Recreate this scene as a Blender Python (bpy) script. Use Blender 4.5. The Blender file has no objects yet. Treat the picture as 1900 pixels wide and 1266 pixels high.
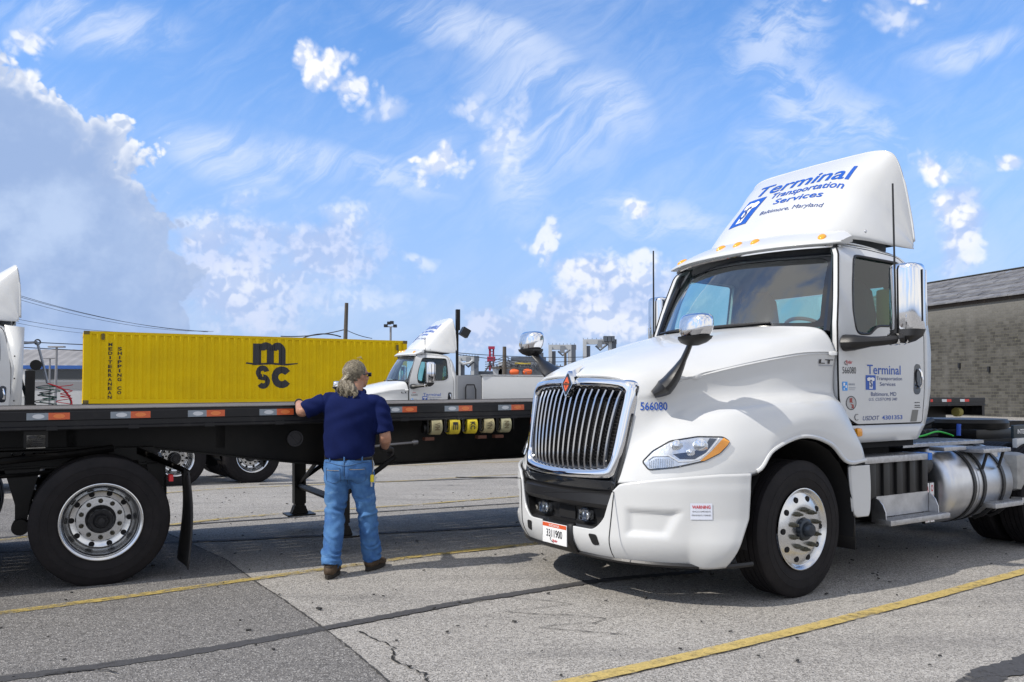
import bpy, bmesh, math, random
import numpy as np
from mathutils import Vector, Matrix, geometry
from mathutils.bvhtree import BVHTree
random.seed(7); rng = np.random.RandomState(11)
R = math.radians
scene = bpy.context.scene
COL = scene.collection

# ------------------------------------------------------------------ camera
cam_d = bpy.data.cameras.new('camera'); cam = bpy.data.objects.new('camera', cam_d); COL.objects.link(cam)
cam.location = (0, 0, 1.48); cam.rotation_euler = (R(91.8), 0, 0)
cam_d.sensor_width = 36; cam_d.lens = 36*1550/1900; cam_d.shift_y = 49.3/1900
cam_d.clip_start = .05; cam_d.clip_end = 3000
scene.camera = cam

# ------------------------------------------------------------------ world, sun, exposure
SUN_EL, SUN_AZ = 46.0, 206.0            # azimuth of the sun measured counter-clockwise from +X
scene.view_settings.view_transform = 'Standard'; scene.view_settings.look = 'None'
scene.view_settings.exposure = 0.12; scene.view_settings.gamma = 1
world = bpy.data.worlds.new("World"); scene.world = world; world.use_nodes = True

def build_world():
    nt = world.node_tree; N = nt.nodes; Lk = nt.links; N.clear()
    out = N.new('ShaderNodeOutputWorld'); bg = N.new('ShaderNodeBackground')
    Lk.new(bg.outputs[0], out.inputs[0]); bg.inputs[1].default_value = 1.0
    def link(a, b):
        if isinstance(a, (int, float)): b.default_value = a
        elif isinstance(a, (tuple, list)): b.default_value = tuple(a)
        else: Lk.new(a, b)
    def M(op, a, b=0, c=0, clamp=False):
        n = N.new('ShaderNodeMath'); n.operation = op; n.use_clamp = clamp
        for k, x in enumerate((a, b, c)): link(x, n.inputs[k])
        return n.outputs[0]
    def V(op, a, b=(0, 0, 0)):
        n = N.new('ShaderNodeVectorMath'); n.operation = op
        link(a, n.inputs[0])
        if op == 'SCALE': link(b, n.inputs[3])
        else: link(b, n.inputs[1])
        return n.outputs['Value'] if op in ('LENGTH', 'DOT_PRODUCT') else n.outputs[0]
    def MR(x, a, b, c=0, d=1, smooth=True):
        n = N.new('ShaderNodeMapRange'); n.interpolation_type = 'SMOOTHSTEP' if smooth else 'LINEAR'
        link(x, n.inputs[0])
        for k, y in enumerate((a, b, c, d)): n.inputs[k+1].default_value = y
        return n.outputs[0]
    def noise(vec, scale, detail=5, rough=.55, dist=0, lac=2.0):
        n = N.new('ShaderNodeTexNoise'); link(vec, n.inputs['Vector'])
        n.inputs['Scale'].default_value = scale; n.inputs['Detail'].default_value = detail
        n.inputs['Roughness'].default_value = rough; n.inputs['Distortion'].default_value = dist
        n.inputs['Lacunarity'].default_value = lac
        return n.outputs['Fac']
    def mix(f, a, b):
        n = N.new('ShaderNodeMix'); n.data_type = 'RGBA'
        link(f, n.inputs[0]); link(a, n.inputs[6]); link(b, n.inputs[7]); return n.outputs[2]
    sky = N.new('ShaderNodeTexSky'); sky.sky_type = 'NISHITA'; sky.sun_disc = False
    sky.sun_elevation = R(SUN_EL); sky.sun_rotation = R(90-SUN_AZ)
    sky.air_density = 1.0; sky.dust_density = .4; sky.ozone_density = 2.5; sky.altitude = 0
    base = V('SCALE', sky.outputs[0], .1)
    base = V('MULTIPLY', base, (1.06, 1.62, 2.16))
    tc = N.new('ShaderNodeTexCoord'); D = tc.outputs['Generated']
    sx = N.new('ShaderNodeSeparateXYZ'); Lk.new(D, sx.inputs[0]); X, Y, Z = sx.outputs
    Yc = M('MAXIMUM', Y, .08)
    front = MR(Y, .1, .35)
    px = M('DIVIDE', X, Yc); pz = M('DIVIDE', Z, Yc)
    cp = N.new('ShaderNodeCombineXYZ'); Lk.new(px, cp.inputs[0]); Lk.new(pz, cp.inputs[1]); P2 = cp.outputs[0]
    def c2(x, y):        # centre of a cloud, as tangents of bearing and elevation
        return ((x-950)/1550., (731-y)/1550.)
    # warped copy of the coordinates so that the masks do not look like ellipses
    nw = N.new('ShaderNodeTexNoise'); Lk.new(D, nw.inputs['Vector']); nw.inputs['Scale'].default_value = 9; nw.inputs['Detail'].default_value = 4
    wv = V('SUBTRACT', nw.outputs['Color'], (.5, .5, .5))
    P2w = V('ADD', P2, V('SCALE', wv, .07))
    def blobs(lst):
        acc = None
        for (x, y, rx, ry, ang) in lst:
            cx, cy = c2(x, y)
            d = V('SUBTRACT', P2w, (cx, cy, 0))
            if ang:
                n = N.new('ShaderNodeVectorRotate'); n.rotation_type = 'Z_AXIS'; link(d, n.inputs['Vector'])
                n.inputs['Angle'].default_value = R(ang); d = n.outputs[0]
            d = V('MULTIPLY', d, (1550./rx, 1550./ry, 0))
            v = M('SUBTRACT', 1.0, V('LENGTH', d))
            acc = v if acc is None else M('SMOOTH_MAX', acc, v, .25)
        return M('MULTIPLY_ADD', M('MAXIMUM', acc, -1.0), 1.0, 0)
    nz_big = noise(D, 11, 5, .58)
    nz_fine = noise(D, 30, 5, .62)
    nz = M('ADD', M('MULTIPLY', nz_big, .55), M('MULTIPLY', nz_fine, .45))
    nzc = M('SUBTRACT', nz, .5)
    def billow(vec):
        acc = 0
        for sc, w in ((20, .5), (46, .3), (105, .2)):
            a = M('ABSOLUTE', M('MULTIPLY_ADD', noise(vec, sc, 0, .5), 2, -1)); acc = M('MULTIPLY_ADD', a, w, acc)
        return acc
    Dw = V('ADD', D, V('SCALE', wv, .02))
    b0 = billow(Dw); b1 = billow(V('ADD', Dw, (-.004, 0, .007)))
    relief = M('SUBTRACT', b0, b1)
    bil = M('SUBTRACT', b0, .2)
    # --- thin high cloud, everywhere, streaked
    n = N.new('ShaderNodeVectorRotate'); n.rotation_type = 'Z_AXIS'; Lk.new(P2w, n.inputs['Vector']); n.inputs['Angle'].default_value = R(-36)
    stv = V('MULTIPLY', n.outputs[0], (2.6, 11.0, 1))
    streak = noise(stv, 2.6, 6, .66, .8)
    veil = noise(D, 3.6, 6, .62, .3)
    ripple = noise(V('MULTIPLY', P2w, (1, 2.2, 1)), 16, 5, .6, .6)
    cir_mask = blobs([(1010, 190, 170, 130, 40), (1130, 190, 110, 70, 20), (900, 60, 220, 50, 20), (960, 300, 80, 120, 0), (420, 290, 150, 60, 20), (540, 290, 120, 40, 10), (150, 40, 200, 60, 0), (1800, 90, 130, 34, -15)])
    rip_mask = blobs([(1450, 60, 80, 120, 70), (1500, 190, 110, 80, 50), (1590, 230, 110, 60, 20), (1480, 260, 110, 50, 0), (1230, 400, 150, 40, 10), (720, 330, 120, 30, 15), (1780, 290, 80, 30, 0)])
    cir = M('MULTIPLY', MR(cir_mask, -.45, .75), MR(M('ADD', M('MULTIPLY', streak, .72), M('MULTIPLY', veil, .28)), .36, .62, .15, .95))
    cir = M('MAXIMUM', cir, M('MULTIPLY', MR(rip_mask, -.45, .7), MR(M('ADD', M('MULTIPLY', ripple, .65), M('MULTIPLY', streak, .35)), .40, .62, .1, .85)))
    cir = M('MULTIPLY', cir, front)
    back = M('MULTIPLY', M('SUBTRACT', 1, front), MR(veil, .36, .58, .25, .95))  # unseen cloud behind the camera, added to brighten the shaded door side
    gen = MR(M('ADD', M('MULTIPLY', veil, .6), M('MULTIPLY', streak, .4)), .40, .72, .0, .42)
    elev_fade = MR(Z, -.02, .06)
    cir = M('MULTIPLY', M('MAXIMUM', cir, gen), elev_fade)
    back_fill = back
    # --- milky band near the horizon
    hz = MR(Z, .0, .47, .90, .0, True)
    col = mix(hz, base, (.385, .50, .775, 1))
    col = mix(M('MULTIPLY', cir, .70), col, (.74, .82, .98, 1))
    col = mix(M('MULTIPLY', back_fill, elev_fade), col, (1.0, .97, .93, 1))
    # --- soft grey white bank low down in the middle
    bank = blobs([(430, 540, 200, 110, 0), (560, 470, 180, 80, 0), (1090, 590, 200, 70, 0), (1120, 520, 110, 60, 0), (900, 610, 120, 40, 0), (400, 450, 90, 60, 0), (1780, 400, 60, 120, 10), (1200, 560, 120, 80, 0)])
    bf = M('ADD', bank, M('MULTIPLY', nzc, 3.2))
    bd = M('MULTIPLY', MR(bf, -.1, .75), front)
    shade = MR(M('ADD', nz_fine, M('MULTIPLY', relief, 1.2)), .40, .66)
    bcol = mix(shade, (.46, .55, .80, 1), (.74, .77, .93, 1))
    col = mix(M('MULTIPLY', bd, .62), col, bcol)
    pcol = mix(MR(M('ADD', M('ADD', nz_fine, M('MULTIPLY', relief, 1.6)), M('MULTIPLY', nzc, .8)), .36, .66), (.60, .69, .90, 1), (.95, .96, 1.0, 1))
    def puffs(lst, lo, hi, alpha, colr, col_, k=1.0):
        m_ = blobs(lst); f = M('ADD', M('ADD', m_, M('MULTIPLY', nzc, 2.3*k)), M('MULTIPLY', bil, 1.9*k))
        d = M('MULTIPLY', MR(f, lo, hi), front); d = M('MULTIPLY', M('MULTIPLY', d, MR(nz_big, .30, .56, .55, 1.0)), MR(pz, .04, .27, .42, 1.0))
        return mix(M('MULTIPLY', d, alpha), col_, colr), f
    col, _ = puffs([(710, 205, 34, 26, 0), (940, 250, 30, 70, 20), (870, 195, 40, 36, 0), (385, 420, 70, 34, 0), (440, 372, 40, 30, 0), (520, 430, 30, 16, 0), (610, 400, 80, 28, 10), (790, 485, 36, 14, 0), (690, 560, 70, 26, 0), (470, 540, 90, 40, 0), (990, 470, 34, 14, 30), (1660, 30, 50, 30, 0), (40, 500, 90, 30, 0)], -.25, .95, .60, pcol, col)
    col, _ = puffs([(600, 125, 62, 46, -35), (560, 95, 36, 32, 0), (645, 165, 40, 30, 0), (815, 320, 42, 38, -20), (765, 312, 14, 9, 0), (1735, 300, 36, 22, 20), (1765, 385, 50, 32, 0), (1790, 440, 44, 26, 0), (1185, 380, 26, 18, 0), (1030, 435, 32, 50, 25), (1070, 520, 66, 46, 0), (1190, 490, 50, 40, 0), (1000, 560, 44, 24, 0), (1130, 600, 90, 30, 0), (30, 80, 44, 28, 0), (20, 135, 34, 18, 0), (1890, 285, 24, 14, 0), (1660, -8, 90, 16, 0)], -.06, .62, .97, pcol, col)
    # --- the great grey blue cloud bank on the left with bright upper rims
    t01 = M('DIVIDE', pz, 731/1550., 0, True)
    fc = N.new('ShaderNodeFloatCurve'); link(t01, fc.inputs['Value']); cv = fc.mapping.curves[0]
    ep = [(731, 385), (620, 380), (540, 362), (450, 322), (370, 298), (330, 262), (262, 250), (205, 188), (160, 92), (120, 40), (60, -40), (0, -80)]
    pts = [((731-y)/731., (x+150)/600.) for y, x in ep]
    cv.points[0].location = pts[0]; cv.points[1].location = pts[-1]
    for p in pts[1:-1]: cv.points.new(*p)
    fc.mapping.update()
    edge = M('SUBTRACT', M('MULTIPLY', fc.outputs[0], 600/1550.), (950+150)/1550.)
    gf = M('MULTIPLY', M('SUBTRACT', edge, px), 1550/60.)
    gf = M('ADD', gf, M('ADD', M('MULTIPLY', nzc, 5.0), M('MULTIPLY', bil, 3.0)))
    gd = M('MULTIPLY', MR(gf, .0, .42), front)
    rim = M('MULTIPLY', MR(gf, .1, 1.9, 1, 0), MR(M('ADD', pz, M('MULTIPLY', nzc, .5)), .20, .34, .12, 1))
    inner = M('MULTIPLY', MR(M('ADD', M('MULTIPLY', nz_big, .7), M('MULTIPLY', veil, .5)), .54, .74), MR(gf, .5, 4.0, .35, 1.0))
    gcol = mix(M('MULTIPLY', inner, .75), (.325, .445, .70, 1), (.54, .66, .88, 1))
    gcol = mix(M('MULTIPLY', rim, MR(relief, -.08, .12, .35, 1)), gcol, (.97, .98, 1.0, 1))
    fadeb = MR(pz, .0, .08, .8, 1.0)
    col = mix(M('MULTIPLY', M('MULTIPLY', gd, .92), fadeb), col, gcol)
    # below the horizon: dull ground tone
    col = mix(MR(Z, -.03, .0, 1, 0), col, (.22, .23, .26, 1))
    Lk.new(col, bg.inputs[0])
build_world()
world.cycles.sampling_method = 'MANUAL'; world.cycles.sample_map_resolution = 512

sun_d = bpy.data.lights.new('sun', 'SUN'); sun = bpy.data.objects.new('sun', sun_d); COL.objects.link(sun)
sun_d.energy = 3.8; sun_d.angle = R(.55); sun_d.color = (1, .94, .85)
sdir = Vector((math.cos(R(SUN_AZ))*math.cos(R(SUN_EL)), math.sin(R(SUN_AZ))*math.cos(R(SUN_EL)), math.sin(R(SUN_EL))))
sun.rotation_euler = sdir.to_track_quat('Z', 'Y').to_euler(); sun.location = (-20, -10, 30)

# ------------------------------------------------------------------ materials
MAT = {}
def mat(name, color=(.5, .5, .5), rough=.5, metal=0, spec=.5, coat=0, bump=0, bscale=60, var=0, vscale=4, emit=None, var_col=None, vdetail=5, vlo=.35, vhi=.7):
    if name in MAT: return MAT[name]
    m = bpy.data.materials.new(name); m.use_nodes = True; nt = m.node_tree; b = nt.nodes['Principled BSDF']
    b.inputs['Base Color'].default_value = (*color, 1); b.inputs['Roughness'].default_value = rough
    b.inputs['Metallic'].default_value = metal; b.inputs['Specular IOR Level'].default_value = spec
    b.inputs['Coat Weight'].default_value = coat; b.inputs['Coat Roughness'].default_value = .06
    m.diffuse_color = (*color, 1)
    if var or var_col or bump:
        tc = nt.nodes.new('ShaderNodeTexCoord')
    if var or var_col:
        n = nt.nodes.new('ShaderNodeTexNoise'); n.inputs['Scale'].default_value = vscale; n.inputs['Detail'].default_value = vdetail; n.inputs['Roughness'].default_value = .6
        nt.links.new(tc.outputs['Object'], n.inputs['Vector'])
        mr = nt.nodes.new('ShaderNodeMapRange'); mr.inputs[1].default_value = vlo; mr.inputs[2].default_value = vhi
        nt.links.new(n.outputs['Fac'], mr.inputs[0])
        mx = nt.nodes.new('ShaderNodeMix'); mx.data_type = 'RGBA'
        c2 = var_col if var_col else tuple(max(0, c*(1-var)) for c in color)
        mx.inputs[6].default_value = (*color, 1); mx.inputs[7].default_value = (*c2, 1)
        nt.links.new(mr.outputs[0], mx.inputs[0]); nt.links.new(mx.outputs[2], b.inputs['Base Color'])
    if bump:
        n = nt.nodes.new('ShaderNodeTexNoise'); n.inputs['Scale'].default_value = bscale; n.inputs['Detail'].default_value = 3
        nt.links.new(tc.outputs['Object'], n.inputs['Vector'])
        bp = nt.nodes.new('ShaderNodeBump'); bp.inputs['Strength'].default_value = bump; bp.inputs['Distance'].default_value = .01
        nt.links.new(n.outputs['Fac'], bp.inputs['Height']); nt.links.new(bp.outputs[0], b.inputs['Normal'])
    if emit: b.inputs['Emission Color'].default_value = (*emit, 1); b.inputs['Emission Strength'].default_value = 1
    MAT[name] = m; return m
def glass(name, tint, gloss=.12, k=1.3):
    if name in MAT: return MAT[name]
    m = bpy.data.materials.new(name); m.use_nodes = True; nt = m.node_tree; N = nt.nodes; L = nt.links
    N.remove(N['Principled BSDF']); out = N['Material Output']
    tr = N.new('ShaderNodeBsdfTransparent'); tr.inputs[0].default_value = (*tint, 1)
    gl = N.new('ShaderNodeBsdfGlossy'); gl.inputs['Roughness'].default_value = .03; gl.inputs[0].default_value = (.95, .97, 1, 1)
    fr = N.new('ShaderNodeFresnel'); fr.inputs[0].default_value = 1.5
    ad = N.new('ShaderNodeMath'); ad.operation = 'MULTIPLY_ADD'; ad.use_clamp = True; ad.inputs[1].default_value = k; ad.inputs[2].default_value = gloss*.3
    L.new(fr.outputs[0], ad.inputs[0])
    mx = N.new('ShaderNodeMixShader'); L.new(ad.outputs[0], mx.inputs[0]); L.new(tr.outputs[0], mx.inputs[1]); L.new(gl.outputs[0], mx.inputs[2])
    L.new(mx.outputs[0], out.inputs[0]); MAT[name] = m; return m
white = mat('white_truck_paint', (.605, .614, .615), .26, spec=.45, coat=.45, var_col=(.57, .578, .578), vscale=1.3)
chrome = mat('chrome', (.82, .83, .85), .06, 1)
bar_ch = mat('grille_chrome', (.50, .50, .51), .13, 1)
alu = mat('polished_aluminium', (.70, .71, .72), .24, 1, bump=.05, bscale=40, var=.12, vscale=14)
alu_t = mat('brushed_tank_aluminium', (.66, .67, .69), .34, 1, var=.16, vscale=7)
alu_br = mat('brushed_aluminium', (.62, .63, .65), .38, 1, bump=.1, bscale=90, var=.25, vscale=9)
steel = mat('tread_aluminium', (.55, .55, .56), .42, 1, bump=.35, bscale=140, var=.3, vscale=25)
rubber = mat('tyre_rubber', (.0085, .0078, .009), .7, spec=.22, bump=.15, bscale=60, var_col=(.016, .014, .015), vscale=7)
black_pl = mat('black_plastic', (.010, .010, .011), .42, bump=.1, bscale=200)
black_gl = mat('gloss_black', (.012, .014, .018), .08, coat=.6)
black_pt = mat('black_chassis_paint', (.0045, .0045, .005), .4, spec=.28, var_col=(.012, .011, .010), vscale=5)
dark = mat('dark_void', (.006, .006, .007), .9)
blue_ink = mat('blue_vinyl', (.012, .085, .42), .35)
navy_ink = mat('navy_vinyl', (.02, .05, .20), .4)
black_ink = mat('black_vinyl', (.015, .015, .018), .4)
red_ink = mat('red_vinyl', (.55, .02, .03), .4)
white_ink = mat('white_vinyl', (.8, .8, .8), .4)
orange_ink = mat('orange_vinyl', (.62, .10, .03), .35)
amber = mat('amber_lens', (.75, .30, .015), .12, coat=.6)
amber_d = mat('amber_marker_lens', (.80, .36, .02), .15, coat=.5)
lamp_in = mat('lamp_reflector', (.75, .77, .80), .12, .9)
clear = glass('clear_lens', (.96, .97, .98), .02, .55)
tint = glass('green_tinted_glass', (.56, .80, .74), .08, .8)
tint_w = glass('windscreen_glass', (.72, .88, .88), .35)
seat_m = mat('grey_seat_fabric', (.06, .066, .075), .85, bump=.2, bscale=200)
dash_m = mat('dashboard_plastic', (.14, .15, .155), .7)
trim_m = mat('cab_lining', (.12, .16, .165), .9)

# ------------------------------------------------------------------ object helpers
def link(o): COL.objects.link(o); return o
def mesh_obj(name, verts, faces, m, parent=None, smooth=True, mats=None, fm=None, sharp=35):
    me = bpy.data.meshes.new(name); me.from_pydata([tuple(v) for v in verts], [], [tuple(int(i) for i in f) for f in faces])
    if mats:
        for x in mats: me.materials.append(x)
        if fm is not None: me.polygons.foreach_set('material_index', list(fm))
    else: me.materials.append(m)
    if smooth:
        me.polygons.foreach_set('use_smooth', [True]*len(me.polygons))
        if sharp: me.set_sharp_from_angle(angle=R(sharp))
    me.update(); o = bpy.data.objects.new(name, me); link(o)
    if parent is not None: o.parent = parent
    return o
class MB:
    """collects shapes, then becomes ONE mesh object"""
    def __init__(s): s.v = []; s.f = []; s.m = []; s.mats = []
    def mi(s, m):
        if m is None: return -1
        if m not in s.mats: s.mats.append(m)
        return s.mats.index(m)
    def add(s, V_, F_, m=None):
        b = len(s.v); s.v += [tuple(x) for x in V_]; s.f += [tuple(i+b for i in f) for f in F_]; s.m += [s.mi(m)]*len(F_); return s
    def box(s, c, d, m=None, rot=None, bev=0.0):
        x, y, z = d[0]/2, d[1]/2, d[2]/2
        if bev <= 0:
            V_ = [Vector((a*x, b*y, c_*z)) for a in (-1, 1) for b in (-1, 1) for c_ in (-1, 1)]
            F_ = [(0, 1, 3, 2), (4, 6, 7, 5), (0, 4, 5, 1), (2, 3, 7, 6), (0, 2, 6, 4), (1, 5, 7, 3)]
        else:
            bev = min(bev, x*.95, y*.95, z*.95)
            bm = bmesh.new(); bmesh.ops.create_cube(bm, size=1)
            for v in bm.verts: v.co = Vector((v.co.x*2*x, v.co.y*2*y, v.co.z*2*z))
            bmesh.ops.bevel(bm, geom=list(bm.edges), offset=bev, segments=2, affect='EDGES', profile=.6)
            bm.verts.index_update(); V_ = [v.co.copy() for v in bm.verts]; F_ = [[v.index for v in f.verts] for f in bm.faces]; bm.free()
        if rot is not None:
            V_ = [rot @ v for v in V_]
        return s.add([(v[0]+c[0], v[1]+c[1], v[2]+c[2]) for v in V_], F_, m)
    def tube(s, pts, r, n=8, m=None, cap=True, flat=1.0):
        pts = [Vector(p) for p in pts]; rs = r if isinstance(r, (list, tuple)) else [r]*len(pts)
        V_ = []; F_ = []; up = None
        for i, p in enumerate(pts):
            d = (pts[min(i+1, len(pts)-1)]-pts[max(i-1, 0)]).normalized()
            if up is None:
                up = Vector((0, 0, 1)) if abs(d.z) < .9 else Vector((1, 0, 0))
            a = d.cross(up).normalized(); b = a.cross(d).normalized(); up = b
            for k in range(n):
                t = 2*math.pi*k/n; V_.append(p+a*(rs[i]*math.cos(t))+b*(rs[i]*flat*math.sin(t)))
        for i in range(len(pts)-1):
            for k in range(n):
                k2 = (k+1) % n; F_.append((i*n+k, i*n+k2, (i+1)*n+k2, (i+1)*n+k))
        if cap: F_.append(tuple(range(n-1, -1, -1))); F_.append(tuple((len(pts)-1)*n+k for k in range(n)))
        return s.add(V_, F_, m)
    def lathe(s, prof, n=48, c=(0, 0, 0), axis='y', m=None, mseg=None):
        """prof: (axial, radius) pairs; axis y points to +y"""
        V_ = []; F_ = []; ms = []
        for (a, r) in prof:
            for k in range(n):
                t = 2*math.pi*k/n; x, z = r*math.cos(t), r*math.sin(t)
                V_.append({'y': (x, a, z), 'x': (a, x, z), 'z': (x, z, a)}[axis])
        V_ = [(v[0]+c[0], v[1]+c[1], v[2]+c[2]) for v in V_]
        for i in range(len(prof)-1):
            for k in range(n):
                k2 = (k+1) % n
                F_.append((i*n+k, i*n+k2, (i+1)*n+k2, (i+1)*n+k)); ms.append(s.mi(mseg[i]) if mseg else s.mi(m))
        b = len(s.v); s.v += V_; s.f += [tuple(i+b for i in f) for f in F_]; s.m += ms
        return s
    def prism(s, poly, h0, h1, axis='y', m=None):
        """poly in the plane across the axis"""
        def mk(p, h): return {'y': (p[0], h, p[1]), 'x': (h, p[0], p[1]), 'z': (p[0], p[1], h)}[axis]
        n = len(poly); V_ = [mk(p, h0) for p in poly]+[mk(p, h1) for p in poly]
        F_ = [tuple(range(n)), tuple(range(2*n-1, n-1, -1))]+[(i, (i+1) % n+0, (i+1) % n+n, i+n) for i in range(n)]
        return s.add(V_, F_, m)
    def build(s, name, m=None, parent=None, smooth=True, sharp=35, fix=True):
        mats = list(s.mats); idx = s.m
        if -1 in idx:
            if m not in mats: mats.append(m)
            k = mats.index(m); idx = [k if i < 0 else i for i in idx]
        o = mesh_obj(name, s.v, s.f, m, parent, smooth, mats, idx, sharp)
        if fix:
            bm = bmesh.new(); bm.from_mesh(o.data); bmesh.ops.recalc_face_normals(bm, faces=bm.faces); bm.to_mesh(o.data); bm.free()
            if smooth and sharp: o.data.set_sharp_from_angle(angle=R(sharp))
        return o
def empty(name, loc=(0, 0, 0), rz=0, label=None, cat=None, group=None):
    o = bpy.data.objects.new(name, None); link(o); o.location = loc; o.rotation_euler = (0, 0, rz); o.empty_display_size = .2
    return tag(o, label, cat, group)
def tag(o, label=None, cat=None, group=None, kind=None):
    if label: o['label'] = label
    if cat: o['category'] = cat
    if group: o['group'] = group
    if kind: o['kind'] = kind
    return o
def copy_tree(o, parent=None, skip=()):
    c = o.copy(); COL.objects.link(c); c.parent = parent
    for ch in list(o.children):
        if ch.name.split('.')[0] in skip: continue
        copy_tree(ch, c, skip)
    return c
def catmull(P, n):
    """P: (k,3) array -> resampled smooth curve with n points per span"""
    P = np.asarray(P, float); k = len(P); out = []
    for i in range(k-1):
        p0 = P[i-1] if i > 0 else 2*P[0]-P[1]; p1 = P[i]; p2 = P[i+1]; p3 = P[i+2] if i+2 < k else 2*P[-1]-P[-2]
        for j in range(n):
            t = j/n
            out.append(.5*((2*p1)+(-p0+p2)*t+(2*p0-5*p1+4*p2-p3)*t*t+(-p0+3*p1-3*p2+p3)*t**3))
    out.append(P[-1]); return np.array(out)
def surf(G, n, m):
    """G control grid (r,c,3) -> dense grid"""
    G = np.asarray(G, float)
    A = np.array([catmull(G[:, j], n) for j in range(G.shape[1])]).transpose(1, 0, 2)
    return np.array([catmull(A[i], m) for i in range(A.shape[0])])
def grid_faces(r, c, off=0, flip=False, closed=False):
    F_ = []
    for i in range(r-1):
        for j in range(c-1 if not closed else c):
            j2 = (j+1) % c
            q = (off+i*c+j, off+i*c+j2, off+(i+1)*c+j2, off+(i+1)*c+j)
            F_.append(q[::-1] if flip else q)
    return F_
def grid_add(mb, S, m=None, flip=False):
    r, c = S.shape[:2]; mb.add(S.reshape(-1, 3), grid_faces(r, c, 0, flip), m); return mb
def solid(o, t, off=-1):
    md = o.modifiers.new('s', 'SOLIDIFY'); md.thickness = t; md.offset = off; return o
def plate(outline, holes=(), spacing=.08, fn=None, thick=0, name='plate', m=None, parent=None, mb=None, smooth=True, nrm=None):
    """flat outline with holes, filled with a fine grid and mapped by fn(a,b)->xyz"""
    def dens(p):
        out = []
        for i in range(len(p)):
            a = Vector(p[i]); b = Vector(p[(i+1) % len(p)]); k = max(1, int((b-a).length/spacing))
            for j in range(k): out.append(a.lerp(b, j/k))
        return out
    loops = [dens(outline)]+[dens(h) for h in holes]
    pts = []; edges = []
    for l in loops:
        b = len(pts); pts += l; edges += [(b+i, b+(i+1) % len(l)) for i in range(len(l))]
    xs = [p.x for p in loops[0]]; ys = [p.y for p in loops[0]]
    def inside(q, l):
        r = False; j = len(l)-1
        for i in range(len(l)):
            if (l[i].y > q.y) != (l[j].y > q.y) and q.x < (l[j].x-l[i].x)*(q.y-l[i].y)/(l[j].y-l[i].y)+l[i].x: r = not r
            j = i
        return r
    def near(q):
        return min((q-p).length_squared for l in loops for p in l) < (spacing*.45)**2
    x = min(xs)+spacing/2
    while x < max(xs):
        y = min(ys)+spacing/2
        while y < max(ys):
            q = Vector((x, y))
            if inside(q, loops[0]) and not any(inside(q, h) for h in loops[1:]) and not near(q): pts.append(q)
            y += spacing
        x += spacing
    r = geometry.delaunay_2d_cdt(pts, edges, [], 0, 1e-6)
    V2, T_ = r[0], r[2]; F_ = []
    for f in T_:
        c = sum((V2[i] for i in f), Vector((0, 0)))/len(f)
        if inside(c, loops[0]) and not any(inside(c, h) for h in loops[1:]): F_.append(tuple(f))
    V3 = [Vector(fn(v.x, v.y)) if fn else Vector((v.x, v.y, 0)) for v in V2]
    if thick:
        n = len(V3)
        tv = Vector(nrm)*thick if nrm is not None else None
        if tv is None:
            bm_n = [Vector((0, 0, 0)) for _ in V3]
            for f in F_:
                nn = (V3[f[1]]-V3[f[0]]).cross(V3[f[2]]-V3[f[0]])
                for i in f: bm_n[i] += nn
            V3b = [v-(nn.normalized()*thick if nn.length > 0 else Vector((0, 0, 0))) for v, nn in zip(V3, bm_n)]
        else: V3b = [v-tv for v in V3]
        edge = {}
        for f in F_:
            for a, b in ((f[0], f[1]), (f[1], f[2]), (f[2], f[0])): edge[(a, b)] = 1
        side = [(b, a, a+n, b+n) for (a, b) in edge if (b, a) not in edge]
        F_ = F_+[tuple(i+n for i in f[::-1]) for f in F_]+side; V3 = V3+V3b
    if mb is not None: mb.add(V3, F_, m); return mb
    return mesh_obj(name, V3, F_, m, parent, smooth)
def rounded(pts, r=.03, n=4):
    """round the corners of a 2D polygon"""
    out = []; k = len(pts)
    for i in range(k):
        p = Vector(pts[i]); a = Vector(pts[i-1]); b = Vector(pts[(i+1) % k])
        rr = r[i] if isinstance(r, (list, tuple)) else r
        da = (a-p); db = (b-p); ra = min(rr, da.length*.45); rb = min(rr, db.length*.45)
        A = p+da.normalized()*ra; B = p+db.normalized()*rb
        for j in range(n+1):
            t = j/n; out.append(tuple((A*(1-t)**2+p*2*t*(1-t)+B*t*t)))
    return out
_tc = {}
def text_mesh(txt, shear=0, bold=0):
    """text as flat 2D triangles, cap height 1, origin at left baseline"""
    key = (txt, shear, bold)
    if key in _tc: return _tc[key]
    c = bpy.data.curves.new('t', 'FONT'); c.body = txt; c.resolution_u = 3; c.shear = shear; c.offset = bold
    o = bpy.data.objects.new('t', c); link(o); bpy.context.view_layer.update()
    me = bpy.data.meshes.new_from_object(o.evaluated_get(bpy.context.evaluated_depsgraph_get()))
    V_ = np.array([v.co[:] for v in me.vertices]); F_ = [tuple(p.vertices) for p in me.polygons]
    bpy.data.objects.remove(o); bpy.data.curves.remove(c); bpy.data.meshes.remove(me)
    V_ = V_[:, :2]/.72; V_[:, 0] -= V_[:, 0].min()
    _tc[key] = (V_, F_); return _tc[key]
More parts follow.
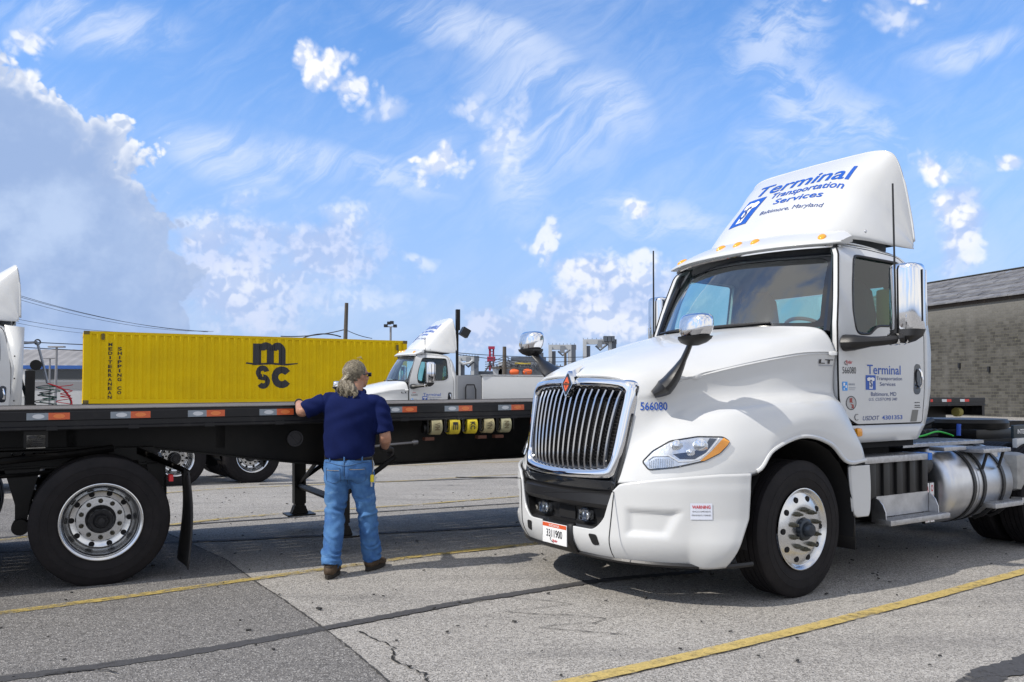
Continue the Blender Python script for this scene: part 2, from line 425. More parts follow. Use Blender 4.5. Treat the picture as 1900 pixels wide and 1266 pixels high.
def text_on(txt, m, fn, x0, y0, w=None, h=.1, shear=0, bold=0, align='l', sub=0, mb=None, name='lettering', parent=None):
    """fn maps flat (a,b) metres to xyz; text baseline starts at (x0,y0)"""
    V_, F_ = text_mesh(txt, shear, bold); tw = V_[:, 0].max()
    sx = (w/tw) if w else h
    V2 = V_*np.array([sx, h])
    if align == 'c': V2[:, 0] -= V2[:, 0].max()/2
    V2 += np.array([x0, y0])
    if sub:
        bm = bmesh.new(); vs = [bm.verts.new((a, b, 0)) for a, b in V2]
        for f in F_:
            try: bm.faces.new([vs[i] for i in f])
            except ValueError: pass
        for _ in range(5):
            es = [e for e in bm.edges if e.calc_length() > sub]
            if not es: break
            bmesh.ops.subdivide_edges(bm, edges=es, cuts=1); bmesh.ops.triangulate(bm, faces=bm.faces)
        bm.verts.index_update(); V2 = [v.co[:2] for v in bm.verts]; F_ = [[v.index for v in f.verts] for f in bm.faces]; bm.free()
    V3 = [fn(a, b) for a, b in V2]
    if mb is not None: mb.add(V3, F_, m); return mb
    return mesh_obj(name, V3, F_, m, parent, False)
LA = [(-3.586, 5.553), (-3.439, 5.661), (-2.712, 6.186), (-1.884, 6.84), (-0.834, 7.65), (0.321, 8.336), (0.718, 8.615)]
LB = [(0.134, 4.206), (0.317, 4.323), (1.071, 4.791), (1.868, 5.313), (3.028, 6.105), (4.25, 6.984), (4.763, 7.359)]
LC = [(-5.292, 8.336), (-5.153, 8.458), (-4.951, 8.712), (-3.847, 9.457), (-3.385, 9.951), (-2.601, 10.522), (-1.235, 11.314), (0.079, 12.372), (0.408, 12.701)]
LD = [(-6.354, 11.639), (-5.152, 13.147), (-4.678, 13.737), (-2.42, 15.002), (0.077, 17.125), (0.448, 17.437)]
LE = [(-4.654, 18.56), (-3.191, 19.536), (0.162, 20.987), (0.549, 21.324)]
LS = [(-2.753, 4.191), (-2.649, 4.371), (-2.279, 4.549), (-1.889, 4.771), (-1.461, 5.082), (-1.186, 5.301), (-0.381, 5.95), (0.636, 6.626), (0.999, 6.78), (1.566, 6.984)]
J_LINE = [(-2.54, 7.478), (-2.048, 6.664), (-1.611, 5.995), (-1.189, 5.313), (-0.891, 4.811), (-0.637, 4.339)]
LCR = [(-0.938, 5.242), (-0.723, 4.964), (-0.658, 4.791), (-0.661, 4.704), (-0.469, 4.454), (-0.415, 4.339), (-0.286, 4.082)]
LBR = [(2.241, 4.184), (2.539, 4.471), (2.786, 4.594), (3.155, 4.891)]
# ------------------------------------------------------------------ ground
def gz(x, y):
    t = min(1, max(0, (y-9.5)/11)); q = min(1, max(0, (x-2.5)/4)); return -.22*t*t*(3-2*t)*(1-q*q*(3-2*q))
def asphalt(name, c_lo, c_hi, c_speck, tint_fac=.0):
    m = bpy.data.materials.new(name); m.use_nodes = True; nt = m.node_tree; N = nt.nodes; L = nt.links; b = N['Principled BSDF']
    tc = N.new('ShaderNodeTexCoord')
    def noise(s, d=4, r=.6, vec=None, dist=0):
        n = N.new('ShaderNodeTexNoise'); n.inputs['Scale'].default_value = s; n.inputs['Detail'].default_value = d; n.inputs['Roughness'].default_value = r; n.inputs['Distortion'].default_value = dist
        L.new(vec or tc.outputs['Object'], n.inputs['Vector']); return n.outputs['Fac']
    def mr(x, a, b_, c=0, d=1):
        n = N.new('ShaderNodeMapRange'); L.new(x, n.inputs[0]); n.inputs[1].default_value = a; n.inputs[2].default_value = b_; n.inputs[3].default_value = c; n.inputs[4].default_value = d; return n.outputs[0]
    def mix(f, a, c, mode='MIX'):
        n = N.new('ShaderNodeMix'); n.data_type = 'RGBA'; n.blend_type = mode
        for k, x in ((0, f), (6, a), (7, c)):
            if isinstance(x, (int, float)): n.inputs[k].default_value = x
            elif isinstance(x, tuple): n.inputs[k].default_value = (*x, 1)
            else: L.new(x, n.inputs[k])
        return n.outputs[2]
    vo = N.new('ShaderNodeTexVoronoi'); vo.inputs['Scale'].default_value = 80; L.new(tc.outputs['Object'], vo.inputs['Vector'])
    vo2 = N.new('ShaderNodeTexVoronoi'); vo2.inputs['Scale'].default_value = 170; L.new(tc.outputs['Object'], vo2.inputs['Vector'])
    sep = N.new('ShaderNodeSeparateColor'); L.new(vo.outputs['Color'], sep.inputs[0])
    sep2 = N.new('ShaderNodeSeparateColor'); L.new(vo2.outputs['Color'], sep2.inputs[0])
    base = mix(mr(noise(.55, 6), .35, .68), c_lo, c_hi)
    stone = mix(mr(sep.outputs[0], .0, 1), tuple(c*.38 for c in c_speck), tuple(min(1, c*1.65) for c in c_speck))
    base = mix(.48, base, stone)
    base = mix(mr(sep2.outputs[1], .72, .92, 0, .7), base, (.02, .02, .022))
    base = mix(mr(sep2.outputs[0], .86, .98, 0, .6), base, (.62, .60, .57))
    # broad stains and drips, streaked along the bays
    mp = N.new('ShaderNodeMapping'); mp.inputs['Rotation'].default_value = (0, 0, R(-33)); mp.inputs['Scale'].default_value = (.22, 1.5, 1); L.new(tc.outputs['Object'], mp.inputs[0])
    st = noise(1.6, 6, .65, mp.outputs[0])
    base = mix(mr(st, .52, .74, 0, .34), base, (.045, .045, .05))
    sp = noise(2.1, 3, .5, None, .4)
    base = mix(mr(sp, .71, .77, 0, .75), base, (.025, .025, .028))
    base = mix(mr(noise(.9, 5, .6), .58, .8, 0, .25), base, (.42, .39, .34))
    L.new(base, b.inputs['Base Color']); b.inputs['Roughness'].default_value = .88; b.inputs['Specular IOR Level'].default_value = .3
    bp = N.new('ShaderNodeBump'); bp.inputs['Strength'].default_value = .7; bp.inputs['Distance'].default_value = .006
    hh = N.new('ShaderNodeMath'); hh.operation = 'ADD'; L.new(vo.outputs['Distance'], hh.inputs[0]); L.new(noise(60, 3), hh.inputs[1])
    L.new(hh.outputs[0], bp.inputs['Height']); L.new(bp.outputs[0], b.inputs['Normal'])
    return m
asph = asphalt('worn_light_asphalt', (.235, .221, .203), (.345, .325, .297), (.33, .315, .292))
asph_d = asphalt('coarse_dark_asphalt', (.108, .103, .098), (.165, .157, .149), (.18, .172, .163))
def sheet(name, xs, ys, dz, m):
    V_ = [(x, y, gz(x, y)+dz) for y in ys for x in xs]; return mesh_obj(name, V_, grid_faces(len(ys), len(xs)), m, None, True, sharp=None)
xs = [-1500, -300, -80]+[-40+4*i for i in range(10)]+[0+.8*i for i in range(11)]+[12+4*i for i in range(8)]+[80, 300, 1500]
ys = [-60, -10]+[0+.75*i for i in range(34)]+[30, 60, 130, 300, 800, 1600]
tag(sheet('ground', xs, ys, 0, asph), kind='structure')
def strip(name, pts, w, dz, m, jit=0, label=None, kind='structure', seg=.15, wv=0):
    """a flat band following ground points"""
    P = []
    for i in range(len(pts)-1):
        a = Vector(pts[i][:2]); b = Vector(pts[i+1][:2]); k = max(1, int((b-a).length/seg))
        for j in range(k): P.append(a.lerp(b, j/k))
    P.append(Vector(pts[-1][:2])); V_ = []
    for i, p in enumerate(P):
        d = (P[min(i+1, len(P)-1)]-P[max(i-1, 0)]).normalized(); n = Vector((-d.y, d.x))
        ww = w*(1+wv*random.uniform(-1, 1))
        for s in (-.5, .5):
            q = p+n*(s*ww+random.uniform(-jit, jit)); V_.append((q.x, q.y, gz(q.x, q.y)+dz))
    o = mesh_obj(name, V_, grid_faces(len(P), 2), m, None, False)
    return tag(o, label, kind=kind)
def paint(name, col, wear_lo, wear_hi):
    m = bpy.data.materials.new(name); m.use_nodes = True; nt = m.node_tree; N = nt.nodes; L = nt.links; b = N['Principled BSDF']; out = N['Material Output']
    tc = N.new('ShaderNodeTexCoord')
    n = N.new('ShaderNodeTexNoise'); n.inputs['Scale'].default_value = 14; n.inputs['Detail'].default_value = 7; n.inputs['Roughness'].default_value = .75; L.new(tc.outputs['Object'], n.inputs['Vector'])
    n2 = N.new('ShaderNodeTexNoise'); n2.inputs['Scale'].default_value = 1.1; n2.inputs['Detail'].default_value = 3; L.new(tc.outputs['Object'], n2.inputs['Vector'])
    ad = N.new('ShaderNodeMath'); ad.operation = 'MULTIPLY_ADD'; ad.inputs[1].default_value = .6; L.new(n2.outputs['Fac'], ad.inputs[0]); L.new(n.outputs['Fac'], ad.inputs[2])
    mr = N.new('ShaderNodeMapRange'); mr.inputs[1].default_value = wear_lo; mr.inputs[2].default_value = wear_hi; L.new(ad.outputs[0], mr.inputs[0])
    vo = N.new('ShaderNodeTexVoronoi'); vo.inputs['Scale'].default_value = 110; L.new(tc.outputs['Object'], vo.inputs['Vector'])
    sp = N.new('ShaderNodeSeparateColor'); L.new(vo.outputs['Color'], sp.inputs[0])
    mx = N.new('ShaderNodeMix'); mx.data_type = 'RGBA'; mx.inputs[6].default_value = (*[c*.78 for c in col], 1); mx.inputs[7].default_value = (*[min(1, c*1.12) for c in col], 1); L.new(sp.outputs[0], mx.inputs[0])
    L.new(mx.outputs[2], b.inputs['Base Color']); b.inputs['Roughness'].default_value = .8
    tr = N.new('ShaderNodeBsdfTransparent'); ms = N.new('ShaderNodeMixShader'); L.new(mr.outputs[0], ms.inputs[0]); L.new(b.outputs[0], ms.inputs[1]); L.new(tr.outputs[0], ms.inputs[2]); L.new(ms.outputs[0], out.inputs[0])
    return m
yel = paint('worn_yellow_road_paint', (.40, .30, .085), .70, .95)
yel2 = paint('sound_yellow_road_paint', (.46, .345, .115), .80, 1.06)
seal = paint('dark_crack_sealant', (.055, .054, .056), .84, 1.12)
patch_pts = J_LINE
# darker coarse patch to the left of the joint
pp = [(-9, -3), (4.0, -3), (1.9, .2)]+list(reversed(patch_pts))+[(-4.2, 9.6), (-6.0, 12.0), (-40, 12.0), (-40, -3)]
V_ = [Vector((p[0], p[1])) for p in pp]
o_ = plate(pp, (), 1.5, lambda a, b: (a, b, gz(a, b)+.004), 0, 'asphalt_patch', asph_d); tag(o_, kind='structure')
strip('pavement_joint', [(-6.0, 12.0), (-4.2, 9.6)]+patch_pts+[(1.9, .2)], .012, .008, paint('dark_joint_line', (.04, .038, .035), .80, 1.10), .005, seg=.03)  # thin dark line where the two asphalts meet
strip('lane_marking', LA, .105, .010, yel, .004, seg=.05)
strip('lane_marking', LB, .105, .010, yel2, .003, seg=.05)
strip('lane_marking', LC, .10, .010, yel, .004, seg=.08)
strip('lane_marking', LD, .10, .010, yel, .004, seg=.08)
strip('lane_marking', LE, .10, .010, yel, .004, seg=.1)
strip('sealed_crack', LS, .10, .0075, seal, .010, seg=.03)
strip('sealed_crack', [(-8.2, 7.2), (-6, 8.2), (-3.2, 9.75), (-1.0, 10.9), (1.2, 12.1)], .06, .0075, seal, .008, seg=.1)
strip('sealed_crack', [(-5.5, 7.6), (-3.2, 8.4), (-.9, 9.05), (.8, 9.7)], .10, .0075, seal, .008, seg=.1)
strip('sealed_crack', [(-4.4, 14.6), (-1.8, 15.4), (.6, 16.6)], .12, .0075, seal, .01, seg=.1)
strip('sealed_crack', LBR, .17, .0075, seal, .012, seg=.04)
crk = mat('open_crack', (.012, .012, .012), 1)
cp = []
for i in range(len(LCR)-1):
    a = Vector(LCR[i]); b = Vector(LCR[i+1]); k = 7
    for j in range(k):
        q = a.lerp(b, j/k); cp.append((q.x+random.uniform(-.018, .018), q.y+random.uniform(-.018, .018)))
strip('open_crack', cp, .010, .0065, crk, .003, seg=.02, wv=.6)
strip('open_crack', [(c[0]*1.0+.9+.3*math.sin(i), c[1]*.9+1.4) for i, c in enumerate(cp[::3])], .006, .0065, crk, .002, seg=.03, wv=.6)
# scattered grit on the tarmac
gm = MB(); grit = mat('grit', (.03, .029, .028), .9)
for i in range(420):
    x = random.uniform(-5, 6); y = random.uniform(3.6, 13); s = random.uniform(.004, .014)*(1.8 if random.random() < .05 else 1)
    gm.box((x, y, gz(x, y)+.008+s*.25), (s*random.uniform(1, 2.6), s, s*.5), grit, Matrix.Rotation(random.uniform(0, 3), 3, 'Z'))
tag(gm.build('grit', grit, None, False), 'dark grit and chips scattered over the tarmac', 'grit', kind='stuff')
tag(strip('twig', [(-2.45, 4.42), (-2.35, 4.47), (-2.25, 4.50), (-2.15, 4.49), (-2.08, 4.45)], .010, .014, mat('dark_twig', (.02, .018, .016), .9), .001, kind=None, seg=.02), 'thin dark curved twig lying on the tarmac at the lower left', 'twig')
# ------------------------------------------------------------------ the tractor unit (local x = backwards, -y = driver side)
def P3(u, v, z): return (u, -v, z)
TR = empty('semi_truck', (1.471, 7.098, 0), R(33.4), 'large white day cab tractor in the foreground with chrome grille and blue fairing lettering', 'truck', 'white tractors on the lot')

def half_to_full(S, flip=False):
    """mirror a grid whose column 0 lies on the centre line"""
    M_ = S.copy(); M_[:, :, 1] *= -1
    return np.concatenate([M_[:, :0:-1], S], axis=1)
# ---- hood
rows = [
 [(-1.20,0,1.625),(-1.185,.30,1.617),(-1.15,.48,1.595),(-1.11,.575,1.55),(-1.100,.612,1.48),(-1.112,.608,1.38),(-1.13,.60,1.28),(-1.15,.59,1.18),(-1.175,.575,1.07),(-1.21,.56,.95),(-1.245,.55,.845)],
 [(-1.08,0,1.690),(-1.07,.32,1.682),(-1.045,.52,1.645),(-1.01,.63,1.585),(-.995,.685,1.50),(-1.00,.68,1.40),(-1.02,.68,1.30),(-1.06,.685,1.2),(-1.11,.70,1.09),(-1.155,.70,.97),(-1.19,.695,.855)],
 [(-.90,0,1.762),(-.88,.34,1.752),(-.84,.55,1.715),(-.80,.69,1.645),(-.785,.765,1.575),(-.79,.77,1.46),(-.81,.80,1.36),(-.86,.86,1.26),(-.93,.905,1.14),(-1.0,.915,1.0),(-1.045,.905,.875)],
 [(-.62,0,1.842),(-.60,.37,1.83),(-.55,.60,1.79),(-.51,.77,1.72),(-.49,.872,1.648),(-.50,.882,1.52),(-.54,.925,1.42),(-.60,1.01,1.325),(-.67,1.075,1.19),(-.735,1.10,1.04),(-.78,1.092,.905)],
 [(-.36,0,1.902),(-.34,.40,1.892),(-.28,.66,1.865),(-.22,.84,1.805),(-.19,.942,1.71),(-.20,.955,1.58),(-.24,.995,1.465),(-.31,1.095,1.37),(-.39,1.165,1.22),(-.46,1.185,1.06),(-.50,1.185,.93)],
 [(-.16,0,1.945),(-.14,.42,1.938),(-.08,.70,1.918),(-.03,.888,1.86),(.0,.99,1.745),(-.01,1.0,1.61),(-.04,1.03,1.48),(-.10,1.12,1.39),(-.19,1.185,1.28),(-.28,1.20,1.165),(-.34,1.20,1.075)],
 [(.0,0,1.98),(.02,.43,1.973),(.08,.72,1.955),(.14,.92,1.90),(.18,1.022,1.772),(.16,1.03,1.63),(.14,1.05,1.49),(.10,1.13,1.40),(.05,1.19,1.32),(.01,1.205,1.235),(-.02,1.205,1.162)],
 [(.10,0,2.0),(.12,.44,1.996),(.20,.74,1.978),(.28,.945,1.93),(.33,1.046,1.784),(.32,1.05,1.64),(.31,1.06,1.495),(.31,1.13,1.405),(.31,1.19,1.31),(.30,1.205,1.20),(.29,1.205,1.10)],
 [(.18,0,2.02),(.21,.45,2.015),(.30,.76,2.0),(.40,.972,1.957),(.46,1.058,1.79),(.45,1.06,1.65),(.45,1.065,1.50),(.47,1.12,1.405),(.50,1.18,1.28),(.52,1.205,1.12),(.50,1.205,.955)],
 [(.26,0,2.035),(.29,.46,2.03),(.37,.78,2.02),(.50,.992,1.982),(.552,1.068,1.795),(.552,1.070,1.65),(.555,1.075,1.48),(.58,1.11,1.37),(.63,1.165,1.22),(.69,1.195,1.08),(.735,1.20,.955)]]
def shape_row(i, r):
    k = min(1, max(0, (i-1)/2.)); r = [list(p) for p in r]
    q4 = list(r[4]); r[4][1] += .004*k; r[4][2] += .012*k
    ins = [q4[0], q4[1]+.004*k, q4[2]-.010]
    if i < 2: ins = [(a+b)/2 for a, b in zip(r[4], r[5])]
    r[5][1] -= .018*k; r[6][1] -= .022*k; r[7][2] += .012*k; r[7][1] += .006*k
    return r[:5]+[ins]+r[5:]
rows = [shape_row(i, r) for i, r in enumerate(rows)]
HG = np.array([[P3(*p) for p in r] for r in rows])
HS = half_to_full(surf(HG, 7, 7))
mb = MB(); grid_add(mb, HS, white)
hood = mb.build('hood', white, TR, sharp=50, fix=False)
hood.data.flip_normals() if hood.data.polygons[900].normal.z < 0 else None
solid(hood, .018)
HB = BVHTree.FromPolygons([Vector(p) for p in HS.reshape(-1, 3)], grid_faces(*HS.shape[:2]))
def on_hood(o, d, off=.004):
    h = HB.ray_cast(Vector(o), Vector(d)); 
    if h[0] is None: return Vector(o)+Vector(d)*.3
    return h[0]-Vector(d).normalized()*off
for s in (1, -1):
    e_ = HS[:, -1] if s > 0 else HS[:, 0]
    k0 = 7*4                                   # the arch starts at control row 4
    MB().tube([Vector(p)+Vector((0, -s*.004, -.004)) for p in e_[:k0+1]], .007, 5).build('hood_seam', dark, TR)
    MB().tube([Vector(p)+Vector((0, s*.004, .010)) for p in e_[k0:]], .016, 8).build('arch_lip', white, TR)
# ---- wheel wells
for s in (1, -1):
    mb = MB(); prof = []
    for k in range(13):
        a = math.pi*k/12; prof.append((-.0-.60*math.cos(a)*1.02, .50+.645*math.sin(a)))
    prof = [(-.60, .40)]+prof+[(.60, .38)]
    V_ = []
    for (u, z) in prof:
        for v in (.50, 1.17): V_.append(P3(u+.01, s*v, z))
    n = len(prof); F_ = [(2*i, 2*i+1, 2*i+3, 2*i+2) for i in range(n-1)]+[tuple(2*i for i in range(n))]
    mb.add(V_, F_); mb.build('wheel_well', mat('wheel_well_plastic', (.012, .012, .013), .7), TR)
# ---- bumper shell (white), its black centre, licence plate
plan = [(0, -1.345), (.18, -1.340), (.36, -1.325), (.50, -1.30), (.56, -1.285), (.66, -1.245), (.80, -1.165), (.93, -1.055), (1.03, -.94), (1.11, -.82), (1.165, -.70), (1.19, -.60)]
PL = catmull([(a, b, 0) for a, b in plan], 8)
def bump_off(z):
    z = min(z, .86)       # inward offset of the bumper face at height z
    t = (z-.60)
    return .0+(.10*max(0, (-t-.12)/.2)**2 if t < -.12 else 0)+(.022*max(0, (t-.20)/.14)**2 if t > .20 else 0)
def bp(i, z, top):
    v, u = PL[i][0], PL[i][1]
    a = PL[max(i-1, 0)]; b = PL[min(i+1, len(PL)-1)]
    t = Vector((b[0]-a[0], b[1]-a[1])).normalized(); n = Vector((t.y, -t.x))     # inward = towards +u, -v
    if n.y < 0: n = -n
    o = bump_off(z)
    # moulded recess on the side: rounded at the front, swept at the back
    if .58 < v < 1.10:
        x_ = (v-.655)/.33; zz_ = (z-.59)/.095
        right = 1.0-.22*(1-zz_)*.5
        d = min(x_*3.4, (right-x_)*2.6, (1-abs(zz_))*1.25)
        k = max(0, min(1, d*2.1+.1)); o += .024*k*k*(3-2*k)
    return (u+n.y*o, v+n.x*o)
def ztop(v):           # lower rim of the black opening / seam to the hood
    if v <= .36: return .505
    if v <= .50: return .505+.10*((v-.36)/.14)**2
    if v <= .565: return .605+.185*((v-.50)/.065)
    if v <= .62: return .79+.055*((v-.565)/.055)
    return .845+.085*min(1, (v-.62)/.5)**.8
def zbot(v): return .298-.012*min(1, v/1.1)+(.008*max(0, (v-1.1)/.09)**2)
NZ = 34
Bg = []
for i in range(len(PL)):
    v = PL[i][0]; z1 = ztop(v); z0 = zbot(v); col = []
    for k in range(NZ+1):
        z = z0+(z1-z0)*k/NZ; u_, v_ = bp(i, z, z1)
        if v > 1.0: u_ += (-.16*max(0, (.62-z)/.32)+.03*max(0, (z-.62)/.3))*min(1, (v-1.0)/.19)
        col.append(P3(u_, v_, z))
    Bg.append(col)
Bg = np.array(Bg).transpose(1, 0, 2)
BF = half_to_full(Bg)
def holes_in(S, tests):
    r, c = S.shape[:2]; F_ = []
    for f in grid_faces(r, c):
        q = S.reshape(-1, 3)[list(f)].mean(0)
        if any(t(q) for t in tests): continue
        F_.append(f)
    return F_
mb = MB(); mb.add(BF.reshape(-1, 3), grid_faces(*BF.shape[:2]), white)
bmp = mb.build('bumper', white, TR, sharp=40, fix=True); solid(bmp, .02, 0)
BB = BVHTree.FromPolygons([Vector(p) for p in BF.reshape(-1, 3)], grid_faces(*BF.shape[:2]))
def on_bumper(o, d, off=.004):
    off += .0115
    h = BB.ray_cast(Vector(o), Vector(d))
    if h[0] is None: return Vector(o)+Vector(d)*.3
    return h[0]-Vector(d).normalized()*off
# bumper underside lip (black) and seams
mb = MB()
for s in (1, -1): mb.tube([P3(PL[i][1]+.06, s*(PL[i][0]-.02), zbot(PL[i][0])+.01) for i in range(0, len(PL), 2)], .018, 6)
mb.build('bumper_lip', black_pl, TR)
for s in (1, -1):
    pts = [on_bumper(P3(-2.2, s*(.585-.06*(1-(z-.3)/.5)), z), P3(1, 0, 0), .0015) for z in np.linspace(.305, .83, 14)]
    MB().tube(pts, .0035, 5).build('bumper_seam', dark, TR)
# towing eye openings, dark pockets let into the face
for s in (1, -1):
    o2 = rounded([(s*.355, .475), (s*.435, .475), (s*.45, .40), (s*.385, .392)], .02)
    plate(o2, (), .03, lambda a, b: on_bumper(P3(-2.2, a, b), P3(1, 0, 0), .0025), 0, 'tow_eye_pocket', dark, TR)
# black centre: recessed shell behind the opening
def op_u(v): return float(np.interp(abs(v), [p[0] for p in PL], [p[1] for p in PL]))
cg = []
for v in np.linspace(-.555, .555, 41):
    col = []
    a = abs(v)
    for z, o in ((.49, .03), (.515, .05), (.53, .09), (.56, .10), (.645, .085), (.66, .02), (.69, .0), (.755, .012), (.775, .04), (.785, .12)):
        lim = 0 if a < .40 else (a-.40)*.35
        zz = max(z, ztop(a)-.03) if a > .36 else z
        col.append(P3(op_u(a)+o+.004, v*.985, zz))
    cg.append(col)
cg = np.array(cg)
mb = MB(); grid_add(mb, cg, black_pl); lg = mb.build('lower_grille', black_pl, TR, sharp=30)
mb = MB()                                                        # dark slot behind
mb.box(P3(-1.08, 0, .80), (.06, 1.06, .14), dark); mb.box(P3(-1.232, 0, .585), (.05, .20, .095), dark)
mb.build('intake_slot', dark, TR)
mb = MB()
for k in range(9): mb.box(P3(-1.16, -.40+.1*k, .80), (.05, .012, .05), black_pl)
mb.box(P3(-1.165, 0, .80), (.04, 1.0, .008), black_pl); mb.build('intake_fins', black_pl, TR)
for s in (1, -1):
    f = MB(); c = P3(-1.262, s*.255, .592); f.box(c, (.05, .095, .075), lamp_in, None, .015)
    fo = f.build('fog_light', lamp_in, TR)
    g = MB()
    for a in (-.023, .023): g.lathe([(0, .004), (.006, .014), (.012, .018), (.012, .0)], 14, (c[0]-.03, c[1]+a, c[2]), 'x', chrome)
    g.build('fog_reflector', chrome, fo)
    MB().box((c[0]-.045, c[1], c[2]), (.006, .092, .072), clear, None, .002).build('fog_lens', clear, fo)
    h = MB(); h.tube([(c[0]-.022, c[1]+.058*math.cos(t)*1.0, c[2]+.048*math.sin(t)) for t in np.linspace(0, 2*math.pi, 17)], .008, 6); h.build('fog_bezel', black_gl, fo)
# plate bracket and plate
mb = MB(); br = []
for v in np.linspace(-.175, .19, 6):
    br.append([P3(op_u(v)-.012+o, v, z) for z, o in ((.52, .03), (.505, -.002), (.40, -.004), (.31, .05))])
grid_add(mb, np.array(br)); solid(mb.build('plate_bracket', black_pl, TR), .02, 0)
pu = op_u(0)-.028
pl = MB().box(P3(pu, -.005, .425), (.006, .305, .155), white_ink, None, .002).build('license_plate', white_ink, TR)
def pf(a, b): return P3(pu-.0045, a-.005, .425+b)
plate([(-.150, .045), (.150, .045), (.150, .074), (-.150, .074)], (), .2, pf, 0, 'plate_band', orange_ink, pl)
def pf2(a, b): return P3(pu-.0056, a-.005, .425+b)
text_on('INDIANA', white_ink, pf2, 0, .050, .13, .019, align='c', name='plate_state', parent=pl)
text_on('3311900', black_ink, pf2, 0, -.028, .20, .058, align='c', bold=.01, name='plate_number', parent=pl)
text_on('Ryder', red_ink, pf2, .01, -.062, .065, .020, align='c', shear=.2, bold=.02, name='plate_logo', parent=pl)
MB().tube([pf2(-.045, -.03), pf2(-.05, -.045), pf2(-.035, -.058), pf2(-.012, -.066)], .0025, 5).build('plate_logo_swoosh', black_ink, pl)
# ---- grille
def gu(v, z): return -1.165-.10*(1-(min(abs(v), .6)/.6)**1.8)-.0*(z)+(z-1.2)*.10*0
def gpos(v, z):        # face of the grille: leans back towards the top, bowed forward in the middle
    t = (z-.83)/.72
    return -1.335+.135*t+.085*(abs(v)/.6)**2
def ring(ins, dz=0):
    w = .612-ins; wb = .545-ins
    return [(0, 1.605-ins*1.1), (.25, 1.602-ins*1.1), (w-.08, 1.580-ins), (w-.01, 1.545-ins), (w, 1.48-ins*.6), (w-.015, 1.30), (wb+.03, 1.05), (wb, .93+ins*.5), (wb-.03, .885+ins), (wb-.12, .872+ins), (.22, .862+ins), (0, .858+ins)]
def ring_full(ins):
    h = ring(ins); return h+[(-a, b) for a, b in h[-2:0:-1]]
def surround(name, ins_list, m, par):
    rings = []
    for ins, o in ins_list:
        rr = ring_full(ins); rr = catmull([(a, b, 0) for a, b in rr+[rr[0]]], 3)[:-1]
        rings.append([P3(gpos(a, b)+o, a, b) for a, b, _ in rr])
    A = np.array(rings); mb = MB(); mb.add(A.reshape(-1, 3), grid_faces(A.shape[0], A.shape[1], 0, False, True)); return mb.build(name, m, par, sharp=60)
gs = surround('grille_surround', [(0, .07), (-.006, .02), (.004, -.014), (.026, -.026), (.052, -.020), (.066, .010), (.068, .07)], chrome, TR)
MB().add([P3(gpos(a, b)+.075, a*.99, b) for a, b in ring_full(.03)], [tuple(range(22))]).build('grille_backing', dark, TR)
surround('grille_inner_frame', [(.064, .012), (.072, .02), (.105, .05), (.11, .07)], black_gl, TR)
for k in range(15):
    v0 = -.483+.069*k
    if abs(v0) > .50: continue
    pts = []; rs = []
    nb = 11; za, zb_ = .935, 1.512-.02*(abs(v0)/.5)**2
    for j in range(nb):
        t = j/(nb-1); z = za+(zb_-za)*t; sc = 1-.13*(1-t)
        bow = .030*math.sin(math.pi*t)**.5 if 0 < t < 1 else 0
        pts.append(P3(gpos(v0, z)+.035-bow*1.15, v0*sc, z)); rs.append(.0125)
    b = MB(); b.tube(pts, rs, 8, bar_ch, flat=1.7); b.build('grille_bar', bar_ch, gs)
b = MB()
for k in range(22): b.tube([P3(gpos(x, z)+.065, x, z) for x in (-.5, -.25, 0, .25, .5) for z in [.95+.026*k]], .0025, 4)
b.build('grille_mesh', mat('grille_mesh', (.05, .05, .055), .4, .6), gs)
# dark apron under the grille, with dark side trims running up beside it
ap = []
for v in np.linspace(-.56, .56, 25):
    ap.append([P3(gpos(v, .86)+o, v*(1.0-.03*(z < .8)), z) for z, o in ((.862, .02), (.85, .0), (.80, .008), (.775, .03))])
grid_add(MB(), np.array(ap)); mb = MB(); grid_add(mb, np.array(ap)); solid(mb.build('grille_apron', black_gl, TR), .012, 0)
for s in (1, -1):
    q = []
    for z in np.linspace(.80, 1.34, 10):
        t = (z-.80)/.54; w = .055*(1-t)+.004
        v_out = .553+.045*t; q.append([P3(gpos(v_out, z)+.03, s*(v_out+.012), z), P3(gpos(v_out, z)+.0, s*(v_out-.004), z), P3(gpos(v_out, z)+.0, s*(v_out-w), z)])
    mb = MB(); grid_add(mb, np.array(q)); solid(mb.build('grille_side_trim', black_gl, TR), .006, 0)
# emblem: upright diamond
ec = (gpos(0, 1.56)-.055, 1.555)
def dia(w, h, o, m, nm, par, th=.006):
    pts = [(0, h), (w, 0), (0, -h), (-w, 0)]
    mb = MB(); mb.prism(rounded([(a, b) for a, b in pts], .008, 2), ec[0]+o, ec[0]+o-th, 'x', m)
    ob = mb.build(nm, m, par)
    for v in ob.data.vertices: v.co.z += ec[1]; v.co.x += .14*(v.co.z-ec[1])
    return ob
em = dia(.070, .104, .03, chrome, 'emblem', TR, .035)
dia(.057, .085, -.006, black_gl, 'emblem_field', em, .003); dia(.038, .059, -.0085, orange_ink, 'emblem_diamond', em, .003)
mb = MB(); mb.box((ec[0]-.0135, 0, ec[1]), (.005, .080, .012), chrome); mb.box((ec[0]-.0135, 0, ec[1]-.026), (.004, .008, .045), black_gl); mb.box((ec[0]-.0135, 0, ec[1]+.012), (.004, .030, .004), black_gl); mb.build('emblem_bar', chrome, em)
cr = MB(); cr.add([P3(-1.245, 0, 1.64), P3(-1.20, .04, 1.615), P3(-1.10, 0, 1.705), P3(-1.20, -.04, 1.615), P3(-1.26, 0, 1.58)], [(0, 1, 2), (0, 2, 3), (0, 4, 1), (0, 3, 4)]); cr.build('emblem_crest', chrome, em)
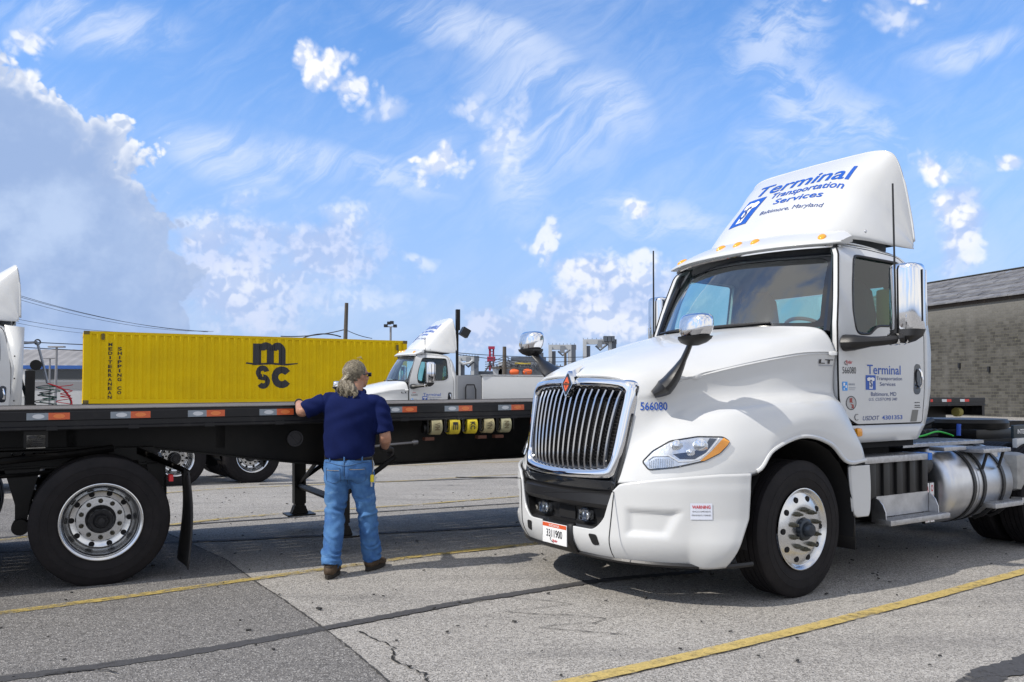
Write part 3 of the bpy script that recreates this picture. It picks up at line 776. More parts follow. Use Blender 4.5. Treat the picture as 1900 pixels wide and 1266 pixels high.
# ---- cab side profile
def vside(z):
    if z < 1.25: return 1.045+.035*max(0, (z-1.05)/.2)
    if z < 1.98: return 1.08
    if z < 2.58: return 1.08-.105*((z-1.98)/.6)**1.35
    return .975-.10*((z-2.58)/.13)**1.8
door_o = rounded([(.80, 1.237), (1.71, 1.237), (1.752, 1.50), (1.755, 2.0), (1.68, 2.50), (1.63, 2.655), (1.25, 2.695), (.85, 2.70), (.765, 2.66), (.66, 2.34), (.568, 2.02), (.568, 1.62), (.575, 1.42), (.66, 1.30)], [.04, .03, .1, .1, .06, .08, .1, .05, .06, .1, .05, .05, .05, .1], 4)
win_o = rounded([(.80, 1.995), (.845, 1.958), (.99, 1.962), (1.035, 1.995), (1.11, 2.035), (1.50, 2.045), (1.60, 2.10), (1.60, 2.30), (1.585, 2.60), (.97, 2.615), (.93, 2.58), (.84, 2.35), (.79, 2.15)], .05, 3)
def fr_top(a): return 0
for s in (1, -1):
    f = (lambda s: lambda a, b: P3(a, s*(vside(b)+.006), b))(s)
    fw = (lambda s: lambda a, b: P3(a, s*(vside(b)-.012), b))(s)
    d = plate(door_o, [win_o], .07, f, .05, 'door', white, TR, nrm=(0, -s, 0))
    g = plate(win_o, (), .12, fw, 0, 'door_window', tint, d)
    fs = (lambda s: lambda a, b: P3(a, s*(vside(b)+.0085), b))(s)
    # window rubber
    r_ = MB(); pr = [fs(a, b) for a, b in win_o]; r_.tube([Vector(p)+Vector((0, s*.008, 0)) for p in pr+[pr[0], pr[1]]], .012, 6, cap=False); r_.build('window_seal', black_pl, d)
    # handle pocket and chrome handle
    hp = rounded([(1.585, 1.475), (1.690, 1.475), (1.700, 1.73), (1.605, 1.735)], .05, 5)
    plate(hp, (), .05, (lambda s: lambda a, b: P3(a, s*(vside(b)+.0085), b))(s), 0, 'handle_pocket', black_gl, d)
    hm = MB(); hm.tube([P3(1.655, s*1.098, 1.69), P3(1.660, s*1.115, 1.66), P3(1.670, s*1.118, 1.60), P3(1.672, s*1.115, 1.56), P3(1.665, s*1.10, 1.53)], [.010, .013, .013, .013, .02], 8, chrome, flat=.8); hm.build('door_handle', chrome, d)
# ---- rear pillar, sill, A pillar and roof of the cab
outl = [(1.68, 1.105), (1.765, 1.22), (1.845, 1.50), (1.862, 1.83), (1.815, 2.25), (1.755, 2.50), (1.69, 2.61), (1.62, 2.675), (1.45, 2.715), (1.15, 2.735), (.90, 2.735), (.80, 2.72)]
ol = [tuple(p[:2]) for p in catmull([(a, b, 0) for a, b in outl], 4)]
shell = MB(); S = []
for (u, z) in ol:
    vs = vside(min(z, 2.70)) if z < 2.70 else .87
    cr_ = .05*max(0, min(1, (z-2.5)/.2))
    S.append([P3(u, vs*k, z+cr_*(1-abs(k)**2)) for k in np.linspace(-1, 1, 17)])
S = np.array(S)
rw = [(-.62, 2.02), (.62, 2.02), (.60, 2.42), (-.60, 2.42)]
F_ = []
for fidx in grid_faces(*S.shape[:2]):
    q = S.reshape(-1, 3)[list(fidx)].mean(0)
    if q[0] > 1.6 and 1.98 < q[2] < 2.46 and abs(q[1]) < .72: continue
    F_.append(fidx)
shell.add(S.reshape(-1, 3), F_)
# side strips behind the door
for s in (1, -1):
    strip_o = [(1.700, 1.237), (1.748, 1.50), (1.750, 2.0), (1.675, 2.50), (1.625, 2.652), (1.25, 2.692), (.85, 2.695), (.80, 2.72), (.90, 2.735), (1.15, 2.735), (1.45, 2.715), (1.62, 2.675), (1.69, 2.61), (1.755, 2.50), (1.815, 2.25), (1.862, 1.83), (1.845, 1.50), (1.765, 1.22), (1.70, 1.13)]
    ff = (lambda s: lambda a, b: P3(a, s*min(vside(b), 1.08), b))(s)
    plate(strip_o, (), .06, ff, 0, mb=shell)
    sill_o = rounded([(.70, 1.228), (1.708, 1.228), (1.765, 1.22), (1.685, 1.095), (.86, 1.09), (.74, 1.12)], .03)
    plate(sill_o, (), .1, ff, 0, mb=shell)
    shell.tube([P3(.60, s*.985, 1.99), P3(.70, s*.95, 2.25), P3(.83, s*.895, 2.55), P3(.90, s*.86, 2.70)], [.035, .032, .035, .04], 6)
cab = shell.build('cab_shell', white, TR, sharp=40); solid(cab, .012, 0)
MB().box((1.82, 0, 2.21), (.006, 1.42, .46), tint).build('rear_window', tint, TR)
for s in (1, -1):
    MB().tube([P3(.545, s*1.0, 1.97), P3(.64, s*.965, 2.25), P3(.77, s*.915, 2.55), P3(.83, s*.89, 2.70)], .028, 6, flat=1.0).build('pillar_trim', black_gl, TR)
    MB().tube([P3(a, s*(vside(b)+.001), b) for a, b in door_o]+[P3(door_o[0][0], s*vside(door_o[0][1]), door_o[0][1])], .0075, 5, cap=False).build('door_seal', dark, TR)
mb = MB()
mb.box((1.2, 0, 1.14), (1.05, 2.02, .06)); mb.box((1.2, 0, 1.02), (.9, 1.5, .2)); mb.box((.62, 0, 1.4), (.06, 1.95, .6))
for s in (1, -1): mb.box((1.2, s*.93, 1.09), (1.0, .16, .10)); mb.box((1.25, -s*.85, 1.04), (.5, .12, .14))
mb.build('cab_floor', dark, TR)
# cab lining
mb = MB(); Sl = S.copy(); Sl[:, :, 0] -= .03; Sl[:, :, 1] *= .96; Sl[:, :, 2] -= .02
mb.add(Sl.reshape(-1, 3), F_)
for s in (1, -1):
    plate(strip_o, (), .1, (lambda s: lambda a, b: P3(a, s*(vside(b)-.07), b))(s), 0, mb=mb)
    plate(door_o, [win_o], .1, (lambda s: lambda a, b: P3(a, s*(vside(b)-.06), b))(s), 0, mb=mb)
mb.build('cab_lining', trim_m, TR)
# ---- windscreen
def ws(a, b):          # a in [-1,1] across, b in [0,1] up
    k = abs(a)
    base = Vector((.245+.33*k**2.2, 0, 2.03-.02*k**2)); top = Vector((.66+.22*k**2.0, 0, 2.715-.03*k**2))
    v = .985*(1-b)+.875*b
    p = base.lerp(top, b); bow = .03*math.sin(math.pi*b)
    return P3(p.x-bow, v*a, p.z)
plate(rounded([(-1, 0), (1, 0), (1, 1), (-1, 1)], .1, 4), (), .1, lambda a, b: ws(a, b), 0, 'windscreen', tint_w, TR)
fr_o = rounded([(-1, -.01), (1, -.01), (1, 1), (-1, 1)], .06, 3); fr_i = rounded([(-.955, .045), (.955, .045), (.955, .86), (-.955, .86)], .09, 5)
plate(fr_o, [fr_i], .1, lambda a, b: (Vector(ws(a, b))+Vector((-.004, 0, .002)))[:], 0, 'windscreen_border', black_gl, TR)
# dark shade band at the top of the glass
plate(rounded([(-.94, .80), (.94, .80), (.95, 1), (-.95, 1)], .14, 6), (), .1, lambda a, b: (Vector(ws(a, b))+Vector((.02, 0, -.004)))[:], 0, 'shade_band', glass('dark_shade_glass', (.05, .09, .10), .3), TR)
# wipers
mb = MB()
mb.tube([ws(-.15, .015), ws(-.35, .03), ws(-.62, .035)], .010, 5); mb.tube([(Vector(ws(a, .035))+Vector((-.02, 0, .004))) for a in (-.72, -.5, -.3)], .012, 5)
mb.build('wiper', black_pl, TR)
MB().tube([(Vector(ws(a, .025+.01*i))+Vector((-.02, 0, .004))) for i, a in enumerate((.10, .35, .62))], .012, 5).build('wiper', black_pl, TR)
# ---- interior
mb = MB(); dg = []
for v in np.linspace(-.95, .95, 15):
    k = abs(v)/.95; u0 = .33+.26*k**2
    dg.append([P3(u0, v, 2.0-.01*k), P3(u0+.14, v, 2.02), P3(u0+.34, v, 2.0+(.04 if .15 < v < .8 else 0)), P3(u0+.42, v, 1.93), P3(u0+.36, v, 1.6), P3(u0+.3, v, 1.2)])
grid_add(mb, np.array(dg)); mb.build('dashboard', dash_m, TR)
for v in (.52, -.52):
    sb = MB(); cg_ = []
    for t in np.linspace(0, 1, 9):
        w = .255*(1-.35*max(0, t-.62)/.38) if t > .62 else .255
        z = 1.62+.88*t; u = 1.42+.12*t
        w *= 1-.5*max(0, (t-.9)/.1)
        cg_.append([P3(u+.06, v-w, z), P3(u-.04, v-w*.95, z), P3(u-.07, v-w*.4, z), P3(u-.07, v+w*.4, z), P3(u-.04, v+w*.95, z), P3(u+.06, v+w, z), P3(u+.10, v+w*.5, z), P3(u+.10, v-w*.5, z), P3(u+.06, v-w, z)])
    grid_add(sb, np.array(cg_)); sb.add([c for c in cg_[-1][:-1]], [tuple(range(8))])
    sb.box(P3(1.22, v, 1.62), (.5, .5, .16), None, None, .05); sb.box(P3(1.25, v, 1.38), (.3, .3, .36))
    sb.build('seat', seat_m, TR)
st = MB(); cst = Vector(P3(.98, .52, 2.0)); ax = Vector((.55, 0, .83)).normalized(); a1 = Vector((0, 1, 0)); a2 = ax.cross(a1)
st.tube([cst+a1*.22*math.cos(t)+a2*.22*math.sin(t) for t in np.linspace(0, 2*math.pi, 33)], .016, 8, cap=False)
st.tube([cst-a1*.2, cst-ax*.03, cst+a1*.2], .016, 6); st.tube([cst, cst-ax*.45+Vector((-.1, 0, 0))], .03, 8); st.lathe([(-.02, .0), (-.02, .06), (.02, .05), (.02, 0)], 16, cst-ax*.02, 'z')
st.build('steering_wheel', mat('steering_wheel', (.03, .035, .05), .5), TR)
pa = MB(); pa.box(ws(-.45, .055), (.10, .22, .012), None, Matrix.Rotation(.3, 3, 'Z') @ Matrix.Rotation(-.5, 3, 'Y'))
pao = pa.build('dashboard_papers', white_ink, TR)
for v in pao.data.vertices: v.co.x += .12
MB().box(P3(1.72, .80, 2.10), (.10, .22, .62), None, None, .03).build('safety_vest', mat('hi_vis_vest', (.35, .55, .05), .8), TR)
# ---- sun visor over the windscreen
vg = []
for a in np.linspace(-1, 1, 41):
    k = abs(a); v = .985*a
    fu = .535+.255*k**2.3; fz = 2.715-.012*k**3
    ru = .81+.25*k**2.2-(.08*max(0, (k-.85)/.15)); rz = 2.875-.055*k**3
    ew = max(0, (k-.90)/.10)**2; rz -= .05*ew; ru -= .05*ew; fz += .008*ew; v *= 1-.012*ew
    vg.append([P3(ru+.05, v*.97, rz-.035), P3(ru, v, rz), P3(fu+.55*(ru-fu), v, fz+.70*(rz-fz)), P3(fu+.13*(ru-fu), v, fz+.30*(rz-fz)), P3(fu-.004, v, fz+.012), P3(fu+.004, v*.995, fz-.006), P3(fu+.10, v*.98, fz-.004), P3(.76+.12*k**2, v*.95, 2.70)])
vg = np.array(vg); VS = surf(vg[::2], 3, 3)
mb = MB(); grid_add(mb, VS)
for e in (0, -1): mb.add(VS[e].tolist(), [tuple(range(len(VS[e])))])
vis = mb.build('sun_visor', white, TR, sharp=50)
VB = BVHTree.FromPolygons([Vector(p) for p in VS.reshape(-1, 3)], grid_faces(*VS.shape[:2]))
MB().tube([P3(.565+.255*(abs(a))**2.3+.03, .95*a, 2.700-.012*abs(a)**3) for a in np.linspace(-.98, .98, 25)], .012, 6).build('visor_lip', chrome, vis)
for v in (-.80, -.197, 0, .197, .80):
    u0 = .665 if abs(v) < .5 else .775
    h = VB.ray_cast(Vector(P3(u0, v, 3.4)), Vector((0, 0, -1)))
    c = h[0]; n = h[1] if h[1].z > 0 else -h[1]
    q = n.to_track_quat('Z', 'Y').to_matrix()
    L_ = MB(); pr = [(-.004, .0), (-.004, .058), (.006, .054), (.016, .040), (.022, .016), (.022, 0)]
    L_.lathe(pr, 20, (0, 0, 0), 'z', amber_d); L_.v = [tuple(c+q @ Vector((x*(.62), y*1.0, z))) if True else 0 for x, y, z in L_.v]
    L_.build('marker_light', amber_d, vis)
# ---- roof fairing
Bc = [(.82, 0, 2.865), (.87, .36, 2.87), (.95, .58, 2.87), (1.08, .74, 2.865), (1.25, .84, 2.84), (1.45, .91, 2.80), (1.65, .945, 2.77), (1.84, .955, 2.755)]
Rc = [(1.80, 0, 3.705), (1.80, .40, 3.70), (1.80, .62, 3.69), (1.82, .755, 3.655), (1.84, .82, 3.56), (1.86, .87, 3.35), (1.872, .915, 3.05), (1.875, .94, 2.82)]
Mc = [(1.27, 0, 3.32), (1.29, .37, 3.32), (1.36, .585, 3.32), (1.49, .735, 3.29), (1.60, .82, 3.18), (1.69, .875, 3.03), (1.78, .92, 2.9), (1.855, .949, 2.785)]
Sk = [(p[0]+.02, p[1]*.99, p[2]-.11*(1-i/7.)) for i, p in enumerate(Bc)]
FG = np.array([[P3(*p) for p in Sk], [P3(*p) for p in Bc], [P3(*[(a+b)/2+d for a, b, d in zip(p, q, (-.008, .003, .01))]) for p, q in zip(Bc, Mc)], [P3(*p) for p in Mc], [P3(*[(a+b)/2+d for a, b, d in zip(p, q, (-.014, .002, .012))]) for p, q in zip(Rc, Mc)],
               [P3(*[a*.06+b*.94 for a, b in zip(Mc[i], Rc[i])][:2], (Mc[i][2]*.05+Rc[i][2]*.95)+.010) for i in range(8)], [P3(*p) for p in Rc], [P3(p[0]+.015, p[1]*.985, p[2]-.03*min(1, max(0, (p[2]-2.8)))) for p in Rc]])
FS = half_to_full(surf(FG, 6, 6)); mb = MB(); grid_add(mb, FS)
fair = mb.build('roof_fairing', white, TR, sharp=55); solid(fair, .012, -1)
FB = BVHTree.FromPolygons([Vector(p) for p in FS.reshape(-1, 3)], grid_faces(*FS.shape[:2]))
mb = MB(); bk = [P3(1.83, p[1]*.97, p[2]-.02) for p in Rc]; n = len(bk)
mb.add(bk+[(p[0], -p[1], p[2]) for p in bk[::-1]], [tuple(range(2*n))]); mb.box((1.35, 0, 2.79), (.8, 1.5, .08)); mb.build('fairing_rear_panel', mat('fairing_inner', (.10, .11, .12), .8), TR)
for s in (1, -1):
    MB().lathe([(0, .0), (0, .013), (.006, .016), (.008, 0)], 12, (0, 0, 0), 'y').build('fairing_bolt', alu_br, TR).location = P3(1.165, s*.945, 2.84)
def on_fair(o, d, off=.004):
    h = FB.ray_cast(Vector(o), Vector(d)); 
    if h[0] is None: return Vector(o)+Vector(d)*1.3
    return h[0]-Vector(d).normalized()*off
# lettering on the sloping front of the fairing: a across (driver side positive), b up the slope
fd = Vector((.62, 0, -.78))*-1
def ff2(a, b):
    c0 = Vector((.80+.93*b, -a, 2.87+.84*b)); return on_fair(c0+Vector((-.66, 0, .75))*.6, Vector((.66, 0, -.75)), .004)
SC = 1.0
def ft(txt, a0, b0, w, h, m=blue_ink, **k):
    V = []
    return text_on(txt, m, lambda x, y: ff2(x, y), a0, b0, w, h/1.25, sub=.03, name='fairing_lettering', parent=fair, **k)
for o in list(TR.children_recursive):
    if o.type == 'MESH' and o.name.split('.')[0] in ('door', 'door_window', 'window_seal', 'handle_pocket', 'door_handle', 'cab_shell', 'cab_lining', 'windscreen', 'windscreen_border', 'shade_band', 'pillar_trim', 'door_seal', 'rear_window', 'dashboard', 'cab_floor'):
        for v_ in o.data.vertices:
            if v_.co.y > 0: v_.co.y *= .925
# ---- hood mirrors
def rbox_shell(c, d, m, mb, e=.35, n=14, rot=None, top_round=True):
    """rounded upright housing (superellipse rings)"""
    rings = []
    for t in np.linspace(0, 1, n):
        s_ = math.sin(math.pi*min(1, max(0, t)))**e if 0 < t < 1 else 0
        z = -d[2]/2+d[2]*t; s_ = min(1, s_*1.02)
        ring_ = []
        for k in range(20):
            a = 2*math.pi*k/20; ca, sa = math.cos(a), math.sin(a)
            ring_.append(Vector((math.copysign(abs(ca)**.7, ca)*d[0]/2*s_, math.copysign(abs(sa)**.7, sa)*d[1]/2*s_, z)))
        rings.append(ring_)
    A = [v for r_ in rings for v in r_]
    if rot is not None: A = [rot @ v for v in A]
    A = [v+Vector(c) for v in A]
    mb.add(A, grid_faces(len(rings), 20, 0, False, True), m)
for s in (1, -1):
    base = on_hood(P3(-.86, s*1.4, 1.56), P3(0, -s, 0), 0); b0 = Vector(P3(-.90, s*.76, 1.56))
    arm = MB()
    ps = [P3(-1.01, s*.69, 1.475), P3(-.95, s*.74, 1.525), P3(-.905, s*.79, 1.605), P3(-.895, s*.875, 1.72), P3(-.90, s*.95, 1.83), P3(-.905, s*.985, 1.875)]
    if s < 0: ps[:4] = [P3(-.84, -.58, 1.60), P3(-.84, -.66, 1.63), P3(-.86, -.74, 1.67), P3(-.885, -.86, 1.76)]
    arm.tube(catmull(ps, 4), list(np.interp(np.linspace(0, 5, 21), range(6), [.07, .150, .120, .055, .045, .054])), 14, flat=.42)
    arm.build('hood_mirror_arm', black_pl, TR)
    mh = MB(); rings = []
    for t, sc in ((0, .80), (.25, .96), (.45, 1.0), (.7, .98), (.85, .92), (.95, .78), (1.0, .55), (1.0, 0)):
        z = 1.87+.165*t
        rings.append([P3(-.905+.085*sc*math.copysign(abs(math.cos(a))**.75, math.cos(a))+.02*t, s*(1.0+.128*sc*math.copysign(abs(math.sin(a))**.75, math.sin(a))), z+ .03*t*math.sin(a)*0) for a in np.linspace(0, 2*math.pi, 25)])
    A = np.array(rings); mh.add(A.reshape(-1, 3), grid_faces(*A.shape[:2]), chrome); o_ = mh.build('hood_mirror', chrome, TR, sharp=60)
    cu = MB(); rings = []
    for t, sc in ((0, .35), (.3, .75), (.7, .98), (1.0, 1.02)):
        z = 1.815+.062*t; rings.append([P3(-.905+.085*sc*math.copysign(abs(math.cos(a))**.75, math.cos(a)), s*(1.0-.02*(1-t)+.128*sc*math.copysign(abs(math.sin(a))**.75, math.sin(a))), z) for a in np.linspace(0, 2*math.pi, 25)])
    A = np.array(rings); cu.add(A.reshape(-1, 3), grid_faces(*A.shape[:2])); cu.build('mirror_cup', black_pl, o_)
    # big door mirrors
    am = MB(); ps = [P3(.66, s*1.08, 1.88), P3(.68, s*1.15, 1.88), P3(.76, s*1.24, 1.885), P3(.86, s*1.32, 1.895), P3(.95, s*1.38, 1.915)]
    am.tube(catmull(ps, 4), list(np.interp(np.linspace(0, 4, 17), range(5), [.085, .078, .05, .044, .05])), 12, flat=.8)
    cupr = []
    for t, sc in ((0, .2), (.15, .55), (.5, .9), (1, 1.0)):
        cupr.append([P3(1.03+.105*sc*math.copysign(abs(math.cos(a))**.6, math.cos(a))-.03*(1-t), s*(1.38+.118*sc*math.copysign(abs(math.sin(a))**.6, math.sin(a))), 1.875+.105*t) for a in np.linspace(0, 2*math.pi, 25)])
    A = np.array(cupr); am.add(A.reshape(-1, 3), grid_faces(*A.shape[:2])); dm = am.build('door_mirror_arm', black_pl, TR)
    mh = MB(); rings = []
    for t, sc in ((0, .97), (.03, 1.0), (.5, 1.0), (.90, 1.0), (.955, .96), (.985, .86), (1.0, .6), (1.0, 0)):
        z = 1.978+.520*t
        rings.append([P3(1.03+.105*sc*math.copysign(abs(math.cos(a))**.6, math.cos(a)), s*(1.38+.118*sc*math.copysign(abs(math.sin(a))**.6, math.sin(a))), z) for a in np.linspace(0, 2*math.pi, 33)])
    A = np.array(rings); mh.add(A.reshape(-1, 3), grid_faces(*A.shape[:2]), chrome); hh = mh.build('door_mirror', chrome, TR, sharp=60)
    MB().tube([P3(1.035, s*1.50, 2.04), P3(1.035, s*1.502, 2.44)], .006, 4).build('mirror_seam', black_pl, hh)
    MB().box(P3(1.142, s*1.38, 2.23), (.01, .19, .44), chrome, None, .004).build('mirror_glass', chrome, hh)
    cl = MB(); cl.lathe([(-.018, .052), (.018, .052)], 16, P3(.895, s*1.345, 1.905), 'x', chrome); cl.lathe([(-.01, .052), (.01, .052)], 16, P3(.955, s*1.38, 1.91), 'x', chrome); cl.build('mirror_clamp', chrome, dm)
    an = MB(); an.tube([P3(.91, s*1.355, 1.92), P3(.91, s*1.356, 2.10), P3(.905, s*1.35, 3.12 if s > 0 else 2.98)], [.012, .009, .008], 6); an.build('antenna', black_pl, TR)
# ---- chassis
mb = MB()
for s in (1, -1): mb.box(P3(2.6, s*.42, .86), (6.4, .09, .27))
for u in (-.9, .3, 1.9, 2.9, 3.75, 4.4, 5.05, 5.75): mb.box((u, 0, .85), (.1, .8, .2))
mb.build('frame_rail', black_pt, TR)
mb = MB(); mb.box((-.1, 0, .95), (1.5, .8, .6)); mb.box((1.25, 0, .80), (1.1, .8, .5)); mb.lathe([(-1.05, .06), (1.05, .06)], 12, (0, 0, .49), 'y')
for u in (3.75, 5.05): mb.lathe([(-1.0, .09), (-.2, .1), (-.12, .24), (.12, .24), (.2, .1), (1.0, .09)], 16, (u, 0, .50), 'y')
mb.tube([(1.9, .1, .6), (3.6, .1, .55)], .05, 8)
mb.build('drivetrain', black_pt, TR)
# battery box with ribs, steps
bx = MB(); bx.box(P3(1.36, .86, .795), (.86, .42, .335), None, None, .02)
for k in range(5): bx.box(P3(.99+.185*k, 1.075, .80), (.085, .04, .30), None, None, .012)
bx.build('battery_box', black_pl, TR)
def step(c, d, nm='step'):
    m_ = MB(); m_.box(c, d, steel, None, .004)
    for k in range(int(d[0]/.035)): 
        m_.box((c[0]-d[0]/2+.02+.035*k, c[1], c[2]+d[2]/2), (.012, d[1]*.85, .006), steel)
    return m_.build(nm, steel, TR)
step(P3(1.22, 1.05, .955), (.90, .24, .05)); step(P3(1.455, 1.15, .452), (.86, .14, .042))
MB().box(P3(1.675, 1.11, .955), (.055, .13, .058), mat('blue_tape', (.02, .16, .6), .5), None, .003).build('step_tape', MAT['blue_tape'], TR)
# lower step hanger: upright riser with curved ends
rz = MB(); rz.box(P3(1.42, 1.075, .565), (.74, .012, .17)); rz.build('step_riser', alu_br, TR)
for u in (1.045, 1.80):
    pr = [(0, .0), (.0, .20), (.02, .20), (.06, .19), (.10, .15), (.125, .09), (.13, .0)]
    e = MB(); e.prism([(-(1.04+a), .44+b) for a, b in pr], u-.005, u+.005, 'x'); e.build('step_end_plate', alu_br, TR)
# fuel tank with straps
for s in (1, -1):
    tk = MB(); cu, cv, cz, rr = 0, .80, .652, .345
    pr = [(2.065, 0), (2.068, .15), (2.078, .25), (2.10, .31), (2.13, .336), (2.165, rr), (3.10, rr), (3.135, .325), (3.15, .29), (3.152, 0)]
    tk.lathe(pr, 64, P3(0, s*cv, cz), 'x'); to = tk.build('fuel_tank', alu_t, TR, sharp=50)
    for u in (2.43, 2.60, 2.935):
        MB().lathe([(-.022, rr+.002), (-.022, rr+.009), (.022, rr+.009), (.022, rr+.002)], 56, P3(u, s*cv, cz), 'x').build('tank_strap', black_pl, to)
    MB().lathe([(2.50, rr+.001), (2.50, rr+.004), (2.512, rr+.004), (2.512, rr+.001)], 56, P3(0, s*cv, cz), 'x').build('tank_band', alu_br, to)
    MB().lathe([(0, .0), (0, .075), (.05, .075), (.06, .06), (.06, 0)], 20, P3(3.0, s*.98, .89), 'z').build('tank_cap', alu_br, to)
    # tank steps
    t1 = MB(); t1.box(P3(2.70, s*1.09, .970), (.48, .24, .035), steel, None, .004); t1.box(P3(2.22, s*1.02, .995), (.36, .14, .035), steel, None, .004)
    for k in range(9): t1.box(P3(2.50+.05*k, s*1.09, .99), (.015, .2, .006), steel)
    for u in (2.58, 2.86): t1.tube([P3(u, s*1.18, .955), P3(u+.005, s*1.13, .80)], .014, 6, black_pl)
    for u in (2.55, 2.83): t1.tube([P3(u, s*1.0, .96), P3(u, s*.98, .90)], .014, 6, black_pl)
    t1.build('tank_step', steel, TR)
    t2 = MB(); t2.box(P3(2.88, s*1.145, .470), (.50, .15, .042), steel, None, .004)
    for k in range(12): t2.box(P3(2.66+.04*k, s*1.145, .494), (.014, .12, .006), steel)
    for u in (2.66, 2.93): t2.tube([P3(u, s*1.16, .455), P3(u, s*1.08, .38), P3(u+.01, s*1.0, .345)], .02, 6, black_pl)
    t2.box(P3(3.30, s*1.13, .48), (.22, .1, .05), alu_br)
    t2.build('tank_step', steel, TR)
# exhaust aftertreatment box in silver fabric behind the tank, deck plates
mb = MB(); mb.box(P3(3.30, .98, .74), (.26, .36, .36), None, None, .08); mb.build('heat_wrapped_canister', mat('heat_wrap', (.38, .38, .37), .6, .3, bump=.6, bscale=25, var=.3, vscale=8), TR)
mb = MB(); mb.box((2.45, -.62, 1.02), (1.35, .50, .03)); mb.box((2.3, .05, 1.03), (1.1, .7, .025)); 
for k in range(12): mb.box((1.95+.1*k, -.62, 1.037), (.02, .42, .006))
mb.build('deck_plate', steel, TR)
# air tank and the two column sticker between the battery box and the fuel tank
mb = MB(); mb.box(P3(1.86, .80, .70), (.12, .30, .48), None, None, .02); mb.lathe([(1.80, .0), (1.80, .10), (1.98, .10), (1.98, 0)], 16, P3(0, .92, .86), 'x'); mb.lathe([(1.80, .0), (1.80, .12), (2.0, .12), (2.0, 0)], 16, P3(0, .85, .60), 'x'); mb.build('air_tank', black_pl, TR)
for u0, u1, letters in ((1.880, 1.945, 'DEF'), (1.958, 2.018, 'ONLY')):
    so = MB().box(P3((u0+u1)/2, 1.002, .53), (u1-u0, .003, .34), white_ink).build('warning_sticker', white_ink, TR)
    n_ = len(letters)
    for i_, ch in enumerate(letters):
        text_on(ch, red_ink, (lambda um, z0: lambda a, b: P3(um+a, 1.0045, z0+b))((u0+u1)/2, .70-.34*(i_+1)/n_+.012), 0, 0, .036, .34/n_-.028, align='c', name='sticker_letter', parent=so, bold=.02)
MB().box(P3(1.95, .985, .53), (.15, .028, .36)).build('sticker_mount', black_pl, TR)
# white flap behind the front wheel
for s in (1, -1):
    fl = []
    for z, u0, u1 in ((.925, .60, .80), (.90, .585, .80), (.75, .60, .81), (.58, .62, .80), (.53, .66, .78)):
        fl.append([P3(u0+.03, s*1.12, z), P3(u0, s*1.17, z), P3(u1-.03, s*1.185, z), P3(u1, s*1.17, z), P3(u1, s*1.06, z)])
    mb = MB(); grid_add(mb, surf(np.array(fl), 4, 4)); solid(mb.build('fender_extension', white, TR, sharp=40), .012, 0)
    mm = MB(); mm.add([P3(.70, s*1.12, .62), P3(.70, s*.62, .62), P3(.735, s*.62, .26), P3(.735, s*1.10, .26)], [(0, 1, 2, 3)]); solid(mm.build('mud_flap', black_pl, TR), .01, 0)
    MB().box(P3(.79, s*1.10, 1.175), (.075, .04, .07), amber, None, .02).build('turn_signal', amber, TR)
    gp = MB(); gp.add([P3(.90, s*1.052, 1.11), P3(.955, s*1.056, 1.19), P3(.99, s*1.058, 1.195), P3(.955, s*1.053, 1.105)], [(0, 1, 2, 3)]); solid(gp.build('grab_recess', black_pl, TR), .006, 0)
# fifth wheel, catwalk clutter, hoses
fw = MB(); fw.lathe([(1.10, .0), (1.10, .46), (1.16, .47), (1.20, .45), (1.20, 0)], 36, (4.35, 0, 0), 'z'); fw.box((4.35, 0, 1.04), (.9, .8, .12), None, None, .03)
fw.prism([(4.5, .16), (5.15, .30), (5.15, .12), (4.5, .0)], 1.10, 1.17, 'z'); fw.prism([(4.5, -.16), (5.15, -.30), (5.15, -.12), (4.5, .0)], 1.10, 1.17, 'z')
fw.build('fifth_wheel', black_pt, TR)
ct = MB(); ct.box((2.1, .0, 1.10), (.3, 1.3, .1)); ct.box((2.95, -.12, 1.08), (.7, .4, .07)); ct.box((3.3, .1, 1.15), (.4, .5, .16), None, None, .04); ct.tube([(1.9, -.3, 1.12), (2.3, -.35, 1.16), (2.8, -.3, 1.12), (3.3, -.25, 1.2)], .035, 8)
ct.build('catwalk_equipment', black_pt, TR)
hs = MB()
pts = [(1.95, -.25+.02*math.sin(i*1.3), 1.13+.012*math.cos(i*1.3)) for i in range(10)]
hs.tube([(2.0+.02*i, -.42+.022*math.cos(i*1.1), 1.10+.022*math.sin(i*1.1)) for i in range(60)], .008, 5); hs.build('suzi_hose', mat('black_hose', (.02, .02, .02), .5), TR)
hs = MB(); hs.tube(catmull([(2.35, -.52, 1.055), (2.7, -.5, 1.07), (2.95, -.5, 1.105), (3.15, -.48, 1.085), (3.35, -.45, 1.05)], 6), .009, 6); hs.build('air_hose', mat('green_hose', (.03, .45, .03), .5), TR)
hs = MB(); hs.tube([(3.45, -.45, 1.05), (3.46, -.45, 1.17)], .022, 8); hs.build('air_hose', mat('blue_hose', (.03, .10, .5), .5), TR)
hs = MB(); hs.tube(catmull([(1.87, -1.0, 1.95), (1.96, -.98, 1.6), (2.03, -.95, 1.38), (1.98, -.9, 1.31), (1.90, -.85, 1.29)], 6), .022, 8); hs.build('grab_tube', mat('dark_tube', (.012, .02, .024), .45), TR)
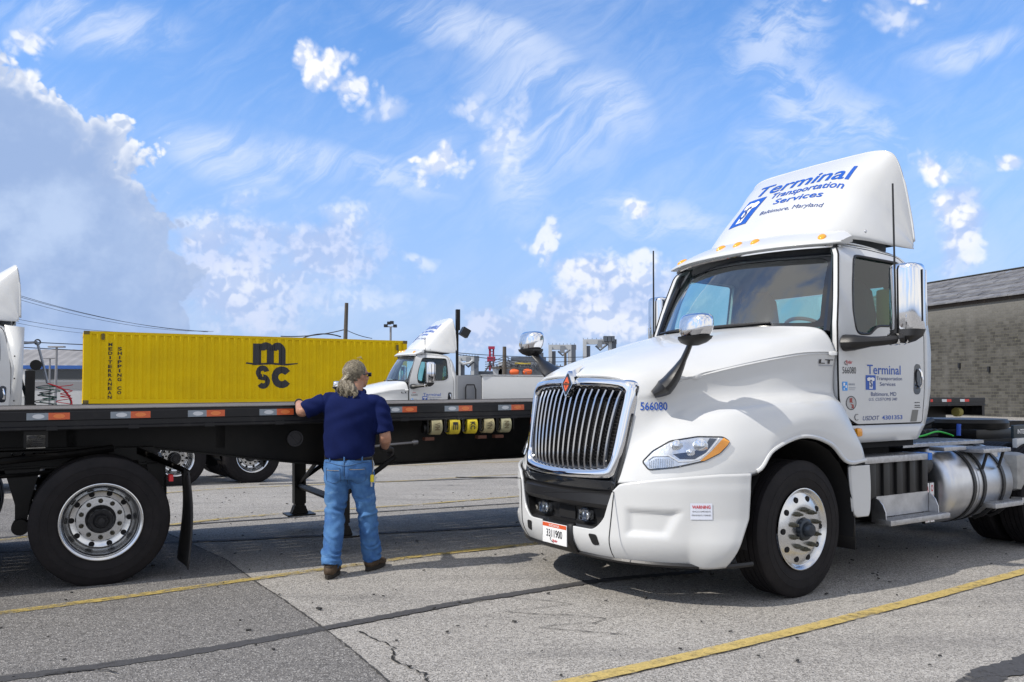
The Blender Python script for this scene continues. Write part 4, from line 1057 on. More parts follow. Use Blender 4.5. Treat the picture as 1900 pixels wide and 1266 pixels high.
# rear fender / name panel
for s in (1, -1):
    qf = MB(); qf.box(P3(3.86, s*.93, 1.105), (.62, .03, .13), mat('name_panel', (.02, .032, .04), .4), None, .006)
    qf.box(P3(3.86, s*.95, .965), (.62, .05, .155), white, None, .015); q_ = qf.build('quarter_panel', white, TR)
    text_on('INTERNATIONAL', white_ink, (lambda s: lambda a, b: P3(3.62+a if s > 0 else 4.1-a, s*.947, 1.085+b))(s), 0, 0, .46, .045, bold=.02, name='name_lettering', parent=q_)
    mf = MB(); mf.add([P3(5.65, s*.62, .98), P3(5.65, s*1.18, .98), P3(5.68, s*1.18, .3), P3(5.68, s*.62, .3)], [(0, 1, 2, 3)]); solid(mf.build('mud_flap', black_pl, TR), .012, 0)
# ---- wheels
def tyre_prof(w, r, rr=.285, grooves=4, deep=.011):
    """axial, radius from the inner bead to the outer bead"""
    h = w/2; p = [(-h*.80, rr), (-h*.96, rr+.05), (-h, rr+(r-rr)*.5), (-h*.97, r-.055), (-h*.90, r-.020), (-h*.84, r-.006)]
    n = grooves+1; tw = h*.82*2; rib = tw/n*.86; gw = tw/n*.14
    x = -h*.82
    for k in range(n):
        a = x+k*tw/n; p += [(a+gw/2, r), (a+gw/2+rib*.99, r)]
        if k < n-1: p += [(a+gw/2+rib, r-deep), (a+tw/n+gw/2-.001, r-deep)]
    p += [(h*.84, r-.006), (h*.90, r-.020), (h*.955, r-.050), (h*.965, r-.056), (h*.985, r-.062), (h*.993, rr+(r-rr)*.66), (h*1.012, rr+(r-rr)*.655), (h*1.012, rr+(r-rr)*.635), (h*1.0, rr+(r-rr)*.63), (h*1.004, rr+(r-rr)*.55), (h*.995, rr+(r-rr)*.42), (h*1.008, rr+(r-rr)*.41), (h*1.006, rr+(r-rr)*.385), (h*.985, rr+(r-rr)*.375), (h*.96, rr+.05), (h*.93, rr+.035), (h*.90, rr+.014), (h*.80, rr)]
    return p
def make_wheel(kind, par, c, side, steer=0, bolts=True, nm='wheel'):
    """kind: steer (dished outwards) or drive (deep dish); side +1 = driver"""
    w, r = .275, .497
    t = MB(); t.lathe(tyre_prof(w, r), 96, (0, 0, 0), 'y'); 
    tyre = t.build('tyre', rubber, par, sharp=28)
    tyre.location = P3(*c); tyre.rotation_euler = (0, 0, steer if side > 0 else math.pi+steer)
    # the profile's +axial side must face outward (-y for the driver side)
    for v in tyre.data.vertices: v.co.y *= -1
    tyre.data.flip_normals()
    rm = MB()
    if kind == 'steer':
        pr = [(.125, .286), (.138, .297), (.140, .291), (.132, .280), (.118, .272), (.112, .262), (.118, .25), (.128, .222), (.137, .19), (.140, .17), (.139, .115), (.139, .085)]
        hole_r, hole_a, bolt_r, bolt_a = .222, .130, .143, .140
    else:
        pr = [(.125, .286), (.138, .297), (.140, .291), (.134, .280), (.122, .273), (.116, .268), (.110, .262), (.05, .255), (.0, .245), (-.035, .235), (-.05, .215), (-.052, .18), (-.040, .172), (-.038, .10), (-.038, .05)]
        hole_r, hole_a, bolt_r, bolt_a = .205, -.049, .143, -.036
    rm.lathe([(-a, b) for a, b in pr], 72, (0, 0, 0), 'y'); rim = rm.build('rim', alu if kind == 'steer' else alu, tyre, sharp=40)
    hole = None
    for k in range(10):
        a = 2*math.pi*(k+.0)/10
        if hole is None: hole = MB().lathe([(-(hole_a+.0035), 0.0), (-(hole_a+.0035), .021), (-(hole_a-.01), .024)], 14, (0, 0, 0), 'y').build('hand_hole', dark, tyre); hh_ = hole
        else: hh_ = hole.copy(); COL.objects.link(hh_); hh_.parent = tyre
        hh_.location = (hole_r*math.cos(a), 0, hole_r*math.sin(a))
    hb = MB()
    if kind == 'steer':
        hb.lathe([(-.13, .082), (-.165, .078), (-.172, .066), (-.172, .052), (-.20, .050), (-.215, .040), (-.218, .0)], 28, (0, 0, 0), 'y'); hb.build('hub', mat('oily_hub', (.045, .055, .07), .3, .7), tyre)
    else:
        hb.lathe([(.045, .112), (.02, .110), (.0, .092), (-.05, .090), (-.078, .086), (-.086, .078), (-.084, .058), (-.10, .054), (-.112, .046), (-.112, .030), (-.106, .026), (-.108, .0)], 32, (0, 0, 0), 'y')
        for q_ in range(6): hb.lathe([(-.084, .006), (-.092, .006), (-.092, 0)], 8, (.070*math.cos(q_*1.047+.3), 0, .070*math.sin(q_*1.047+.3)), 'y'); hb.build('hub', mat('black_hub', (.03, .03, .033), .4, .3), tyre)
    nut = mat('nut_cover', (.10, .095, .07), .4, .4) if kind == 'steer' else mat('oily_nut', (.045, .04, .025), .4, .4); base = None
    for k in range(10):
        a = 2*math.pi*(k+.5)/10; x, z = bolt_r*math.cos(a), bolt_r*math.sin(a)
        if base is None:
            q = MB(); L0 = .055 if kind == 'steer' else .028
            q.lathe([(0, .019), (-L0*.5, .017), (-L0*.52, .013), (-L0, .008), (-L0, 0)], 10, (0, 0, 0), 'y'); base = q.build('wheel_nut', nut, tyre); ob = base
        else: ob = base.copy(); COL.objects.link(ob)
        ob.parent = tyre; ob.location = (x, -bolt_a, z)
    return tyre
TW = {}
TW['front'] = make_wheel('steer', TR, (0, 1.035, .495), 1, R(3))
w2 = copy_tree(TW['front'], TR); w2.location = P3(0, -1.035, .495); w2.rotation_euler = (0, 0, math.pi+R(3))
dw = make_wheel('drive', TR, (3.75, 1.035, .495), 1)
for (u, v, fl_) in ((5.05, 1.035, 0), (3.75, -1.035, 1), (5.05, -1.035, 1)):
    c = copy_tree(dw, TR); c.location = P3(u, v, .495); c.rotation_euler = (0, 0, math.pi*fl_)
inn = MB(); inn.lathe([(a, b) for a, b in tyre_prof(.275, .497)], 64, (0, 0, 0), 'y'); it = inn.build('inner_tyre', rubber, TR, sharp=28); it.location = P3(3.75, .71, .495)
for (u, v) in ((5.05, .71), (3.75, -.71), (5.05, -.71)):
    c = it.copy(); COL.objects.link(c); c.parent = TR; c.location = P3(u, v, .495)
# ------------------------------------------------------------------ lettering and marks on the tractor
def fter(txt, a0, a1, b0, hb, m=blue_ink, **k):
    return text_on(txt, m, ff2, a0, b0, a1-a0, hb, sub=.03, name='fairing_lettering', parent=fair, bold=.014 if m is blue_ink else .0, **k)
fter('Terminal', -.46, .60, .655, .165)
fter('Transportation', -.165, .60, .548, .080)
fter('Services', -.045, .475, .440, .072)
fter('Baltimore, Maryland', -.115, .54, .325, .048, navy_ink)
def logo(fn, fn2, x0, x1, y0, y1, par, sub=.05):
    w, h = x1-x0, y1-y0
    o = plate([(x0, y0), (x1, y0), (x1, y1), (x0, y1)], (), sub, fn, 0, 'company_logo', blue_ink, par)
    T_ = [(.34, .08), (.66, .08), (.66, .60), (.84, .62), (.88, .78), (.70, .86), (.5, .82), (.30, .86), (.12, .78), (.16, .62), (.34, .60)]
    plate([(x0+w*a, y0+h*b) for a, b in T_], (), sub, fn2, 0, 'logo_letter', white_ink, o)
    text_on('$', navy_ink, lambda a, b: Vector(fn2(a, b))+(Vector(fn2(a, b))-Vector(fn(a, b))), x0+w*.5, y0+h*.22, w*.26, h*.50, align='c', sub=sub, name='logo_symbol', parent=o, bold=.0)
    return o
def ff3(a, b):
    c0 = Vector((.80+.93*b, -a, 2.87+.84*b)); return on_fair(c0+Vector((-.66, 0, .75))*.6, Vector((.66, 0, -.75)), .007)
logo(ff2, ff3, -.462, -.235, .262, .610, fair)
DOORS = [o for o in TR.children if o.name.startswith('door') and o.name.split('.')[0] == 'door']
dr = DOORS[0]
def dd(off): return lambda a, b: P3(a, vside(b)+.006+off, b)
d1, d2 = dd(.002), dd(.004)
def dt(txt, x0, x1, y, h, m, bold=.008, **k): return text_on(txt, m, d1, x0, y, x1-x0, h, name='door_lettering', parent=dr, bold=bold, **k)
dt('Terminal', .938, 1.402, 1.640, .078, blue_ink)
dt('Transportation', 1.062, 1.420, 1.592, .030, navy_ink, .0)
dt('Services', 1.108, 1.325, 1.545, .032, navy_ink, .0)
logo(d1, d2, .916, 1.050, 1.512, 1.630, dr, .1)
dt('Baltimore, MD', .985, 1.335, 1.463, .033, navy_ink, .0)
dt('U.S. CUSTOMS 340', .955, 1.345, 1.425, .024, navy_ink, .0, shear=.2)
dt('USDOT', .872, 1.095, 1.268, .036, navy_ink, .004, shear=.25); dt('4301353', 1.13, 1.418, 1.270, .034, blue_ink, .015)
dt('Ryder', .660, .745, 1.718, .028, red_ink, .012, shear=.2)
MB().tube([d2(.652, 1.738), d2(.640, 1.724), d2(.650, 1.711), d2(.68, 1.706)], .0022, 5).build('logo_swoosh', black_ink, dr)
dt('566080', .616, .790, 1.640, .054, black_ink, .0)
lb = mat('light_blue_vinyl', (.05, .30, .75), .4)
e_ = plate([(.612, 1.505), (.678, 1.505), (.678, 1.575), (.612, 1.575)], (), .2, d1, 0, 'eco_sticker', lb, dr)
for pts in ([(.62, 1.545), (.64, 1.54), (.645, 1.565), (.625, 1.568)], [(.65, 1.525), (.668, 1.53), (.662, 1.55), (.648, 1.545)], [(.622, 1.515), (.64, 1.512), (.636, 1.53)]):
    plate(pts, (), .2, d2, 0, 'sticker_mark', white_ink, e_)
gt = mat('grey_vinyl', (.32, .34, .38), .5)
def bars(fn, L_, m, nm, par):
    mb_ = MB()
    for (x0, x1, y, h) in L_:
        x = x0
        while x < x1-.006:
            w_ = min(x1-x, random.uniform(.010, .026)); plate([(x, y), (x+w_, y), (x+w_, y+h), (x, y+h)], (), .3, fn, 0, mb=mb_); x += w_+.005
    mb_.mats = [m]; mb_.m = [0]*len(mb_.f); return mb_.build(nm, m, par, False, fix=False)
bars(d1, [(.695, .78, 1.548, .014), (.695, .78, 1.524, .007), (.70, .77, 1.510, .005)], gt, 'sticker_print', dr)
rd = plate([(.722+.068*math.cos(t), 1.408+.056*math.sin(t)) for t in np.linspace(0, 2*math.pi, 25)[:-1]], [[(.722+.060*math.cos(t), 1.408+.049*math.sin(t)) for t in np.linspace(0, 2*math.pi, 25)[:-1]]], .2, d1, 0, 'round_sticker', mat('dark_grey_vinyl', (.08, .08, .085), .4), dr)
plate([(.722+.057*math.cos(t), 1.408+.047*math.sin(t)) for t in np.linspace(0, 2*math.pi, 25)[:-1]], (), .2, d1, 0, 'round_sticker_field', mat('pale_grey_vinyl', (.42, .42, .42), .5), rd)
for pts in ([(.70, 1.445), (.735, 1.448), (.732, 1.418), (.745, 1.41), (.70, 1.412)], [(.71, 1.40), (.75, 1.395), (.755, 1.365), (.72, 1.368), (.735, 1.385)]):
    plate(pts, (), .2, d2, 0, 'sticker_mark', mat('dull_red_vinyl', (.32, .06, .05), .5), rd)
MB().tube([d2(.790+.026*math.cos(t), 1.295+.024*math.sin(t)) for t in np.linspace(.9, 5.4, 14)], .004, 5, flat=.5).build('engine_badge', mat('badge_grey', (.22, .22, .23), .3, .6), dr)
plate([(1.533, 1.247), (1.625, 1.247), (1.655, 1.345), (1.565, 1.345)], (), .3, d1, 0, 'kick_plate', mat('grey_kick_plate', (.17, .17, .16), .5), dr)
bars(d1, [(1.60, 1.685, z, .008) for z in (1.402, 1.378, 1.362)], black_ink, 'door_small_print', dr)
for z in (1.695, 1.395): MB().lathe([(0, 0), (0, .009), (.004, .009), (.005, 0)], 10, P3(1.80, 1.075, z), 'y').build('panel_bolt', black_pl, TR)
# LT badge (letters and the small line under them)
def hl_(off):
    return lambda a, b: on_hood(P3(a, 1.6, b), P3(0, -1, 0), off)
text_on('LT', black_gl, hl_(.006), .375, 1.715, .155, .032, bold=.03, name='model_badge', parent=TR, sub=.06)
plate([(.38, 1.696), (.53, 1.696), (.53, 1.704), (.38, 1.704)], (), .06, hl_(.005), 0, 'model_badge_line', gt, TR)
# fleet number on the nose
def nose(off):
    return lambda a, b: on_hood(P3(-1.08+.86*a-.5*.6, .631+.507*a+.86*.6, b), P3(.5, -.86, 0), off)
text_on('566080', blue_ink, nose(.004), .0, 1.364, .198, .058, bold=.014, name='fleet_number', parent=hood, sub=.05)
# warning label on the bumper
def bpf(off):
    return lambda a, b: on_bumper(P3(-.972+.82*a-.57*.5, 1.005+.57*a+.82*.5, b), P3(.57, -.82, 0), off)
wl = plate([(0, .625), (.150, .625), (.150, .735), (0, .735)], (), .05, bpf(.003), 0, 'warning_label', mat('pale_label', (.66, .69, .78), .5), bmp)
text_on('WARNING', red_ink, bpf(.005), .012, .700, .125, .022, name='warning_word', parent=wl, bold=.02)
text_on('VEHICLE COMPONENTS', black_ink, bpf(.005), .012, .675, .125, .010, name='warning_line', parent=wl)
text_on('PERMANENTLY MARKED', black_ink, bpf(.005), .010, .650, .130, .010, name='warning_line', parent=wl)
# bumper ledge line
# ---- headlights
HA = [(0, 1.004), (.046, .945), (.238, .970), (.422, 1.012), (.539, 1.067), (.600, 1.128), (.612, 1.153), (.565, 1.185), (.387, 1.187), (.199, 1.155), (.075, 1.083)]
def hlf(s, off):
    def f(a, b):
        o = P3(-1.14+.771*a-.636*.6, s*(.706+.636*a+.771*.6), b); return on_hood(o, P3(.636, -s*.771, 0), off)
    return f
HB2 = rounded(HA, .02, 3)
def inset(poly, d):
    c = Vector((sum(p[0] for p in poly)/len(poly), sum(p[1] for p in poly)/len(poly))); out = []
    n = len(poly)
    for i in range(n):
        p = Vector(poly[i]); a = Vector(poly[i-1]); b = Vector(poly[(i+1) % n]); t = (b-a).normalized(); nn = Vector((-t.y, t.x))
        if nn.dot(c-p) < 0: nn = -nn
        out.append(tuple(p+nn*d))
    return out
facet = mat('lamp_facets', (.78, .80, .83), .22, .9, bump=.35, bscale=16, var=.3, vscale=12)
for s in (1, -1):
    hd = plate(HB2, (), .04, hlf(s, .003), 0, 'headlight', black_gl, TR)
    plate(inset(HB2, .011), (), .035, hlf(s, .0055), 0, 'lamp_bowl', facet, hd)
    plate([(.26, 1.030), (.36, 1.030), (.44, 1.075), (.520, 1.168), (.47, 1.172), (.42, 1.10), (.30, 1.075), (.215, 1.062)], (), .04, hlf(s, .008), 0, 'lamp_navy_panel', mat('lamp_smoked', (.07, .09, .13), .15, .5), hd)  # dark navy panel inside the headlight
    am = [(.607, 1.150), (.567, 1.176), (.525, 1.135), (.47, 1.08), (.395, 1.018), (.425, 1.020), (.532, 1.072), (.590, 1.125)]
    plate(am, (), .03, hlf(s, .010), 0, 'amber_lens', amber, hd)
    MB().tube([hlf(s, .012)(a, b) for a, b in ((.535, 1.172), (.515, 1.145), (.46, 1.085), (.40, 1.035), (.34, 1.018), (.25, 1.013), (.215, 1.035), (.185, 1.052), (.08, 1.045), (.045, 1.02))], .0055, 6).build('lamp_light_guide', mat('light_guide', (.8, .82, .85), .2), hd)
    for a0, b0, r0 in ((.245, 1.118, .036), (.405, 1.118, .046), (.335, 1.075, .026)):
        c = hlf(s, .004)(a0, b0); n = Vector(P3(-.636, s*.771, 0)); q = n.to_track_quat('Z', 'Y').to_matrix()
        L_ = MB(); L_.lathe([(0, r0*1.15), (.010, r0*1.1), (.012, r0*.9), (.014, r0*.8), (.022, r0*.5), (.025, 0)], 20, (0, 0, 0), 'z', lamp_in); L_.v = [tuple(c+q @ Vector(v)) for v in L_.v]; L_.build('lamp_projector', lamp_in, hd)
    fl_ = MB()
    for q_ in range(14):
        a_ = .055+.012*q_; fl_.tube([hlf(s, .009)(a_, .965+.012*max(0, q_-7)/7), hlf(s, .009)(a_, 1.030-.008*max(0, 3-q_))], .0035, 5)
    fl_.build('lamp_flutes', lamp_in, hd)
    plate(inset(HB2, .004), (), .035, hlf(s, .030), 0, 'lamp_cover', clear, hd)
# ------------------------------------------------------------------ flatbed trailer in front (x forwards along the deck, -y = near side)
deck_w = mat('weathered_deck_board', (.16, .14, .12), .8, bump=.4, bscale=30, var=.5, vscale=6)
rail_m = mat('black_side_rail', (.008, .008, .010), .33, spec=.35, var_col=(.03, .029, .027), vscale=6, vlo=.55, vhi=.8)
refl_g = mat('grey_reflector', (.26, .30, .34), .3, var=.2, vscale=30); refl_o = mat('orange_reflector', (.62, .11, .03), .25, coat=.3)
refl_wl = mat('reflector_oval', (.62, .64, .66), .4); refl_ol = mat('orange_reflector_oval', (.80, .22, .06), .3)
def flatbed(L0, L1, loc, rz, label, pitch=0., winches=True, wheels=True, group='flatbed trailers', refl=(-.507, .565, -3, 12), red=False):
    F = empty('flatbed_trailer', loc, rz, label, 'trailer', group); F.rotation_euler = (0, -R(pitch), rz)
    mb = MB(); nb = 15; w = 2.44/nb
    for k in range(nb): mb.box(((L0+L1)/2, .055+w*(k+.5), 1.348), (L1-L0-.04, w-.008, .032))
    mb.build('deck_boards', deck_w, F)
    for s, y in ((1, 0), (-1, 2.55)):
        r_ = MB(); prof = [(y+s*.0, 1.366), (y+s*.055, 1.366), (y+s*.055, 1.33), (y+s*.03, 1.33), (y+s*.03, 1.225), (y+s*.075, 1.225), (y+s*.075, 1.207), (y+s*.0, 1.207), (y-s*.008, 1.215), (y-s*.008, 1.232), (y+s*.006, 1.24), (y+s*.006, 1.278), (y-s*.003, 1.283), (y-s*.003, 1.345), (y+s*.001, 1.352)]
        r_.prism(prof, L0, L1, 'x'); rr_ = r_.build('side_rail', rail_m, F, smooth=False)
        k = MB(); k.box(((L0+L1)/2, y+s*.012, 1.3685), (L1-L0, .03, .006)); k.build('rail_edge', mat('worn_rail_edge', (.22, .20, .18), .5, .3, var=.4, vscale=20), rr_)
    u0, du, n0, n1 = refl
    rg, ro = (refl_wl, mat('red_reflector', (.62, .03, .02), .3)) if red else (refl_g, refl_o)
    for n in range(n0, n1):
        a = u0+du*n
        if a < L0+.05 or a > L1-.35: continue
        g = MB().box((a+.072, -.0045, 1.314), (.143, .003, .052)).build('reflector', rg, F)
        if not red: plate([(a+.078+.040*math.cos(t), 1.314+.017*math.sin(t)) for t in np.linspace(0, 2*math.pi, 17)[:-1]], (), .3, lambda x, z: (x, -.0066, z), 0, 'reflector_oval', refl_wl, g)
        o = MB().box((a+.215, -.0045, 1.314), (.143, .003, .052)).build('reflector', ro, F)
        if not red: plate([(a+.215+.040*math.cos(t), 1.314+.017*math.sin(t)) for t in np.linspace(0, 2*math.pi, 17)[:-1]], (), .3, lambda x, z: (x, -.0066, z), 0, 'reflector_oval', refl_ol, o)
    # stake pockets along the rail
    for i, u in enumerate(np.arange(L0+.3, L1-.1, .565)):
        MB().box((u, -.006, 1.222), (.075, .012, .03)).build('stake_pocket', rail_m, F)
    # main beams
    bot = [(-3, 1.03), (-.6, 1.045), (.0, 1.03), (.35, 1.02), (.8, .955), (1.25, .885), (1.6, .835), (2.0, .785), (2.5, .762), (3.2, .765), (4.1, .77), (20, .78)]
    bx_ = [b[0] for b in bot]; bz = [b[1] for b in bot]
    us = np.arange(L0+.02, L1-.02, .14)
    for y in (.78, 1.78):
        m_ = MB(); V_ = []
        for u in us:
            z = float(np.interp(u, bx_, bz))
            V_ += [(u, y, 1.215), (u, y, z), (u, y-.09, z), (u, y-.09, z-.016), (u, y+.1, z-.016), (u, y+.1, z), (u, y+.012, z), (u, y+.012, 1.215)]
        m_.add(V_, grid_faces(len(us), 8, 0, False, True)); m_.build('main_beam', black_pt, F, smooth=False)
    m_ = MB()
    for u in np.arange(L0+.15, L1-.05, .38): m_.box((u, 1.27, 1.265), (.06, 2.4, .10))
    for u in np.arange(L0+.3, L1-.3, 1.2): m_.box((u, 1.28, 1.08), (.08, 1.0, .2))
    m_.build('cross_members', black_pt, F)
    if winches:
        for i, u in enumerate((2.80, 2.985, 3.165, 3.345, 3.53)):
            wm = MB(); wm.tube([(u-.085, .06, 1.13), (u+.085, .06, 1.13)], .022, 8); 
            for e in (-.085, .085): wm.box((u+e, .06, 1.155), (.012, .13, .12))
            wm.lathe([(-.115, .0), (-.115, .045), (-.09, .048), (-.09, .0)], 12, (u, .06, 1.13), 'x'); wm.box((u-.06, .05, 1.035), (.09, .07, .03), mat('rusty_winch', (.10, .035, .02), .7)) if i in (0, 3, 4) else None
            wo = wm.build('strap_winch', black_pt, F)
            yc = [(.42, .38, .22), (.72, .56, .04), (.76, .60, .03), (.46, .40, .22), (.44, .42, .26)][i]
            sm = mat('webbing_%s' % 'abcde'[i], yc, .8, bump=.4, bscale=180, var=.3, vscale=18)
            s_ = MB(); s_.lathe([(-.05, .02), (-.05, .079), (.05, .082), (.05, .02)], 24, (u, .05, 1.15), 'x'); s_.lathe([(-.051, .05), (-.052, .055), (-.051, .06)], 24, (u, .05, 1.15), 'x', black_ink); so = s_.build('strap_roll', sm, wo)
            txt = ['VM', 'E', 'KC', 'VN', 'NN'][i]
            f_ = (lambda u: lambda a, b: (u-.03+b, .05-.0835*math.cos(a/.083), 1.15-.0835*math.sin(a/.083)))(u)
            text_on(txt, black_ink if i in (1, 2) else mat('faded_print', (.16, .13, .07), .8), f_, 0, .005, .075, .05, align='c', bold=.03, sub=.02, name='strap_print', parent=so)
    # maker's plate on the beam, round boss
    if winches:
        tg = MB().box((-.445, .033, 1.125), (.125, .004, .10), mat('alloy_plate', (.45, .43, .38), .5, .2, var=.3, vscale=30), None, .002).build('maker_plate', MAT['alloy_plate'], F)
        pm_ = MB(); pm_.box((-.445, .076, 1.155), (.16, .09, .15)); pm_.build('plate_mount', black_pt, F)
        pb = MB(); pb.add([(-.47+.03*math.cos(t), .0305, 1.16+.009*math.sin(t)) for t in np.linspace(0, 2*math.pi, 17)[:-1]], [tuple(range(16))])
        for k in range(4): pb.box((-.43, .0305, 1.14-.014*k), (.07, .001, .004))
        pb.build('plate_print', black_ink, tg)
        bo = MB(); bo.lathe([(0, .075), (-.02, .075), (-.02, .060), (-.005, .058), (-.005, 0)], 28, (1.675, .775, 1.04), 'y'); bo.box((1.675, .762, 1.04), (.11, .01, .018), None, Matrix.Rotation(.9, 3, 'Y')); bo.build('king_boss', mat('dull_steel', (.10, .10, .11), .4, .6), F)
    if wheels:
        for (u, y, inner) in ((0, .14, 0), (-1.27, .14, 0), (0, 2.41, 1), (-1.27, 2.41, 1)):
            if u == 0 and not inner: t_ = make_wheel('drive', F, (0, -.14, .492), 1); wh0 = t_
            else: t_ = copy_tree(wh0, F); t_.location = (u, y, .492); t_.rotation_euler = (0, R(17*(u != 0)), math.pi*inner)
        for (u, y) in ((0, .47), (-1.27, .47), (0, 2.08), (-1.27, 2.08)):
            c = it.copy(); COL.objects.link(c); c.parent = F; c.location = (u, y, .492)
        for u in (0, -1.27): MB().tube([(u, .1, .49), (u, 2.45, .49)], .065, 10).build('axle', black_pt, F)
        # suspension: slider rail, hangers, springs and arms, mostly in shade
        for y in (.66, 1.9):
            m_ = MB(); m_.box((-.72, y, .955), (2.3, .12, .13)); m_.box((-.55, y, .885), (2.0, .20, .014))
            for k in range(12): m_.lathe([(-.012, 0), (-.012, .012), (0, .013)], 8, (-1.5+.095*k, y-.062, .955), 'y')
            m_.build('slider_rail', black_pt, F)
            m_ = MB(); m_.prism([(-.68, .90), (-.42, .90), (-.50, .60), (-.52, .42), (-.60, .42), (-.60, .60)], y-.10, y-.02, 'y'); m_.build('spring_hanger', black_pt, F); m_ = MB(); m_.prism([(.36, .90), (.52, .90), (.50, .68), (.40, .68)], y-.10, y-.02, 'y'); m_.build('spring_hanger', black_pt, F)
            m_ = MB(); m_.lathe([(-.10, 0), (-.10, .062), (.06, .062), (.06, 0)], 20, (-.56, y-.10, .43), 'y'); m_.tube([(-.56, y-.05, .43), (-.2, y-.02, .43), (0, y, .46)], .035, 8); m_.build('radius_arm', black_pt, F)
            m_ = MB()
            for k in range(3): m_.tube([(-.52, y, .70-.02*k), (-.25, y, .61-.02*k), (0, y, .575-.02*k), (.25, y, .62-.02*k), (.46, y, .70-.02*k)], .022, 6)
            m_.build('leaf_spring', black_pt, F)
        m_ = MB(); m_.tube([(-.9, .35, .95), (-.2, .40, 1.0), (.1, .45, 1.03)], .03, 8); m_.tube([(-1.6, .5, .80), (-.5, .55, .84), (.3, .6, .90)], .018, 6); m_.lathe([(-.35, 0), (-.35, .12), (.35, .12), (.35, 0)], 20, (-.95, 1.2, .9), 'x')
        for k in range(4): m_.lathe([(-.016, 0), (-.016, .011), (.0, .012)], 8, (-.62+.075*k, .60, 1.0), 'y', chrome)
        m_.build('air_lines', black_pt, F)
        m_ = MB(); m_.add([(.30, .60, 1.02), (.64, .30, .845), (.64, .02, .845), (.64, .02, .815), (.64, .30, .81), (.30, .60, .97)], [(0, 1, 4, 5), (1, 2, 3, 4)]); solid(m_.build('flap_bracket', black_pt, F), .03, 0)
        fl = []
        for z in np.linspace(.845, .058, 10):
            b_ = .02*math.sin((.85-z)*5); fl.append([(.635+b_*.8+.012*math.sin(9*y+z*4), y, z+.0*y) for y in np.linspace(-.0, .60, 8)])
        m_ = MB(); grid_add(m_, np.array(fl)); solid(m_.build('mud_flap', mat('mud_flap_rubber', (.035, .033, .032), .6, bump=.3, bscale=20, var=.4, vscale=6), F), .010, 0)
        mf_ = MB(); fl2 = np.array(fl).copy(); fl2[:, :, 1] += 1.95; grid_add(mf_, fl2); solid(mf_.build('mud_flap', MAT['mud_flap_rubber'], F), .01, 0)
        MB().box((.50, .05, .80), (.03, .1, .05), red_ink).build('side_marker', red_ink, F)
        # landing gear: two legs, cross bracing, gearbox and crank
        for y in (.42, 2.0):
            m_ = MB(); m_.box((2.02, y, .74), (.125, .11, .95)); m_.box((2.02, y, .335), (.105, .09, .36)); m_.box((2.02, y, .148), (.30, .26, .018)); m_.prism([(2.02-.09, .157), (2.02+.09, .157), (2.02+.06, .24), (2.02-.06, .24)], y-.05, y+.05, 'y'); m_.build('landing_leg', black_pt, F)
        m_ = MB(); m_.tube([(2.02, .42, .46), (2.02, 2.0, .46)], .035, 6); m_.tube([(2.02, 2.0, .46), (2.02, 1.2, .80)], .022, 6); m_.tube([(2.02, .42, .46), (2.02, 1.2, .80)], .022, 6); m_.tube([(2.02, 2.0, .5), (2.55, 2.0, .85)], .025, 6); m_.tube([(2.02, .42, .5), (2.55, .42, .85)], .025, 6); m_.tube([(2.02, .42, .84), (2.02, 2.0, .84)], .015, 6)
        m_.build('landing_brace', black_pt, F)
        m_ = MB(); m_.box((2.02, .32, .86), (.16, .10, .16)); m_.tube([(2.02, .3, .86), (2.02, .12, .90)], .018, 8); m_.build('landing_gearbox', black_pt, F)
        cs = mat('crank_steel', (.16, .16, .17), .3, .9)
        m_ = MB(); m_.tube([(2.02, .12, .90), (2.04, .03, .955), (2.16, -.01, .985), (2.30, -.03, 1.0), (2.55, -.03, 1.01)], .012, 8); m_.tube([(2.55, -.03, 1.01), (2.56, -.03, 1.012), (2.60, -.03, 1.014)], [.02, .024, .02], 8); m_.build('crank_handle', cs, F)
    return F
FT = flatbed(-2.9, 6.9, (-3.161, 6.479, 0), R(28.3), 'black flatbed trailer with orange and grey reflectors, gripped by the man in blue', .54)
F2 = flatbed(-1.2, 6.5, (9.62-6.5*.8805-.0, 17.0-6.5*.474, .035), R(28.3), 'black flatbed trailer standing against the grey block wall behind the cab', 0, False, False, refl=(-.53, .565, 0, 20), red=True)
o_ = MB(); o_.box((6.47, 1.27, 1.19), (.08, 2.5, .36)); o_.box((5.2, .9, 1.02), (.5, .4, .42)); o_.box((4.3, .8, .8), (1.8, .5, .9)); o_.build('front_frame', rail_m, F2)
o_ = MB(); o_.lathe([(-.06, 0), (-.06, .09), (.06, .09), (.06, 0)], 20, (5.75, .1, 1.08), 'x'); o_.build('strap_roll', mat('old_webbing', (.22, .19, .05), .8), F2)
o_ = MB()
for y in (.5, 2.0): o_.box((1.6, y, .58), (.12, .12, 1.2)); 
o_.build('landing_leg', black_pt, F2)
for u in (-.4, .8):
    for y in (.2, 2.3):
        c = it.copy(); COL.objects.link(c); c.parent = F2; c.location = (u, y, .495)

# ------------------------------------------------------------------ two more tractors
LAB2 = 'white day cab tractor parked beyond the flatbed, behind the grey haired man'
T2 = copy_tree(TR, None, ('fleet_number', 'license_plate', 'warning_label', 'round_sticker')); T2.location = (-3.547, 21.985, -.214); T2.rotation_euler = (0, 0, R(22.3)); T2['label'] = LAB2
T3 = copy_tree(TR, None, ('fleet_number', 'license_plate', 'warning_label', 'door_lettering', 'company_logo', 'round_sticker', 'eco_sticker')); T3.location = (-9.89, 13.0, -.13); T3.rotation_euler = (0, 0, R(33)); T3['label'] = 'white tractor cut off by the left edge with coiled hoses behind its cab'
for o in T3.children:
    if o.location.x > 3.2: o.location.x += .45
